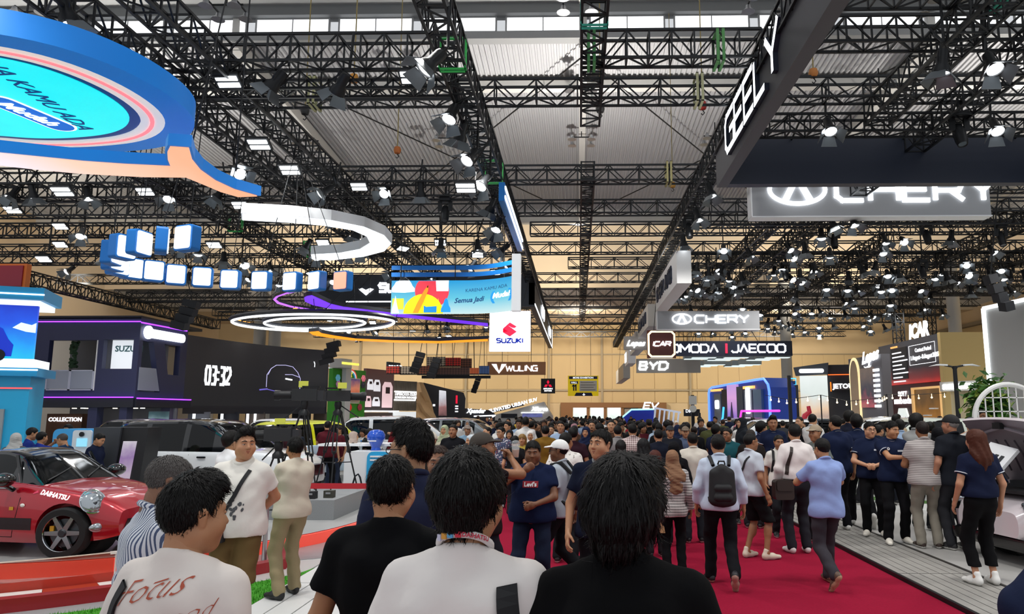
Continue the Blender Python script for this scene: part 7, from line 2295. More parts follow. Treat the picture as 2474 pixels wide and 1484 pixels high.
def head_vf(kind):
 """kind: (fine?, fat)"""
 if kind not in HEADS:
  fine, fat = kind
  HEADS[kind] = head_field(.0048 if fine else .008, fat).mesh()
 return HEADS[kind]

# --- hair, caps and scarves around the same head
def zline(f, ys, zs):
 X, Y, Z = f.xyz()
 return (np.interp(Y, ys, zs) + .004 * np.sin(X * 190) + .003 * np.sin(X * 410 + Y * 300) - Z) * .8

def hair_field(style, h):
 if style == 'long':
  f = Field((-.17, -.2, -.48), (.17, .15, .18), h)
 elif style in ('hijab', 'hijab_long'):
  f = Field((-.27, -.24, -.52), (.27, .22, .18), h)
 else:
  f = Field((-.15, -.17, -.17), (.15, .17, .2), h)
 base = lambda g, gz=None: f.cap((0, -.014, .03), (0, -.014, .03), 1, k=.01, sq=(.077 + g, .098 + g, .086 + (gz or g)))
 X, Y, Z = f.xyz()
 wob = .002 * (np.sin(X * 150 + Z * 60) * np.sin(Y * 130 + Z * 80)) + .0012 * np.sin(X * 260 + Y * 190)
 if style == 'short':
  base(.009, .016)
  f.d += wob * .8
  f.clip(zline(f, [-.14, -.07, -.035, -.012, .012, .022, .05, .07, .12], [-.065, -.06, -.03, .012, .012, .005, .048, .068, .075]))
 elif style == 'crop':
  base(.007, .008)
  f.d += wob * .3
  f.clip(zline(f, [-.14, -.07, -.035, -.012, .012, .03, .06, .12], [-.06, -.055, -.025, .02, .02, .03, .075, .085]))
 elif style == 'quiff':
  base(.009, .02)
  f.cap((-.03, .052, .105), (.04, .052, .1), .03, k=.03)
  f.cap((0, 0, .105), (0, .03, .108), .042, k=.03)
  f.d += wob * .7
  f.clip(zline(f, [-.14, -.07, -.035, -.012, .012, .022, .05, .07, .12], [-.07, -.065, -.03, .012, .012, .005, .055, .08, .085]))
 elif style == 'fade':
  base(.009, .02)
  f.cap((-.03, .045, .112), (.03, .045, .112), .03, k=.03)
  f.cap((0, -.03, .11), (0, .03, .115), .045, k=.03)
  f.d += wob
  f.clip(zline(f, [-.14, -.07, -.035, -.012, .012, .03, .06, .12], [-.05, -.045, -.01, .03, .03, .04, .075, .085]))
 elif style == 'mop':
  base(.027, .03)
  f.cap((0, -.06, -.03), (0, -.06, -.07), .085, .07, .04)
  for s in (-1, 1):
   f.cap((s * .07, -.01, .02), (s * .072, .0, -.05), .034, .022, .03)
  f.cap((-.05, .07, .09), (.05, .07, .09), .04, k=.03)
  f.d += wob * .5 + .0022 * np.sin(X * 210 + Y * 90) * (Z < .08)
  f.clip(zline(f, [-.16, -.08, -.03, .01, .03, .05, .07, .14], [-.13, -.125, -.1, -.05, -.03, .03, .045, .05]))
 elif style == 'thick':
  base(.02, .032)
  f.cap((0, -.05, .02), (0, -.05, -.03), .078, .06, .04)
  f.d += wob * .8
  f.clip(zline(f, [-.16, -.08, -.035, -.012, .012, .022, .05, .07, .14], [-.09, -.085, -.045, .0, .0, -.01, .05, .065, .07]))
 elif style == 'bob':
  base(.018)
  for s in (-1, 1):
   f.cap((s * .078, -.01, .02), (s * .08, .0, -.1), .03, .026, .03)
  f.cap((0, -.07, .0), (0, -.075, -.1), .075, .07, .03)
  f.d += wob
  f.cap((0, .1, -.03), (0, .1, -.04), .066, k=.01, sub=True)
 elif style == 'long':
  base(.016)
  for s in (-1, 1):
   f.cap((s * .07, -.02, .02), (s * .085, -.05, -.14), .035, .03, .03)
  f.cap((0, -.07, .02), (0, -.1, -.2), .085, .105, .04, sq=(1, .8, 1))
  f.cap((0, -.1, -.2), (.0, -.11, -.42), .1, .05, .04, sq=(1, .6, 1))
  f.d += wob * 2 + .006 * np.sin(X * 95 + Z * 22) * (Z < -.02)
  f.cap((0, .1, -.03), (0, .1, -.04), .066, k=.01, sub=True)
 elif style in ('hijab', 'hijab_long'):
  base(.018)
  f.cap((0, .0, -.05), (0, -.02, -.16), .098, .1, .04)
  f.cap((0, -.02, -.16), (0, -.03, -.26), .105, .15, .05, sq=(1.25, .95, 1))
  f.cap((-.1, -.03, -.25), (.1, -.03, -.25), .09, k=.05, sq=(1, 1.1, 1))
  if style == 'hijab_long':
   f.cap((0, -.06, -.25), (.03, -.1, -.42), .12, .1, .05, sq=(1.2, .6, 1))
  f.d += .004 * np.sin(Z * 70 + X * 40) * (Z < -.06) + .0025 * np.sin(Z * 150 - X * 30 + Y * 60)
  f.cap((0, .1, -.005), (0, .1, -.05), .068, .058, .012, sub=True)
 elif style == 'cap':
  base(.016, .02)
  f.clip(zline(f, [-.2, -.1, .0, .1, .2], [.012, .016, .03, .044, .045]))
  g = Field((-.15, -.17, -.17), (.15, .17, .2), h)
  g.cap((0, .075, .05), (0, .13, .042), .072, .06, .01, sq=(1.05, 1, .16))
  f.d = np.minimum(f.d, g.d)
 elif style == 'beanie_back':
  base(.014, .018)
  f.clip(zline(f, [-.2, -.1, .0, .1, .2], [-.02, -.01, .03, .06, .06]))
 return f

HAIRS = {}

def hair_mesh(style, fine):
 key = (style, fine)
 if key not in HAIRS:
  V, F = hair_field(style, (.0065 if style not in ('hijab', 'hijab_long', 'long') else .009) * (1 if fine else 1.5)).mesh()
  HAIRS[key] = (V, F)
 return HAIRS[key]

def strands(V, F, n, seed, length=.05):
 """thin locks lying on the hair so that it reads as hair, falling away from the crown"""
 r = np.random.default_rng(seed)
 fi = r.integers(0, len(F), n)
 P = V[F[fi]].mean(1)
 N = np.cross(V[F[fi, 1]] - V[F[fi, 0]], V[F[fi, 2]] - V[F[fi, 0]])
 N /= np.linalg.norm(N, axis=1)[:, None] + 1e-9
 crown = np.array((.01, -.055, .13))
 D = (P - crown) + r.normal(0, .014, P.shape)
 D[:, 2] -= .03
 vs, fs = [], []
 for p, nn, d in zip(P, N, D):
  d = d - nn * (d @ nn)
  d /= np.linalg.norm(d) + 1e-9
  s = np.cross(nn, d)
  l, w = length * r.uniform(.5, 1.2), r.uniform(.0012, .0026)
  o = len(vs)
  for t in (0, .35, .7, 1):
   q = p + d * l * t + nn * (.0005 + .0042 * math.sin(PI * min(1, t * 1.1)) - .09 * (l * t) ** 2 / length)
   vs += [q - s * w * (1 - t * .8), q + s * w * (1 - t * .8)]
  fs += [(o + 2 * k, o + 2 * k + 1, o + 2 * k + 3, o + 2 * k + 2) for k in range(3)]
 return np.array(vs), fs

# --- hands (right hand: wrist at origin, fingers to -z, palm to -x, thumb to +y)
def hand_field(curl, spread=.0, thumb=0.):
 f = Field((-.12, -.08, -.24), (.07, .12, .05), .005)
 f.cap((0, 0, .03), (0, 0, -.03), .027, .03, .02, sq=(.8, 1, 1))
 f.cap((0, .0, -.035), (0, 0, -.085), .036, .04, .02, sq=(.36, 1, 1))
 for y, l, r_ in ((-.03, .055, .0078), (-.0105, .07, .0086), (.0105, .075, .0088), (.031, .066, .0086)):
  p = np.array([0, y, -.092]); a = 0.
  for sgl, c in zip((.45, .32, .28), curl):
   a += R(c)
   q = p + l * sgl * np.array([-math.sin(a), spread * y / .03, -math.cos(a)])
   f.cap(p, q, r_, r_ * .93, .004)
   p = q
 t1 = np.array([-.006, .03, -.03]); t2 = t1 + np.array([-.012 - thumb * .02, .026 - thumb * .012, -.03]); t3 = t2 + np.array([-.012 - thumb * .025, .008 - thumb * .016, -.03])
 f.cap(t1, t2, .014, .0105, .012); f.cap(t2, t3, .0105, .009, .004)
 return f

HANDS = {k: hand_field(*v).mesh() for k, v in dict(relaxed=((14, 26, 20), .1, .2), grip=((62, 78, 50), 0., 1.), open=((4, 8, 6), .25, 0.)).items()}

def shoe_vf():
 f = Field((-.08, -.13, -.02), (.08, .24, .16), .0075)
 f.cap((0, -.055, .045), (0, .06, .045), .043, .045, .03, sq=(.85, 1, 1))
 f.cap((0, .06, .04), (0, .165, .032), .046, .035, .03, sq=(1, 1, .8))
 f.cap((0, -.045, .06), (0, -.03, .12), .045, .043, .03, sq=(.85, 1, 1))
 X, Y, Z = f.xyz()
 f.clip(-Z)
 V, F = f.mesh()
 c = V[F].mean(1)
 return V, F, (c[:, 2] < .026).astype(int)

SHOE = shoe_vf()
EYEW = mat('eye_white', '#e8e4e0', .25)
EYED = mat('brow_dark', '#15100e', .5)
SKINS = {}

def skin(c):
 if c not in SKINS:
  SKINS[c] = (mat('skin' + c, c, .5, noise=.06, nscale=25), mat('lip' + c, '#%02x%02x%02x' % tuple(int(int(c[i:i + 2], 16) * k) for i, k in ((1, .82), (3, .62), (5, .62))), .4))
 return SKINS[c]

def ik(a, b, l1, l2, pole):
 """elbow/knee position between a and target b"""
 a, b, pole = np.array(a, float), np.array(b, float), np.array(pole, float)
 d = b - a
 D = np.linalg.norm(d)
 if D > (l1 + l2) * .995:
  b = a + d / D * (l1 + l2) * .995
  d = b - a; D = np.linalg.norm(d)
 u = d / D
 x = (l1 ** 2 - l2 ** 2 + D ** 2) / (2 * D)
 hgt = math.sqrt(max(0, l1 ** 2 - x ** 2))
 p = pole - u * (pole @ u)
 p /= max(1e-6, np.linalg.norm(p))
 return a + u * x + p * hgt, b

ARMS = {
 'down': ((.265, .04, .885), (.4, -1, 0), 'relaxed', (0, 1, 0)),
 'down2': ((.25, .1, .9), (.5, -1, 0), 'relaxed', (-.3, 1, 0)),
 'back': ((.27, -.1, .9), (.6, -1, 0), 'relaxed', (0, 1, 0)),
 'behind': ((.05, -.16, .98), (1, -.6, 0), 'grip', (0, 0, 1)),
 'cross': ((-.06, .2, 1.2), (1, -.1, -.4), 'grip', (0, 0, 1)),
 'cross2': ((-.02, .17, 1.14), (1, -.1, -.4), 'grip', (0, 0, 1)),
 'belly': ((.05, .2, 1.06), (1, -.4, -.2), 'grip', (0, .2, 1)),
 'hip': ((.2, .02, 1.0), (1, -.6, 0), 'grip', (0, 1, 0)),
 'pocket': ((.2, .06, .92), (.8, -.8, 0), 'grip', (0, 1, 0)),
 'chin': ((.06, .2, 1.42), (1, .1, -.6), 'grip', (-.3, 0, 1)),
 'drink': ((.07, .25, 1.5), (1, .3, -.5), 'grip', (-.3, 0, 1)),
 'phone': ((.07, .28, 1.25), (1, -.2, -.5), 'grip', (-.3, 0, 1)),
 'present': ((.1, .38, 1.26), (.7, -.3, -.6), 'open', (.6, .2, .6)),
 'photo': ((.1, .3, 1.5), (1, .2, -.5), 'grip', (-.3, 0, 1)),
 'reach': ((.22, .4, 1.1), (.5, -.4, -.6), 'open', (-.4, 0, 1)),
 'carry': ((.24, .06, .9), (.4, -1, 0), 'grip', (0, 1, 0)),
}
LEGS = {
 'stand': ((-.11, 0, 0, 0), (.11, .02, 0, 0)),
 'wide': ((-.16, .0, 0, 0), (.16, .04, 0, 0)),
 'walkL': ((-.1, .22, 0, 0), (.1, -.27, .06, -48)),
 'walkR': ((-.1, -.27, .06, -48), (.1, .22, 0, 0)),
 'relax': ((-.12, -.03, 0, 0), (.14, .1, 0, 0)),
}

def rot_to(zdir, yhint):
 z = np.array(zdir, float); z /= np.linalg.norm(z)
 y = np.array(yhint, float); y = y - z * (y @ z)
 y /= max(1e-6, np.linalg.norm(y))
 return np.stack([np.cross(y, z), y, z], 1)

def eulm(yaw, pitch, roll=0.):
 return np.array(Euler((R(-pitch), R(roll), R(yaw)), 'XYZ').to_matrix())

PEOPLE = []

def cloth(c):
 """woven cloth with soft creases in its relief"""
 m = mat('cloth' + c, c, .9, noise=.07, nscale=5, bump=.5, spec=.15)
 b = next(x for x in m.node_tree.nodes if x.type == 'BUMP')
 b.inputs['Distance'].default_value = .02
 return m

def hair_mat(c, cloth):
 n = ('scarf' if cloth else 'hair') + c
 if n in MATS:
  return MATS[n]
 m = mat(n, c, .8 if cloth else .5, noise=.12 if cloth else .35, nscale=9 if cloth else 16, bump=.35 if cloth else .4, spec=.15 if cloth else .22)
 nt = m.node_tree
 tn = next(x for x in nt.nodes if x.type == 'TEX_NOISE')
 tc = next(x for x in nt.nodes if x.type == 'TEX_COORD')
 mp = nt.nodes.new('ShaderNodeMapping')
 mp.inputs['Scale'].default_value = (3, 3, 9) if cloth else (16, 16, 2.2)
 nt.links.new(tc.outputs['Object'], mp.inputs['Vector'])
 nt.links.new(mp.outputs[0], tn.inputs['Vector'])
 return m

def person(label, pos, H=1.68, heading=0., look=0., tilt=0., wide=1., belly=0., arms=('down', 'down'), legs='stand', skin_c='#b98a6c', top=None, top_kind='tee', bottom=None, bottom_kind='trousers', shoes='#1a1a1c', sole=None,
           hair='short', hair_m='#0b0908', hem=None, sleeve=None, collar=None, lean=(0, 0), fat=0., fine=False, group=None, voxel=.019, glasses=False, stache=False, beard=False, cap=None, seed=0, trim=None, link_it=True, inner=None, roll=0., cat='person', armspec=None):
 """one figure. heading 0 = facing away from the camera (+y), 180 = facing it, 90 = facing left"""
 k = H / 1.72
 if isinstance(top, str):
  top = cloth(top)
 if isinstance(bottom, str):
  bottom = cloth(bottom)
 skm, lipm = skin(skin_c)
 lx, ly = lean

 def sp(p):                    
  z = max(0., p[2] - .95)
  return np.array([p[0] + lx * z, p[1] + ly * z, p[2] - .25 * (lx * lx + ly * ly) * z])
 W = wide
 sh = .166 * (.5 + .5 * W)
 A = []
 for sgn, spec in ((-1, arms[0]), (1, arms[1])):
  tgt, pole, hd, th = ARMS[spec] if isinstance(spec, str) else spec
  S0 = sp((sgn * sh, -.01, 1.385))
  T = sp((sgn * tgt[0] * (W * .6 + .4 if tgt[0] > .15 else 1), tgt[1] + (belly * .6 if tgt[1] > .12 else 0), tgt[2]))
  E, T = ik(S0, T, .285, .25, (sgn * pole[0], pole[1], pole[2]))
  A.append((S0, E, T, hd, (sgn * th[0], th[1], th[2]), sgn))
 G = []
 for sgn, (fx, fy, lift, pit) in zip((-1, 1), LEGS[legs] if isinstance(legs, str) else legs):
  hip = np.array((sgn * .088 * (.6 + .4 * W), 0, .9))
  ank = np.array((fx, fy - (.05 if pit else 0), .085 + lift + (.05 if pit else 0)))
  K, ank = ik(hip, ank, .43, .43, (sgn * .08, 1, 0))
  G.append((hip, K, ank, pit))
 lo = (-.62, -.5, -.02); hi = (.62, .6, 1.62)

 def bounds(pts, m=.2):
  P = np.array(pts)
  return P.min(0) - m, P.max(0) + m

 def trunk(f, g=0., low=True):
  f.cap(sp((-.07 * W, .0, 1.28)), sp((.07 * W, .0, 1.28)), .115 * (.7 + .3 * W) + g, k=.05, sq=(1, .88, 1))
  f.cap(sp((0, .01, 1.0)), sp((0, .0, 1.26)), .146 * W + g, .148 * W + g, k=.06, sq=(1, .76, 1))
  if belly:
   f.cap(sp((0, .06, 1.02)), sp((0, .05, 1.16)), .12 + belly + g, k=.08, sq=(1.05, .85, 1))
  for s in (-1, 1):
   f.cap(sp((s * (sh - .012), -.005, 1.385)), sp((s * .035, -.015, 1.445)), .05 + g * .8, .05 + g * .6, .04)
   f.cap(sp((s * .07 * W, -.05, 1.33)), sp((s * .06 * W, -.05, 1.15)), .075 + g, .06 + g, .05)
  if low:
   f.cap(sp((-.065 * W, -.01, .92)), sp((.065 * W, -.01, .92)), .108 * (.6 + .4 * W) + g, k=.05, sq=(1, .98, 1))
  return f
 pts = [p for a in A for p in a[:3]] + [q for g_ in G for q in g_[:3]] + [sp((0, 0, 1.5)), (0, 0, 0)]
 blo, bhi = bounds(pts)
 blo[2] = -.02
 f = Field(blo, bhi, voxel)
 trunk(f, -.02)
 f.cap(sp((0, -.02, 1.4)), sp((0, -.01, 1.53)), .058 + fat, .052 + fat, .03)
 for S0, E, T, *_ in A:
  f.cap(S0, E, .05 * (.6 + .4 * W), .04 * (.6 + .4 * W), .03); f.cap(E, T, .04 * (.6 + .4 * W), .027, .02)
 for hip, K, ank, _ in G:
  bare = 1. if bottom is None or bottom_kind == 'shorts' else .8
  f.cap(hip, K, .08 * (.5 + .5 * W) * bare, .05 * bare, .04); f.cap(K, ank, .05 * bare, .036, .02)
  if bare == 1:
   f.cap(K + np.array((0, -.02, -.1)), K + np.array((0, -.025, -.16)), .05, .046, .04)
  f.cap(ank, ank + np.array((0, .08, -.05)), .036, .03, .03)
 parts = [(*f.mesh(), 0)]
 hc = sp((0, .012 + .03 * (ly > .1), 1.605))
 HR = eulm(look, tilt, roll)
 Vh, Fh = head_vf((fine, fat))
 piv = np.array((0, -.02, -.1))
 place = lambda V: (np.asarray(V) - piv) @ HR.T + piv + hc
 parts.append((place(Vh), Fh, 0))
 parts.append((place(FACE_X[0]), FACE_X[1], FACE_X[2]))
 for S0, E, T, hd, th, sgn in A:
  V, F = HANDS[hd]
  V = V.copy()
  F2 = F
  if sgn < 0:
   V[:, 0] *= -1; F2 = F[:, ::-1]
  Rm = rot_to(E - T, th)
  parts.append((V @ Rm.T + T, F2, 0))
 bm_ = vf_mesh('person', parts, [skm, EYEW, EYED, lipm])
 body = bpy.data.objects.new('person', bm_)
 if link_it:
  COL.objects.link(body)
 body.scale = (k, k, k)
 body.location = (pos[0], pos[1], pos[2] if len(pos) > 2 else 0.)
 body.rotation_euler = (0, 0, R(heading))
 tag(body, label, cat, group)

 def child(name, parts_, mats):
  o = link(name, vf_mesh(name, parts_, mats), body)
  return o
 if bottom is not None:
  g = .013 if bottom_kind != 'wide' else .03
  pts = [q for g_ in G for q in g_[:3]] + [(0, 0, .95), (0, 0, 0)]
  b0, b1 = bounds(pts, .18); b0[2] = -.02; b1[2] = 1.12
  f = Field(b0, b1, voxel)
  f.cap(sp((-.065 * W, -.01, .92)), sp((.065 * W, -.01, .92)), .1 * (.6 + .4 * W) + g, k=.05, sq=(1, .98, 1))
  f.cap(sp((-.04 * W, .0, 1.0)), sp((.04 * W, .0, 1.0)), .098 * (.6 + .4 * W) + g, k=.05, sq=(1.0, .88 + belly * 2, 1))
  for hip, K, ank, _ in G:
   if bottom_kind == 'shorts':
    f.cap(hip, K, .088 + g, .08 + g, .04)
   elif bottom_kind == 'skirt':
    f.cap((0, 0, .9), (0, 0, .12), .15, .24, .06, sq=(1, .8, 1))
   else:
    f.cap(hip, K, .084 * (.5 + .5 * W) + g, .06 + g, .04)
    f.cap(K, ank, .06 + g, .05 + g * 1.3, .03)
  f.folds(.006, (14, 9, 28), seed)
  X, Y, Z = f.xyz()
  if bottom_kind == 'shorts':
   f.clip((.5 - Z) * .8)
  elif bottom_kind == 'cropped':
   f.clip((.2 - Z) * .8)
  else:
   f.clip((.045 - Z) * .8)
  f.clip((Z - 1.06) * .8)
  child('shorts' if bottom_kind == 'shorts' else ('skirt' if bottom_kind == 'skirt' else 'trousers'), [(*f.mesh(), 0)], [bottom])
 if top is not None:
  slv = sleeve if sleeve is not None else {'tee': .62, 'polo': .6, 'shirt': .72, 'long': 2., 'jacket': 2.}.get(top_kind, .62)
  hm = hem if hem is not None else (.86 if top_kind != 'tucked' else 1.0)
  g = .016 if top_kind not in ('jacket',) else .026
  pts = [p for a in A for p in (a[:3] if slv > 1 else a[:2])] + [sp((0, 0, 1.5)), (0, 0, hm)]
  b0, b1 = bounds(pts, .2); b0[2] = hm - .06
  f = Field(b0, b1, voxel)
  trunk(f, g)
  f.cap(sp((-.068 * W, .0, hm + .05)), sp((.068 * W, .0, hm + .05)), .118 * (.6 + .4 * W) + g * 1.5 + belly * .4, k=.06, sq=(1, 1.02, 1))
  f.cap(sp((-.06 * W, .01, 1.04)), sp((.06 * W, .01, 1.04)), .1 * (.6 + .4 * W) + g * 1.2 + belly * .4, k=.06, sq=(1, .95, 1))
  f.cap(sp((0, -.015, 1.42)), sp((0, -.01, 1.47)), .062 + g * .4 + fat, k=.03)
  X, Y, Z = f.xyz()
  body_d = f.d.copy()
  zcut = (hm - Z) * .9
  f.clip(zcut)
  for S0, E, T, _, _, sgn in A:
   q = Field(b0, b1, voxel)
   if slv <= 1:
    e = S0 + (E - S0) * slv
    q.cap(S0, e, .05 * (.6 + .4 * W) + g, .05 * (.6 + .4 * W) + g * 1.3, .02)
    n_ = (E - S0) / np.linalg.norm(E - S0)
    q.clip((X - e[0]) * n_[0] + (Y - e[1]) * n_[1] + (Z - e[2]) * n_[2])
   else:
    fr = min(1., slv - 1.)
    w_ = E + (T - E) * fr
    q.cap(S0, E, .05 * (.6 + .4 * W) + g, .044 + g, .02); q.cap(E, w_, .046 + g, .034 + g, .02)
    n_ = (T - E) / np.linalg.norm(T - E)
    q.clip(np.where(((X - E[0]) * n_[0] + (Y - E[1]) * n_[1] + (Z - E[2]) * n_[2]) > 0, (X - w_[0]) * n_[0] + (Y - w_[1]) * n_[1] + (Z - w_[2]) * n_[2], -1))
   kk = .03
   h_ = np.clip(.5 + .5 * (q.d - f.d) / kk, 0, 1)
   f.d = f.d * h_ + q.d * (1 - h_) - kk * h_ * (1 - h_)
  f.folds(.0055, (15, 8, 21), seed + 3)
  nk = sp((0, .0, 1.5))
  Zn = (Z - nk[2] + .022) + (Y - nk[1]) * .55
  f.clip(Zn * .8)
  Vt, Ft = f.mesh()
  o = child({'jacket': 'jacket', 'shirt': 'shirt', 'polo': 'polo_shirt', 'long': 'pullover'}.get(top_kind, 't_shirt'), [(Vt, Ft, 0)], [top])
  body['_v'] = 0
  PEOPLE.append((body, o, np.array(Vt), Ft))
  if collar is not None or top_kind in ('polo', 'shirt'):
   cm = collar if collar is not None else top
   if isinstance(cm, str):
    cm = mat('collar' + cm, cm, .85)
   cb = MB()
   cpt = []
   for a in np.linspace(0, 2 * PI, 20, endpoint=False):
    cpt.append(sp((.064 * math.cos(a) * (1 + fat * 6), -.012 + .066 * math.sin(a) * (1 + fat * 6), 1.478 - .03 * math.sin(a))))
   cb.tube(cpt, .016 if top_kind != 'tee' else .009, 7, closed=True)
   o2 = cb.build('collar', cm, body, smooth='all')
  if trim is not None:    
   tm = mat('piping', trim, .8)
   for S0, E, T, _, _, sgn in A:
    e = S0 + (E - S0) * (slv - .05)
    n_ = (E - S0) / np.linalg.norm(E - S0)
    Rm = rot_to(n_, (0, 1, .01))
    rr_ = .051 * (.6 + .4 * W) + g * 1.32
    MB().tube([e + Rm @ np.array((rr_ * math.cos(a), rr_ * math.sin(a), 0)) for a in np.linspace(0, 2 * PI, 16, endpoint=False)], .0055, 5, closed=True).build('sleeve_piping', tm, body)
   MB().tube([sp((.07 * math.cos(a), -.012 + .072 * math.sin(a), 1.466 - .03 * math.sin(a))) for a in np.linspace(0, 2 * PI, 18, endpoint=False)], .005, 5, closed=True).build('collar_piping', tm, body)
 if shoes is not None:
  sm_ = mat('shoe' + shoes, shoes, .5); so_ = mat('sole' + (sole or '#d8d6d0'), sole or '#d8d6d0', .7)
  for (hip, K, ank, pit), sgn in zip(G, (-1, 1)):
   Rm = eulm(-sgn * 9, -pit)
   V = (SHOE[0] - np.array((0, -.03, .1))) @ Rm.T + ank + np.array((0, 0, .1 - .085))
   V[:, 2] = np.maximum(V[:, 2], .0)
   child('shoe', [(V, SHOE[1], SHOE[2])], [sm_, so_])
 if hair:
  hm_ = hair_m if not isinstance(hair_m, str) else hair_mat(hair_m, 'hijab' in hair)
  V, F = hair_mesh(hair, fine)
  hp_ = [(place(V), F, 0)]
  if fine and 'hijab' not in hair and not cap:
   SV, SF = strands(V, F, 2600 if voxel < .0155 else 900, seed, .016 if hair == 'crop' else (.05 if hair in ('mop', 'long') else .034))
   hp_.append((place(SV), SF, 0))
  child({'hijab': 'headscarf', 'hijab_long': 'headscarf'}.get(hair, 'hair'), hp_, [hm_])
 if cap:
  V, F = hair_mesh('cap', fine)
  if cap.startswith('-'):
   V = V * np.array((1, -1, 1)); F = F[:, ::-1]; cap = cap[1:]
  child('cap', [(place(V), F, 0)], [mat('capcloth' + cap, cap, .8, noise=.1, nscale=40)])
 if glasses:
  gb = MB()
  for s in (-1, 1):
   gb.tube([place(np.array([(s * .033 + .023 * math.cos(a), .102, .002 + .017 * math.sin(a))]))[0] for a in np.linspace(0, 2 * PI, 14, endpoint=False)], .0022, 5, closed=True)
   gb.tube([place(np.array([p]))[0] for p in ((s * .056, .1, .006), (s * .078, .06, .008), (s * .08, -.01, .006))], .0022, 5)
  gb.tube([place(np.array([p]))[0] for p in ((-.011, .104, .005), (0, .107, .008), (.011, .104, .005))], .0022, 5)
  gb.build('glasses', mat('glasses_black', '#101012', .3), body)
 if stache or beard:
  sb = MB()
  sb.tube([place(np.array([p]))[0] for p in ((-.03, .084, -.056), (-.01, .0985, -.048), (.01, .0985, -.048), (.03, .084, -.056))], [.002, .0055, .0055, .002], 6)
  if beard:
   sb.ball(place(np.array([(0, .072, -.098)]))[0], (.028, .022, .02), 10, 8)
  sb.build('moustache', EYED, body)
 body['_v'] = 0
 del body['_v']
 body_info = dict(o=body, hc=hc, HR=HR, place=place, A=A, G=G, sp=sp, k=k, W=W, belly=belly)
 return body_info

def copy_person(src, pos, heading, label, group, mats_=None, H=None):
 """far-crowd copy: shares meshes; per-object materials by part name"""
 c = copy_tree(src, loc=(pos[0], pos[1], 0.), rot=(0, 0, R(heading)), label=label, group=group)
 if H:
  k = H / 1.72
  c.scale = (k, k, k)
 for o in [c] + list(c.children):
  key = o.name.split('.')[0]
  if mats_ and key in mats_:
   o.material_slots[0].link = 'OBJECT'
   o.material_slots[0].material = mats_[key]
 return c

def at_px(px, head_py, H, Y):
 """ground point for a figure seen at column px at depth Y"""
 return (xf(px, Y), Y)

# ---------------------------------------------------------------- the people of the photograph
def P_(label, px, py, Y, **kw):
 """place a figure at column px and depth Y; its height follows from the head top row py"""
 H = kw.pop('H', None) or min(1.84, max(1.2, zf(py, Y) - .03))
 X_ = xf(px, Y)
 gz = kw.pop('gz', None)
 if gz is None:
  gz = .013 if -2.2 < X_ < 3.7 else (.047 if X_ > 3.7 else (.023 if X_ > -3.25 else .012))
 return person(label, (xf(px, Y), Y, gz), H, **kw)

def local_thing(info, name, label, cat, group=None):
 """a carried thing sharing the carrier's frame (its own top-level object)"""
 b = info['o']
 t = thing(name, label, cat, b.location, b.rotation_euler[2], group)
 t.scale = b.scale
 return t

def shirt_bvh(info):
 for b, o, V, F in PEOPLE:
  if b == info['o']:
   return o, BVHTree.FromPolygons([Vector(v) for v in V], [tuple(int(i) for i in f) for f in F])

def cloth_print(info, v, f, m, x0, z0, back=True, off=.004, name='print', slope=0.):
 """flat print laid onto the shirt, seen from behind (back) or from the front"""
 o, bv = shirt_bvh(info)
 out = []
 for a, b, c in v:
  x = x0 + a if back else x0 - a
  z = z0 + b + slope * a
  h = bv.ray_cast(Vector((x, -1 if back else 1, z)), Vector((0, 1 if back else -1, 0)))
  y = h[0].y if h[0] else 0
  out.append((x, y + (-off if back else off), z))
 return MB().add(out, f).build(name, m, info['o'])

def strap(info, pts, w, m, parent, name='strap', off=.006, back=True):
 """a webbing band lying on the shirt: pts in (x, z); rays from behind or in front"""
 o, bv = shirt_bvh(info)
 row = []
 P = []
 for i in range(len(pts) - 1):
  for k in range(5):
   t = k / 5
   P.append((pts[i][0] + (pts[i + 1][0] - pts[i][0]) * t, pts[i][1] + (pts[i + 1][1] - pts[i][1]) * t))
 P.append(pts[-1])
 vs, fs = [], []
 s_ = -1 if back else 1
 for i, (x, z) in enumerate(P):
  a, b = P[max(0, i - 1)], P[min(len(P) - 1, i + 1)]
  d = Vector((b[0] - a[0], b[1] - a[1])).normalized()
  n = Vector((-d.y, d.x)) * w / 2
  for sg in (-1, 1):
   q = (x + n.x * sg, z + n.y * sg)
   h = bv.ray_cast(Vector((q[0], s_, q[1])), Vector((0, -s_, 0)))
   y = (h[0].y if h[0] else 0.) + s_ * off
   vs += [(q[0], y, q[1]), (q[0], y + s_ * .008, q[1])]
 for i in range(len(P) - 1):
  o_ = 4 * i
  fs += [(o_ + 1, o_ + 3, o_ + 7, o_ + 5), (o_, o_ + 4, o_ + 6, o_ + 2), (o_, o_ + 1, o_ + 5, o_ + 4), (o_ + 2, o_ + 6, o_ + 7, o_ + 3)]
 return MB().add(vs, fs).build(name, m, parent)

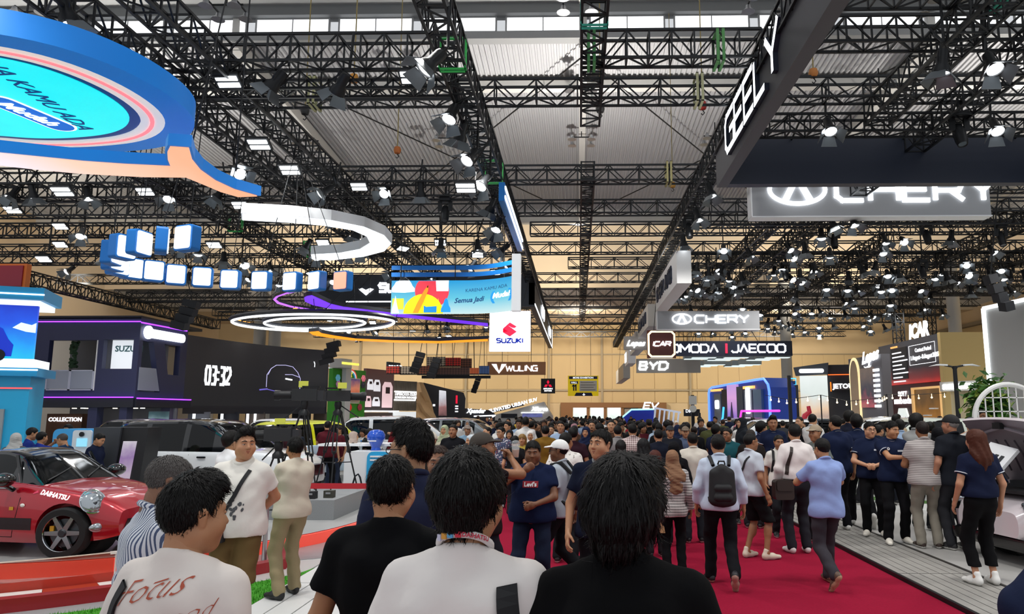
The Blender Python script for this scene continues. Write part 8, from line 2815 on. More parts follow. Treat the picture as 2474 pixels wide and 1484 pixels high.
def backpack(info, label, c='#17181b', w=.3, h=.46, zc=1.16):
 t = local_thing(info, 'backpack', label, 'backpack')
 m = mat('bag' + c, c, .75, noise=.1, nscale=20, bump=.2)
 f = Field((-.25, -.52, zc - .35), (.25, .05, zc + .35), .014)
 y0 = -.23 - info['belly'] * .3
 f.cap((-w * .28, y0, zc - h * .3), (-w * .28, y0, zc + h * .25), .075, .06, .04)
 f.cap((w * .28, y0, zc - h * .3), (w * .28, y0, zc + h * .25), .075, .06, .04)
 f.cap((0, y0 - .01, zc - h * .3), (0, y0, zc + h * .33), .09, .07, .05)
 V, F = f.mesh()
 link('body', vf_mesh('body', [(V, F, 0)], [m]), t)
 g = Field((-.2, -.55, zc - .32), (.2, .0, zc + .2), .014)
 g.cap((-w * .2, y0 - .07, zc - h * .25), (w * .2, y0 - .07, zc - h * .25), .05, k=.03)
 g.cap((-w * .2, y0 - .07, zc - h * .05), (w * .2, y0 - .07, zc - h * .05), .045, k=.05)
 link('front_pocket', vf_mesh('front_pocket', [(*g.mesh(), 0)], [m]), t)
 for s in (-1, 1):
  MB().tube([(s * .09, y0 + .05, zc + h * .42), (s * .115, -.06, 1.475), (s * .115, .06, 1.45), (s * .13, .14, 1.3), (s * .15, .08, 1.12), (s * .13, y0 + .08, zc - h * .35)], .022, 6).build('strap', m, t)
 MB().tube([(-.04, y0 + .02, zc + h * .45), (-.03, y0 + .0, zc + h * .52), (.03, y0, zc + h * .52), (.04, y0 + .02, zc + h * .45)], .01, 6).build('handle', m, t)
 return t

SK1, SK2, SK3, SK4 = '#b5835f', '#9a6a4a', '#c79672', '#7d5238'
NVY = '#18213c'
# ---- nearest row
f1 = P_('man with a dark quiff in a white sweatshirt printed in red script, bottom left', 472, 1152, 2.42, H=1.675, heading=-14, look=-24, tilt=4, wide=1.1, top='#e6ddd6', top_kind='long', bottom='#2c3038', hair='quiff', skin_c=SK1, fine=True, voxel=.013, fat=.006, seed=1)
INKR = mat('ink_red', '#b5563f', .8)
for s_, sz, x0, z0, sl in (('Focus', .1, -.13, 1.335, .22), ('the good', .07, -.06, 1.255, .26)):
 v, f = text_geo(s_, sz, 0, .55, -.0015)
 cloth_print(f1, v, f, INKR, x0, z0, True, .005, 'red_script', sl)
cloth_print(f1, [(0, 0, 0), (.16, .004, 0), (.16, .008, 0), (0, .005, 0)], [(0, 1, 2, 3)], INKR, -.12, 1.37, True, .005, 'red_script', .3)
b_ = local_thing(f1, 'sling_bag', 'black sling strap over the left shoulder of the white sweatshirt', 'bag')
WEB = mat('webbing', '#1b1c1f', .8)
strap(f1, [(-.13, 1.4), (-.165, 1.3), (-.175, 1.15), (-.16, 1.0)], .045, WEB, b_)
MB().box((-.172, -.17, 1.2), (.06, .02, .03)).build('buckle', BLACK, b_)
f2 = P_('grey-haired man in a blue striped shirt looking down to the right', 402, 1098, 3.45, H=1.69, heading=-48, look=-8, tilt=16, wide=1.05, top=stripe_mat('shirt_stripes', '#dfe3ea', '#4a5878', 60, 'X', .42), top_kind='shirt', sleeve=2., bottom='#3a3c44', hair='crop', hair_m='#5a5654', skin_c='#8a6048', fine=True, voxel=.014, seed=2, arms=('down', 'belly'), collar=stripe_mat('collar_stripes', '#dfe3ea', '#4a5878', 60, 'X', .42), fat=.004)
f3 = P_('man in a plain black t-shirt seen from behind, left of the white sweatshirt', 950, 1103, 2.92, H=1.71, heading=-4, look=-6, wide=1.06, top='#08090c', bottom='#1a1c22', hair='short', skin_c=SK1, fine=True, voxel=.014, seed=3, arms=('down2', 'down'), legs='stand', fat=.003)
f4 = P_('man in a white sweatshirt with a printed lanyard, bottom centre', 1132, 1104, 2.08, H=1.765, heading=-2, look=-16, wide=1.0, top='#e9e3df', top_kind='long', bottom='#22242a', hair='thick', skin_c=SK1, fine=True, voxel=.013, seed=4, glasses=True)
MB().tube([f4['sp']((.068 * math.cos(a), -.012 + .07 * math.sin(a), 1.492 - .04 * math.sin(a))) for a in np.linspace(0, 2 * PI, 24, endpoint=False)], .011, 6, closed=True).build('lanyard', mat('lanyard', '#ece8e6', .6), f4['o'], smooth='all')
for k_, (a, c) in enumerate(((-1.9, '#5aa8d8'), (-2.15, '#e0a040'), (-2.4, '#d0d0e8'), (-1.62, '#d02840'))):
 p = f4['sp']((.079 * math.cos(a), -.012 + .081 * math.sin(a), 1.492 - .04 * math.sin(a)))
 MB().box(p, (.016, .004, .016), rz=a + PI / 2).build('lanyard_mark', mat('lan' + c, c, .6), f4['o'])
v, f = text_geo('DAIHATSU', .016, 0, .1, .0006)
MB().add([f4['sp'](((.081) * math.cos(-1.5 + a / .081), -.012 + .083 * math.sin(-1.5 + a / .081), 1.487 + b - .04 * math.sin(-1.5 + a / .081))) for a, b, c in v], f).build('lanyard_text', mat('lan_red', '#c83a50', .6), f4['o'])
b_ = local_thing(f4, 'shoulder_bag', 'black backpack strap over the right shoulder of the lanyard wearer', 'bag')
strap(f4, [(.125, 1.41), (.14, 1.3), (.135, 1.18), (.12, 1.05)], .05, WEB, b_)
strap(f4, [(.145, 1.24), (.14, 1.05)], .062, mat('webbing_pad', '#101113', .8), b_, 'strap_pad', .012)
MB().box((.14, -.17, 1.25), (.065, .02, .03)).build('buckle', BLACK, b_)
f5 = P_('person with a black mop haircut in a black mock-neck top, bottom centre right', 1500, 1113, 2.02, H=1.755, heading=-4, look=-18, wide=1.02, top='#060608', top_kind='long', bottom='#101014', hair='mop', hair_m='#0d0b0b', skin_c=SK3, fine=True, voxel=.013, seed=5)
MB().lathe([(.068, 1.455), (.063, 1.5), (.058, 1.5)], 20, cap=False, c=(0, -.014, 0)).build('mock_neck', cloth('#060608'), f5['o'], smooth='all')
f6 = P_('person in navy cut off by the right picture edge, close to the camera', 2478, 1060, 3.9, H=1.66, heading=-78, wide=1.15, lean=(0, 1.1), top=NVY, top_kind='polo', trim='#d8dce4', bottom='#141a30', hair='short', skin_c=SK1, voxel=.016, arms=('phone', 'phone'), seed=6)

# ---- left group
m1 = P_('man in a white polo with ink drawings, khaki shorts and a cross-body strap', 594, 1040, 6.3, heading=183, look=38, tilt=-2, wide=1.12, belly=.015, top='#ece9e0', top_kind='polo', bottom='#6a5534', bottom_kind='shorts', hair='fade', skin_c='#c08a66', fine=True, voxel=.016, arms=('behind', 'behind'), seed=7, fat=.004)
INKG = mat('ink_grey', '#55575a', .8)
rp_ = random.Random(12)
for cx_, cz_, n_, sp_ in ((-.03, 1.27, 5, .09), (.06, 1.12, 9, .07), (.04, 1.05, 8, .06)):
 for _ in range(n_):
  x, z, r_ = cx_ + rp_.uniform(-sp_, sp_), cz_ + rp_.uniform(-.05, .05), rp_.uniform(.008, .02)
  cloth_print(m1, [(r_ * math.cos(a) * .7, r_ * math.sin(a) * rp_.uniform(.7, 1.3), 0) for a in np.linspace(0, 2 * PI, 9, endpoint=False)], [tuple(range(9))], INKG, -x, z, False, .004, 'ink_drawing')
b_ = local_thing(m1, 'crossbody_bag', 'black cross-body pouch on the man in the white polo', 'bag')
strap(m1, [(-.1, 1.4), (-.02, 1.2), (.09, 1.0), (.13, .93)], .032, WEB, b_, back=False)
MB().box((.15, .17, .9), (.2, .07, .14)).build('pouch', mat('pouch_black', '#1a1a1c', .8), b_)
MB().box((.15, .21, .87), (.14, .03, .07)).build('pocket', mat('pouch_pocket', '#232326', .8), b_)
m2 = P_('man in a beige t-shirt and khaki trousers with folded arms on the white planks', 718, 1057, 7.82, heading=52, look=-6, tilt=2, wide=1.02, top='#cfc6b4', bottom='#97896a', hair='short', skin_c='#a87852', fine=True, voxel=.016, arms=('cross', 'cross2'), legs='relax', shoes='#111214', sole='#1c1c1e', seed=8)
m3 = P_('tall man in a dark denim shirt and glasses turned to the left', 1002, 1036, 3.85, H=1.82, heading=28, look=48, wide=1.05, top='#252a42', top_kind='shirt', sleeve=2., bottom='#1c2030', hair='fade', skin_c='#b58a68', fine=True, voxel=.015, glasses=True, seed=9)
m4 = P_('shaven-headed man in dark grey looking at the camera over the white sweatshirt', 1063, 1073, 5.3, heading=182, look=4, tilt=4, wide=.98, top='#3a3532', bottom='#20222a', hair='crop', hair_m='#3a2c26', skin_c='#9a6a4e', fine=True, voxel=.017, seed=10)
m5 = P_('man in a dark cap drinking from a clear cup', 1168, 1045, 6.6, heading=-62, look=-14, tilt=-4, wide=1.1, top='#22181a', top_kind='polo', bottom='#20222a', hair='crop', cap='#3a332c', skin_c=SK2, fine=True, voxel=.017, arms=('down', 'drink'), beard=True, seed=11)
t = local_thing(m5, 'drink_cup', 'clear plastic cup of iced drink held by the man in the dark cap', 'cup')
hp = Vector(m5['A'][1][2]) + Vector((0, .04, .07))
MB().lathe([(.028, -.06), (.04, .06), (.037, .06), (.026, -.055)], 14, c=hp, cap=False).build('cup', GLASS, t, smooth='all')
MB().lathe([(0, -.055), (.026, -.055), (.033, .01), (0, .012)], 14, c=hp).build('drink', mat('iced_tea', '#b8703c', .2), t, smooth=True)
MB().lathe([(.04, .06), (.036, .085), (.015, .095), (0, .095)], 14, c=hp).build('lid', GLASS, t, smooth='all')
m6 = P_('heavy man in a navy t-shirt with a red chest logo holding his chin', 1288, 1063, 7.7, heading=176, look=4, tilt=8, wide=1.28, belly=.055, top='#141f3e', bottom='#1a2236', hair='short', skin_c=SK4, fine=True, voxel=.016, arms=('belly', 'chin'), seed=12, fat=.012, legs='wide', shoes='#202022')
cloth_print(m6, [(x, z, 0) for x in np.linspace(-.085, .085, 7) for z in (-.033, 0, .033)], [(3 * i + k, 3 * i + 3 + k, 3 * i + 4 + k, 3 * i + 1 + k) for i in range(6) for k in range(2)], mat('logo_red', '#9a1226', .7), 0, 1.27, False, .006, 'chest_logo')
v, f = text_geo("Levi's", .062, 0, 0, .0022, 'CENTER')
cloth_print(m6, v, f, mat('logo_white', '#f0f0f0', .7), 0, 1.25, False, .012, 'chest_lettering')
MB().tube([m6['A'][1][2] + rot_to(m6['A'][1][1] - m6['A'][1][2], (0, 1, 0)) @ np.array((.034 * math.cos(a), .034 * math.sin(a), .05)) for a in np.linspace(0, 2 * PI, 12, endpoint=False)], .008, 5, closed=True).build('wristband', mat('wrist_white', '#d8d4cc', .6), m6['o'])
m7 = P_('man in a white cap and light grey shirt walking left with a black backpack', 1352, 1062, 8.1, heading=72, look=10, wide=1.0, top='#a9b1ba', top_kind='shirt', bottom='#17181c', hair='crop', cap='#e8e8e6', skin_c=SK4, fine=True, voxel=.017, legs='walkL', seed=13, arms=('down2', 'back'), shoes='#17181a', glasses=True)
backpack(m7, 'black backpack on the man in the white cap')
m8 = P_('man in a navy polo with a grey collar walking towards the camera', 1452, 1036, 6.3, heading=172, look=-28, tilt=-3, wide=1.1, top='#131a2e', top_kind='polo', collar='#8a8c8e', bottom='#15161a', hair='short', skin_c='#c08c68', fine=True, voxel=.016, seed=14, arms=('down', 'down2'), legs='walkL', fat=.005)

# ---- middle of the aisle
m9 = P_('woman in a brown headscarf and black-and-white patterned pullover, from behind', 1622, 1086, 9.17, heading=-3, look=-8, wide=.95, top=stripe_mat('knit', '#d4cfcc', '#3a3638', 26, 'Z', .45, second=(60, 'X')), top_kind='long', bottom='#0e0e11', hair='hijab_long', hair_m='#8a6850', skin_c=SK2, voxel=.018, seed=15, hem=.78, arms=('carry', 'down'))
t = local_thing(m9, 'handbag', 'small beige handbag carried by the woman in the brown headscarf', 'bag')
hp = Vector(m9['A'][0][2]) + Vector((-.02, 0, -.12))
BEIGEB = mat('bag_beige', '#c2a070', .6)
MB().prism([(-.13, -.24), (.13, -.24), (.1, -.06), (-.1, -.06)], -.05, .05, 'xz').build('body', BEIGEB, t).location = hp
MB().tube([hp + Vector((.07 * math.cos(a), 0, -.06 + .14 * math.sin(a))) for a in np.linspace(0, PI, 9)], .008, 6).build('handle', BEIGEB, t)
m10 = P_('man in a pale blue shirt with a large black backpack walking away', 1733, 1048, 8.44, heading=-3, look=4, wide=1.08, top='#c6d2e4', top_kind='shirt', sleeve=1.8, bottom='#121216', hair='short', skin_c=SK1, voxel=.017, legs='walkL', seed=16, shoes='#16161c', sole='#b09080', arms=('down2', 'down'))
backpack(m10, 'large black backpack on the man in the pale blue shirt', h=.52)
m11 = P_('man in glasses, grey-white shirt and black shorts turned to the right', 1810, 1045, 10.0, heading=-62, look=-8, wide=1.0, top='#bcc2cc', top_kind='shirt', bottom='#141416', bottom_kind='shorts', hair='crop', skin_c=SK2, voxel=.017, seed=17, shoes='#d8ccb8', glasses=True, arms=('down2', 'down'), legs='relax')
b_ = local_thing(m11, 'phone_sling', 'black phone sling across the man in black shorts', 'bag')
strap(m11, [(.1, 1.41), (.0, 1.25), (-.11, 1.08)], .03, WEB, b_)
strap(m11, [(.1, 1.41), (.0, 1.25), (-.11, 1.08)], .03, WEB, b_, back=False)
MB().box((-.15, .0, 1.05), (.03, .1, .16)).build('pouch', BLACK, b_)
m12 = P_('man in a white dress shirt with a brown shoulder bag, from behind', 1918, 1023, 10.4, heading=4, look=-4, wide=1.05, top='#e6dedb', top_kind='shirt', sleeve=1.9, hem=.98, bottom='#26262c', hair='short', skin_c=SK1, voxel=.017, seed=18, shoes='#e6e4e0', arms=('down2', 'down2'))
t = local_thing(m12, 'shoulder_bag', 'dark brown leather bag hanging on the man in the white dress shirt', 'bag')
strap(m12, [(-.09, 1.42), (-.14, 1.25), (-.18, 1.05)], .035, mat('leather', '#2a1c16', .5), t)
MB().prism(rrect(-.36, .72, -.1, .98, .04), -.16, -.02, 'xz').build('body', MATS['leather'], t)
MB().prism(rrect(-.34, .84, -.12, .97, .03), -.18, -.155, 'xz').build('flap', MATS['leather'], t)
m13 = P_('man in a light blue short-sleeved shirt walking away on the red carpet', 1985, 1057, 8.46, heading=9, look=10, tilt=8, wide=1.06, top='#8fa3d6', top_kind='shirt', bottom='#39363c', hair='short', skin_c=SK1, voxel=.017, legs='walkR', seed=19, shoes='#5a4436', sole='#b89a7c', arms=('phone', 'phone'), hem=.8, glasses=True)
m14 = P_('man with a moustache in a white shirt with backpack straps facing the camera', 1878, 1050, 11.8, heading=178, look=2, tilt=4, wide=.95, top='#dcd9d2', top_kind='shirt', bottom='#1c1c20', hair='short', skin_c=SK2, voxel=.019, seed=20, stache=True)
backpack(m14, 'black backpack on the man with the moustache')
m15 = P_('man in a beige baseball cap looking left', 1968, 1026, 11.3, heading=115, look=10, wide=.95, top='#6a706c', bottom='#202226', hair='crop', cap='#9a8a74', skin_c=SK2, voxel=.019, seed=21)
m16 = P_('tall man in a navy polo with white collar piping, from behind, left of the pair', 2018, 1008, 12.2, heading=6, look=14, wide=1.05, top=NVY, top_kind='polo', trim='#e4e6ea', bottom='#121216', hair='short', skin_c=SK1, voxel=.019, seed=22, shoes='#e2e0dc')
m17 = P_('man in a navy polo seen from behind beside the pair of staff', 2068, 1006, 12.6, heading=-8, look=-10, wide=1.05, top=NVY, top_kind='polo', trim='#e4e6ea', bottom='#121216', hair='thick', skin_c=SK1, voxel=.019, seed=23, shoes='#e2e0dc', legs='walkL')
m18 = P_('staff man in a navy polo and glasses with hands clasped', 2098, 1023, 11.7, heading=158, look=22, tilt=4, wide=1.1, top=NVY, top_kind='polo', trim='#e4e6ea', bottom='#101013', hair='short', skin_c='#cf9a78', voxel=.017, fine=True, seed=24, shoes='#e6e0d4', arms=('belly', 'belly'), glasses=True, fat=.008, belly=.01)
m19 = P_('staff man in a navy polo gesturing with an open palm', 2148, 1021, 11.05, heading=172, look=32, tilt=10, wide=1.0, top=NVY, top_kind='polo', trim='#e4e6ea', bottom='#101013', hair='short', skin_c='#b98560', voxel=.016, fine=True, seed=25, shoes='#e6e0d4', legs='relax', arms=('down', ((-.12, .34, 1.22), (1, -.2, -.5), 'open', (-.5, .2, .8))))
for inf in (m18, m19):
 cloth_print(inf, [(-.04, -.012, 0), (.04, -.012, 0), (.04, .012, 0), (-.04, .012, 0)], [(0, 1, 2, 3)], mat('name_badge', '#c8ccd4', .4), -.09, 1.3, False, .007, 'name_badge')
cloth_print(m19, [(.022 * math.cos(a), .022 * math.sin(a), 0) for a in np.linspace(0, 2 * PI, 14, endpoint=False)], [tuple(range(14))], mat('round_badge', '#f0f0f0', .4), .08, 1.33, False, .008, 'round_badge')
m20 = P_('stout man in a grey striped polo and khaki trousers, from behind', 2226, 1023, 10.6, heading=-8, look=4, wide=1.2, top=stripe_mat('grey_stripes', '#c4bdba', '#77706e', 42, 'Z', .4), top_kind='polo', bottom='#8a8478', hair='short', hair_m='#1f1715', skin_c=SK2, voxel=.018, seed=26, arms=('belly', 'belly'), shoes='#3a2c26')
m21 = P_('grey-haired man in a black cap and dark grey short-sleeved shirt, from behind', 2296, 1008, 10.5, heading=8, look=30, wide=1.12, top='#1c1f26', top_kind='shirt', bottom='#2b2c30', hair='crop', hair_m='#8a8682', cap='#141416', skin_c='#b27c60', voxel=.018, seed=27, shoes='#2a2a2c', hem=.82)
m22 = P_('woman with long brown hair in a navy polo and black cropped trousers, from behind', 2352, 1043, 8.39, heading=4, look=8, wide=.96, top='#161d36', top_kind='polo', trim='#e4e6ea', bottom='#0e0e10', bottom_kind='cropped', hair='long', hair_m='#4a2416', skin_c='#c08a6a', voxel=.017, seed=28, shoes='#eceae6', hem=.97, arms=('down2', 'down'))
m23 = P_('man in glasses and a light grey shirt standing behind the striped polo', 2213, 995, 12.3, heading=-55, look=-15, wide=1.05, top='#9fa09f', top_kind='shirt', bottom='#1c1e22', hair='thick', skin_c=SK3, voxel=.019, seed=29, glasses=True, arms=('cross', 'cross2'))
m24 = P_('person in a dark cap and white shirt holding up a phone', 2344, 1013, 12.8, heading=-42, look=0, wide=.95, top='#d8d6d2', bottom='#202024', hair='short', cap='#33373c', skin_c=SK3, voxel=.019, seed=30, arms=('photo', 'photo'))
m25 = P_('woman in a navy headscarf leaning over the pearl car', 2398, 1029, 11.6, heading=112, look=6, tilt=8, wide=.92, top='#1c2740', top_kind='long', sleeve=1.4, bottom='#1a1c22', hair='hijab', hair_m='#1f2c48', skin_c='#d0a084', voxel=.018, fine=True, seed=31, lean=(0, .25), arms=('reach', 'reach'))
m26 = P_('young man in a navy polo standing tall and facing the camera', 1866, 1009, 14.2, heading=176, look=-4, tilt=6, wide=1.0, top=NVY, top_kind='polo', trim='#e4e6ea', bottom='#141418', hair='fade', skin_c=SK2, voxel=.02, seed=32)
m27 = P_('man in a teal shirt and glasses looking left', 1757, 1033, 13.2, heading=172, look=-30, wide=1.05, top='#1d5058', top_kind='shirt', bottom='#202226', hair='short', skin_c=SK2, voxel=.02, seed=33, glasses=True)
m28 = P_('man in a cream shirt seen from behind left of the large backpack', 1672, 1044, 11.2, heading=0, look=0, wide=1.1, top='#d3ccc0', top_kind='shirt', bottom='#22242a', hair='short', skin_c=SK2, voxel=.02, seed=34)
m29 = P_('woman with long black hair in royal blue, from behind', 1553, 1058, 10.8, heading=0, wide=.92, top='#1a2a9a', top_kind='long', bottom='#141418', hair='long', hair_m='#0e0d10', skin_c=SK1, voxel=.02, seed=35)
m30 = P_('man in a red and white plaid shirt, from behind', 1528, 1023, 13.6, heading=0, wide=1.05, top=stripe_mat('plaid', '#d8c8c4', '#5a2a30', 26, 'X', .35, second=(26, 'Z')), top_kind='shirt', bottom='#22252c', hair='short', skin_c=SK1, voxel=.02, seed=36)
m31 = P_('woman with long reddish hair behind the brown headscarf', 1580, 1086, 10.1, heading=14, wide=.9, top='#4a3830', bottom='#1c1a1e', hair='long', hair_m='#4a2018', skin_c=SK1, voxel=.02, seed=37)
m31b = P_('short-haired woman in a red jacket, from behind', 1499, 1062, 12.2, heading=4, wide=.95, top='#8a1224', top_kind='jacket', bottom='#1c1c22', hair='bob', hair_m='#161212', skin_c=SK1, voxel=.02, seed=38)
m32 = P_('woman in a black headscarf, from behind', 1626, 1066, 10.9, heading=-6, wide=.95, top='#101014', top_kind='long', bottom='#101014', hair='hijab', hair_m='#0e0e12', skin_c=SK1, voxel=.02, seed=39)
m33 = P_('man in a dark maroon shirt, from behind, beyond the white cap', 1384, 1031, 12.2, heading=2, wide=1.02, top='#2c1620', bottom='#16161a', hair='short', skin_c=SK2, voxel=.02, seed=40)
m34 = P_('man in a white printed shirt walking away right of the white cap', 1366, 1044, 9.7, heading=-12, look=-20, wide=1.05, top=voro_mat('white_print', '#e4e0da', '#9a938c', 26, .36), top_kind='shirt', bottom='#17181c', hair='short', skin_c=SK2, voxel=.019, seed=41)
m35 = P_('man in glasses and a blue batik shirt walking towards the camera', 1212, 1031, 15.5, heading=172, look=-30, wide=1.0, top=voro_mat('batik', '#3a4664', '#c8c0c4', 22, .42, c3='#8a4a58'), top_kind='shirt', bottom='#24262c', hair='short', skin_c='#b98a68', voxel=.02, seed=42, glasses=True, shoes='#d8d8d6', legs='walkL')
m36 = P_('man in a black polo facing the camera at the left edge of the carpet', 1096, 1026, 14.0, heading=176, look=-6, wide=1.12, top='#101116', top_kind='polo', bottom='#16161a', hair='short', skin_c=SK2, voxel=.02, seed=43, stache=True)
m37 = P_('woman in a pale grey headscarf beside the black polo', 1140, 1050, 12.8, heading=130, wide=.92, top='#b8c4c8', top_kind='long', bottom='#8a9098', hair='hijab', hair_m='#b8c0c6', skin_c=SK1, voxel=.02, seed=44)
m37b = P_('child in a light blue headscarf', 1117, 1073, 12.2, heading=150, H=1.36, wide=.9, top='#8ab4c8', top_kind='long', bottom='#7a98a8', hair='hijab', hair_m='#9ac2d4', skin_c=SK3, voxel=.02, seed=45)
# ---- around the left stand
for args in (
  ('woman in a beige headscarf and black abaya at the counter', 856, 1042, 16.0, -70, dict(top='#141418', top_kind='long', bottom='#141418', hair='hijab', hair_m='#b8a69a', arms=('phone', 'phone'))),
  ('man in a black jacket leaning at the white counter', 882, 1034, 16.6, -80, dict(top='#14191c', top_kind='jacket', bottom='#1c1c20', hair='short', arms=('phone', 'phone'), lean=(0, .15))),
  ('woman in a white striped t-shirt behind the man in the white polo', 562, 1042, 9.5, -30, dict(top='#e8e8ea', bottom='#1c1c20', hair='thick', wide=.92, arms=('phone', 'down'))),
  ('woman in a light grey headscarf behind the red car', 45, 1046, 13.3, 8, dict(top='#5a5a60', top_kind='long', bottom='#202024', hair='hijab', hair_m='#c0beba')),
  ('man in a blue vest over white at the left, by the blue tower', 78, 1032, 14.0, -50, dict(top='#1c2e7a', bottom='#202024', hair='short', tilt=14)),
  ('man in blue photographing with a phone behind the red car', 106, 1043, 13.6, -30, dict(top='#1e2f86', bottom='#202024', hair='short', arms=('photo', 'photo'))),
  ('balding man in glasses and navy bending over behind the red car', 162, 1045, 13.0, 88, dict(top='#1d3350', bottom='#202024', hair='crop', hair_m='#4a4442', tilt=24, glasses=True)),
  ('man with dark hair behind the light blue counter', 168, 1026, 17.0, 175, dict(top='#2c2c34', bottom='#202024', hair='thick')),
  ('man in dark navy looking down beside the kiosk', 240, 1044, 13.2, -88, dict(top='#141c34', top_kind='long', bottom='#1a1a20', hair='short', tilt=26)),
  ('person in white half hidden by the kiosk', 266, 1058, 14.6, -120, dict(top='#d4d8d8', bottom='#2c2c34', hair='short')),
  ('woman in a sage headscarf and cream top right of the kiosk', 352, 1038, 14.3, -100, dict(top='#d0c8bc', top_kind='long', bottom='#c05080', hair='hijab', hair_m='#9aa088', tilt=18)),
  ('dark-haired person far behind the estate car, first', 403, 1022, 19.5, 20, dict(top='#2a2c30', bottom='#202024', hair='thick')),
  ('dark-haired person far behind the estate car, second', 446, 1026, 19.8, -30, dict(top='#44302c', bottom='#202024', hair='short')),
  ('woman in khaki far behind the estate car', 505, 1022, 20.0, 60, dict(top='#8a7a58', bottom='#202024', hair='bob')),
  ('man in a navy cap far behind the estate car', 572, 1024, 19.5, 70, dict(top='#3a2430', bottom='#202024', hair='crop', cap='#1a2438')),
  ('woman with long dark hair and a white lanyard by the pale blue car', 704, 1028, 18.0, 178, dict(top='#3a1c22', bottom='#202024', hair='long', wide=.9)),
  ('man in dark clothes beside the lanyard woman', 720, 1030, 18.4, 170, dict(top='#1c2430', bottom='#202024', hair='short')),
  ('man with glasses in a red and black jacket before the white van', 968, 1014, 19.0, 10, dict(top='#6a141c', top_kind='jacket', bottom='#202024', hair='short')),
  ('woman in bright blue leaning in front of the white van', 1015, 1018, 18.0, 150, dict(top='#1a3ac0', top_kind='long', bottom='#202024', hair='bob', lean=(0, .2))),
  ('visitor in a white bucket hat behind the denim shirt', 1040, 1042, 9.0, 170, dict(top='#2a2420', bottom='#202024', hair='crop', cap='#d8d0c0')),
  ('woman in a pale green headscarf near the black polo', 1075, 1028, 17.0, 160, dict(top='#c8c0a8', top_kind='long', bottom='#202024', hair='hijab', hair_m='#a8b090')),
  ('man in a patterned cap and light denim near the black polo', 1130, 1028, 18.0, -160, dict(top='#7a98b0', bottom='#202024', hair='crop', cap='#8a7a70')),
  ('man in dark jacket bending over the mint car, right stand', 2120, 1040, 14.6, -60, dict(top='#1a2438', top_kind='jacket', bottom='#202024', hair='short', glasses=True)),
  ('woman in a black headscarf between the striped polo and the dark shirt', 2262, 1036, 12.0, -10, dict(top='#17171b', top_kind='long', bottom='#17171b', hair='hijab', hair_m='#121216', wide=.9)),
  ('man with glasses behind the trellis', 2372, 1003, 15.0, 178, dict(top='#d4d4d0', bottom='#202024', hair='short', glasses=True)),
  ('man in a dark jacket with curly hair holding a phone to his ear', 2052, 1006, 15.0, -70, dict(top='#1c2030', top_kind='jacket', bottom='#202024', hair='thick', glasses=True)),
  ('balding man behind the moustached man', 1812, 1036, 12.6, -20, dict(top='#201a18', bottom='#202024', hair='crop', hair_m='#2a2420')),
  ('man in a navy polo in profile left of the tall staff man', 1838, 1018, 14.6, -70, dict(top=NVY, top_kind='polo', trim='#e4e6ea', bottom='#141418', hair='thick')),
  ('person in a dark hooded jacket beyond the teal shirt', 1792, 1012, 17.0, 100, dict(top='#24282e', top_kind='jacket', bottom='#202024', hair='hijab', hair_m='#20242a')),
  ('man in a dark green shirt with a beard facing the camera in the crowd', 1430, 1016, 17.5, 180, dict(top='#1c2a1e', bottom='#202024', hair='crop', beard=True)),
  ('man in a cap and jacket facing the camera beyond the red-haired woman', 1618, 1028, 15.0, 175, dict(top='#20222a', top_kind='jacket', bottom='#202024', hair='short', cap='#20242c')),
  ('elderly man in a flat cap and blue check shirt facing the camera', 1655, 1030, 15.5, 178, dict(top=stripe_mat('blue_check', '#5a6a88', '#34405c', 40, 'X', .5, second=(40, 'Z')), top_kind='shirt', bottom='#202024', hair='crop', hair_m='#6a6662', cap='#7a6a5a')),
  ('man in a light blue shirt turning right in the middle of the crowd', 1585, 1018, 17.0, -60, dict(top='#a8bcd0', top_kind='shirt', bottom='#202024', hair='short')),
  ('man in navy from behind right of the plaid shirt', 1590, 1036, 13.2, 4, dict(top='#161a28', bottom='#202024', hair='short')),
  ('man in a grey shirt from behind left of the plaid shirt', 1492, 1028, 14.6, 0, dict(top='#8a8888', top_kind='shirt', bottom='#202024', hair='short')),
  ('man with a yellow-brown backpack from behind in the crowd', 1318, 1028, 15.0, 0, dict(top='#7a5a20', top_kind='jacket', bottom='#202024', hair='short')),
  ('woman in a white headscarf facing the camera in the crowd', 1282, 1040, 15.5, 178, dict(top='#4a4440', top_kind='long', bottom='#202024', hair='hijab', hair_m='#e4e0dc', wide=.9)),
  ('woman in a black headscarf and glasses facing the camera in the crowd', 1232, 1038, 17.0, 175, dict(top='#26262c', top_kind='long', bottom='#202024', hair='hijab', hair_m='#222226', wide=.9)),
  ('blonde-haired woman in yellow print in the crowd', 1262, 1048, 14.6, 172, dict(top='#c8b050', bottom='#202024', hair='long', hair_m='#8a6a3a', wide=.88)),
  ('man in a black shirt from behind near the batik shirt', 1245, 1052, 14.0, -6, dict(top='#17171a', bottom='#202024', hair='short'))):
 lab, px, py, Y, hd, kw = args
 kw.setdefault('skin_c', random.choice((SK1, SK2, SK3, SK1)))
 kw.setdefault('hair_m', '#0b0908')
 gz_ = .126 if (px > 1900 and 14.1 < Y < 22.3) else (.045 if px > 1990 else .012)
 if gz_ == .012:
  gz_ = None
 P_(lab, px, py, Y, heading=hd, look=random.uniform(-12, 12), voxel=.022, seed=px, gz=gz_, **kw)

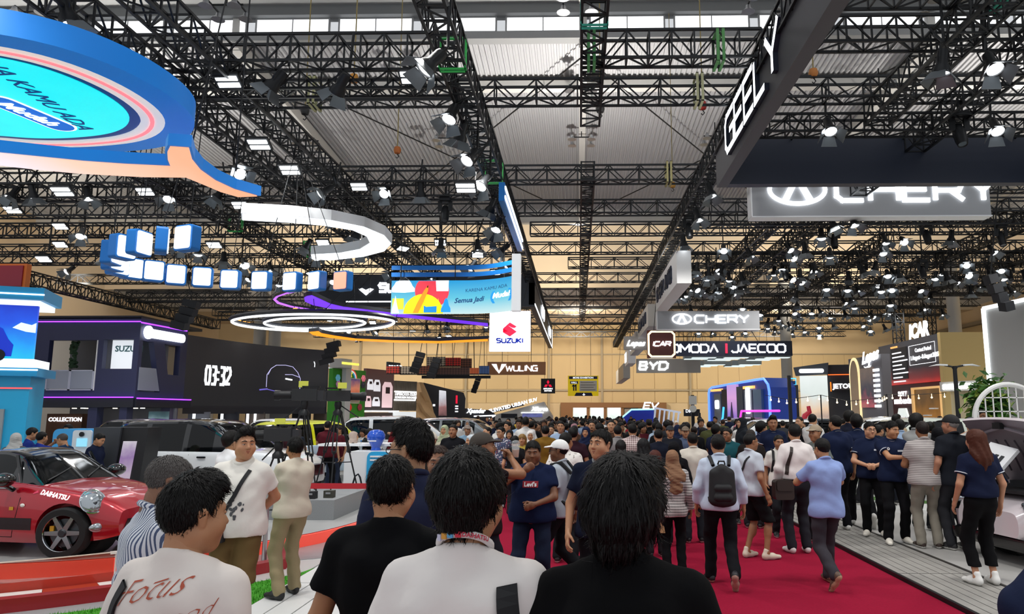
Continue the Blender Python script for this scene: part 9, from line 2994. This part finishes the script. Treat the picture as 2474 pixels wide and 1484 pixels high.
# ---- the far crowd: eight figures, copied with their parts
protos = []
for i, (hr, tk, W, hd) in enumerate((('short', 'tee', 1.0, 0), ('thick', 'shirt', 1.05, 0), ('short', 'polo', 1.1, 0), ('hijab', 'long', .92, 0), ('long', 'tee', .9, 0), ('crop', 'jacket', 1.08, 0), ('bob', 'long', .92, 0), ('quiff', 'shirt', 1.0, 0))):
 inf = person('x', (0, -60, 0), 1.68, 0, random.uniform(-15, 15), random.uniform(-2, 8), W, arms=random.choice((('down', 'down'), ('phone', 'down'), ('belly', 'belly'), ('down2', 'pocket'))), top='#30323a', top_kind=tk, bottom='#1c1d22', hair=hr, skin_c=(SK1, SK2, SK3)[i % 3], voxel=.026, seed=60 + i, legs=('stand', 'walkL', 'walkR', 'stand')[i % 4])
 protos.append((inf['o'], hr))
TOPC = [('black', '#121317', 9), ('navy', '#182038', 6), ('white', '#dcdbd8', 6), ('grey', '#84878a', 4), ('dark grey', '#35373c', 5), ('beige', '#b8a488', 3), ('light blue', '#9ab0cc', 3), ('brown', '#4a3428', 3), ('maroon', '#521822', 2), ('olive', '#4c5030', 2), ('red', '#a02030', 1), ('teal', '#1f5a60', 1), ('pink', '#c07888', 1), ('yellow', '#c8a83c', 1)]
HAIRC = {'hijab': [('black', '#141417'), ('cream', '#cfc4b4'), ('grey', '#8a8a90'), ('dusty pink', '#b0848c'), ('navy', '#1c2644')]}
rc = random.Random(77)
bag_ = [t_ for t_ in TOPC for _ in range(t_[2])]
taken = [(b.location.x, b.location.y) for b, *_ in PEOPLE if b.location.y > 0]
cars_at = [(o.location.copy(), o.rotation_euler[2]) for o in COL.objects if o.get('category') == 'car']

def free(X, Y, gap=.5):
 if any((X - a) ** 2 + (Y - b) ** 2 < gap * gap for a, b in taken):
  return False
 for c, r_ in cars_at:
  d = Matrix.Rotation(-r_, 2) @ Vector((X - c.x, Y - c.y))
  if abs(d.x) < 2.55 and abs(d.y) < 1.3:
   return False
 return True

first = set()
zones = [(-2.1, 3.6, 15.5, 24, 60, 'in the middle of the carpet'), (-2.1, 3.6, 24, 36, 70, 'further down the carpet'), (-2.1, 3.6, 36, 58, 70, 'at the far end of the carpet'), (4.8, 10.5, 14.4, 22, 12, 'on the white stand'), (4.9, 14, 22.5, 34, 46, 'among the cars on the right'), (-9, -3.6, 17.5, 30, 26, 'among the cars on the left'), (-6, -2.4, 24, 42, 16, 'along the left edge of the carpet')]
for x0, x1, y0, y1, n, where in zones:
 k_ = tries = 0
 while k_ < n and tries < 4000:
  tries += 1
  X, Y = rc.uniform(x0, x1), rc.uniform(y0, y1)
  if not in_view((X, Y, 1.6)) or not free(X, Y, .48):
   continue
  taken.append((X, Y)); k_ += 1
  i = rc.randrange(len(protos))
  src, hr = protos[i]
  nm, c, _ = rc.choice(bag_)
  back = rc.random() < .58
  hd = (rc.gauss(0, 25) if back else 180 + rc.gauss(0, 30))
  ms = {}
  tm = cloth(c)
  for key in ('t_shirt', 'shirt', 'polo_shirt', 'pullover', 'jacket', 'collar'):
   ms[key] = tm
  ms['trousers'] = cloth(rc.choice(('#1a1b20', '#22252e', '#2c3448', '#6a6250', '#101013')))
  kind = {'long': 'long-haired', 'bob': 'bob-haired', 'crop': 'crop-haired', 'thick': 'thick-haired'}.get(hr, 'short-haired')
  if hr == 'hijab':
   hn, hc_ = rc.choice(HAIRC['hijab'])
   ms['headscarf'] = hair_mat(hc_, True)
   kind = hn + '-scarfed'
  elif rc.random() < .3:
   ms['hair'] = hair_mat(rc.choice(('#1c110c', '#281812', '#080707')), False)
  lab = '%s visitor in a %s top, %s, %s' % (kind, nm, 'rear view' if back else 'front view', where)
  H = rc.gauss(1.66, .055) if hr not in ('hijab', 'long', 'bob') else rc.gauss(1.57, .05)
  c_ = copy_person(src, (X, Y), hd, lab, 'visitors ' + where, ms, min(1.8, max(1.48, H)))
  c_.location.z = .012 if X < 3.72 and X > -2.2 else (.126 if 14.1 < Y < 22.3 and X > 4.7 else .03)
for src, _ in protos:
 for ch in list(src.children):
  bpy.data.objects.remove(ch)
 bpy.data.objects.remove(src)
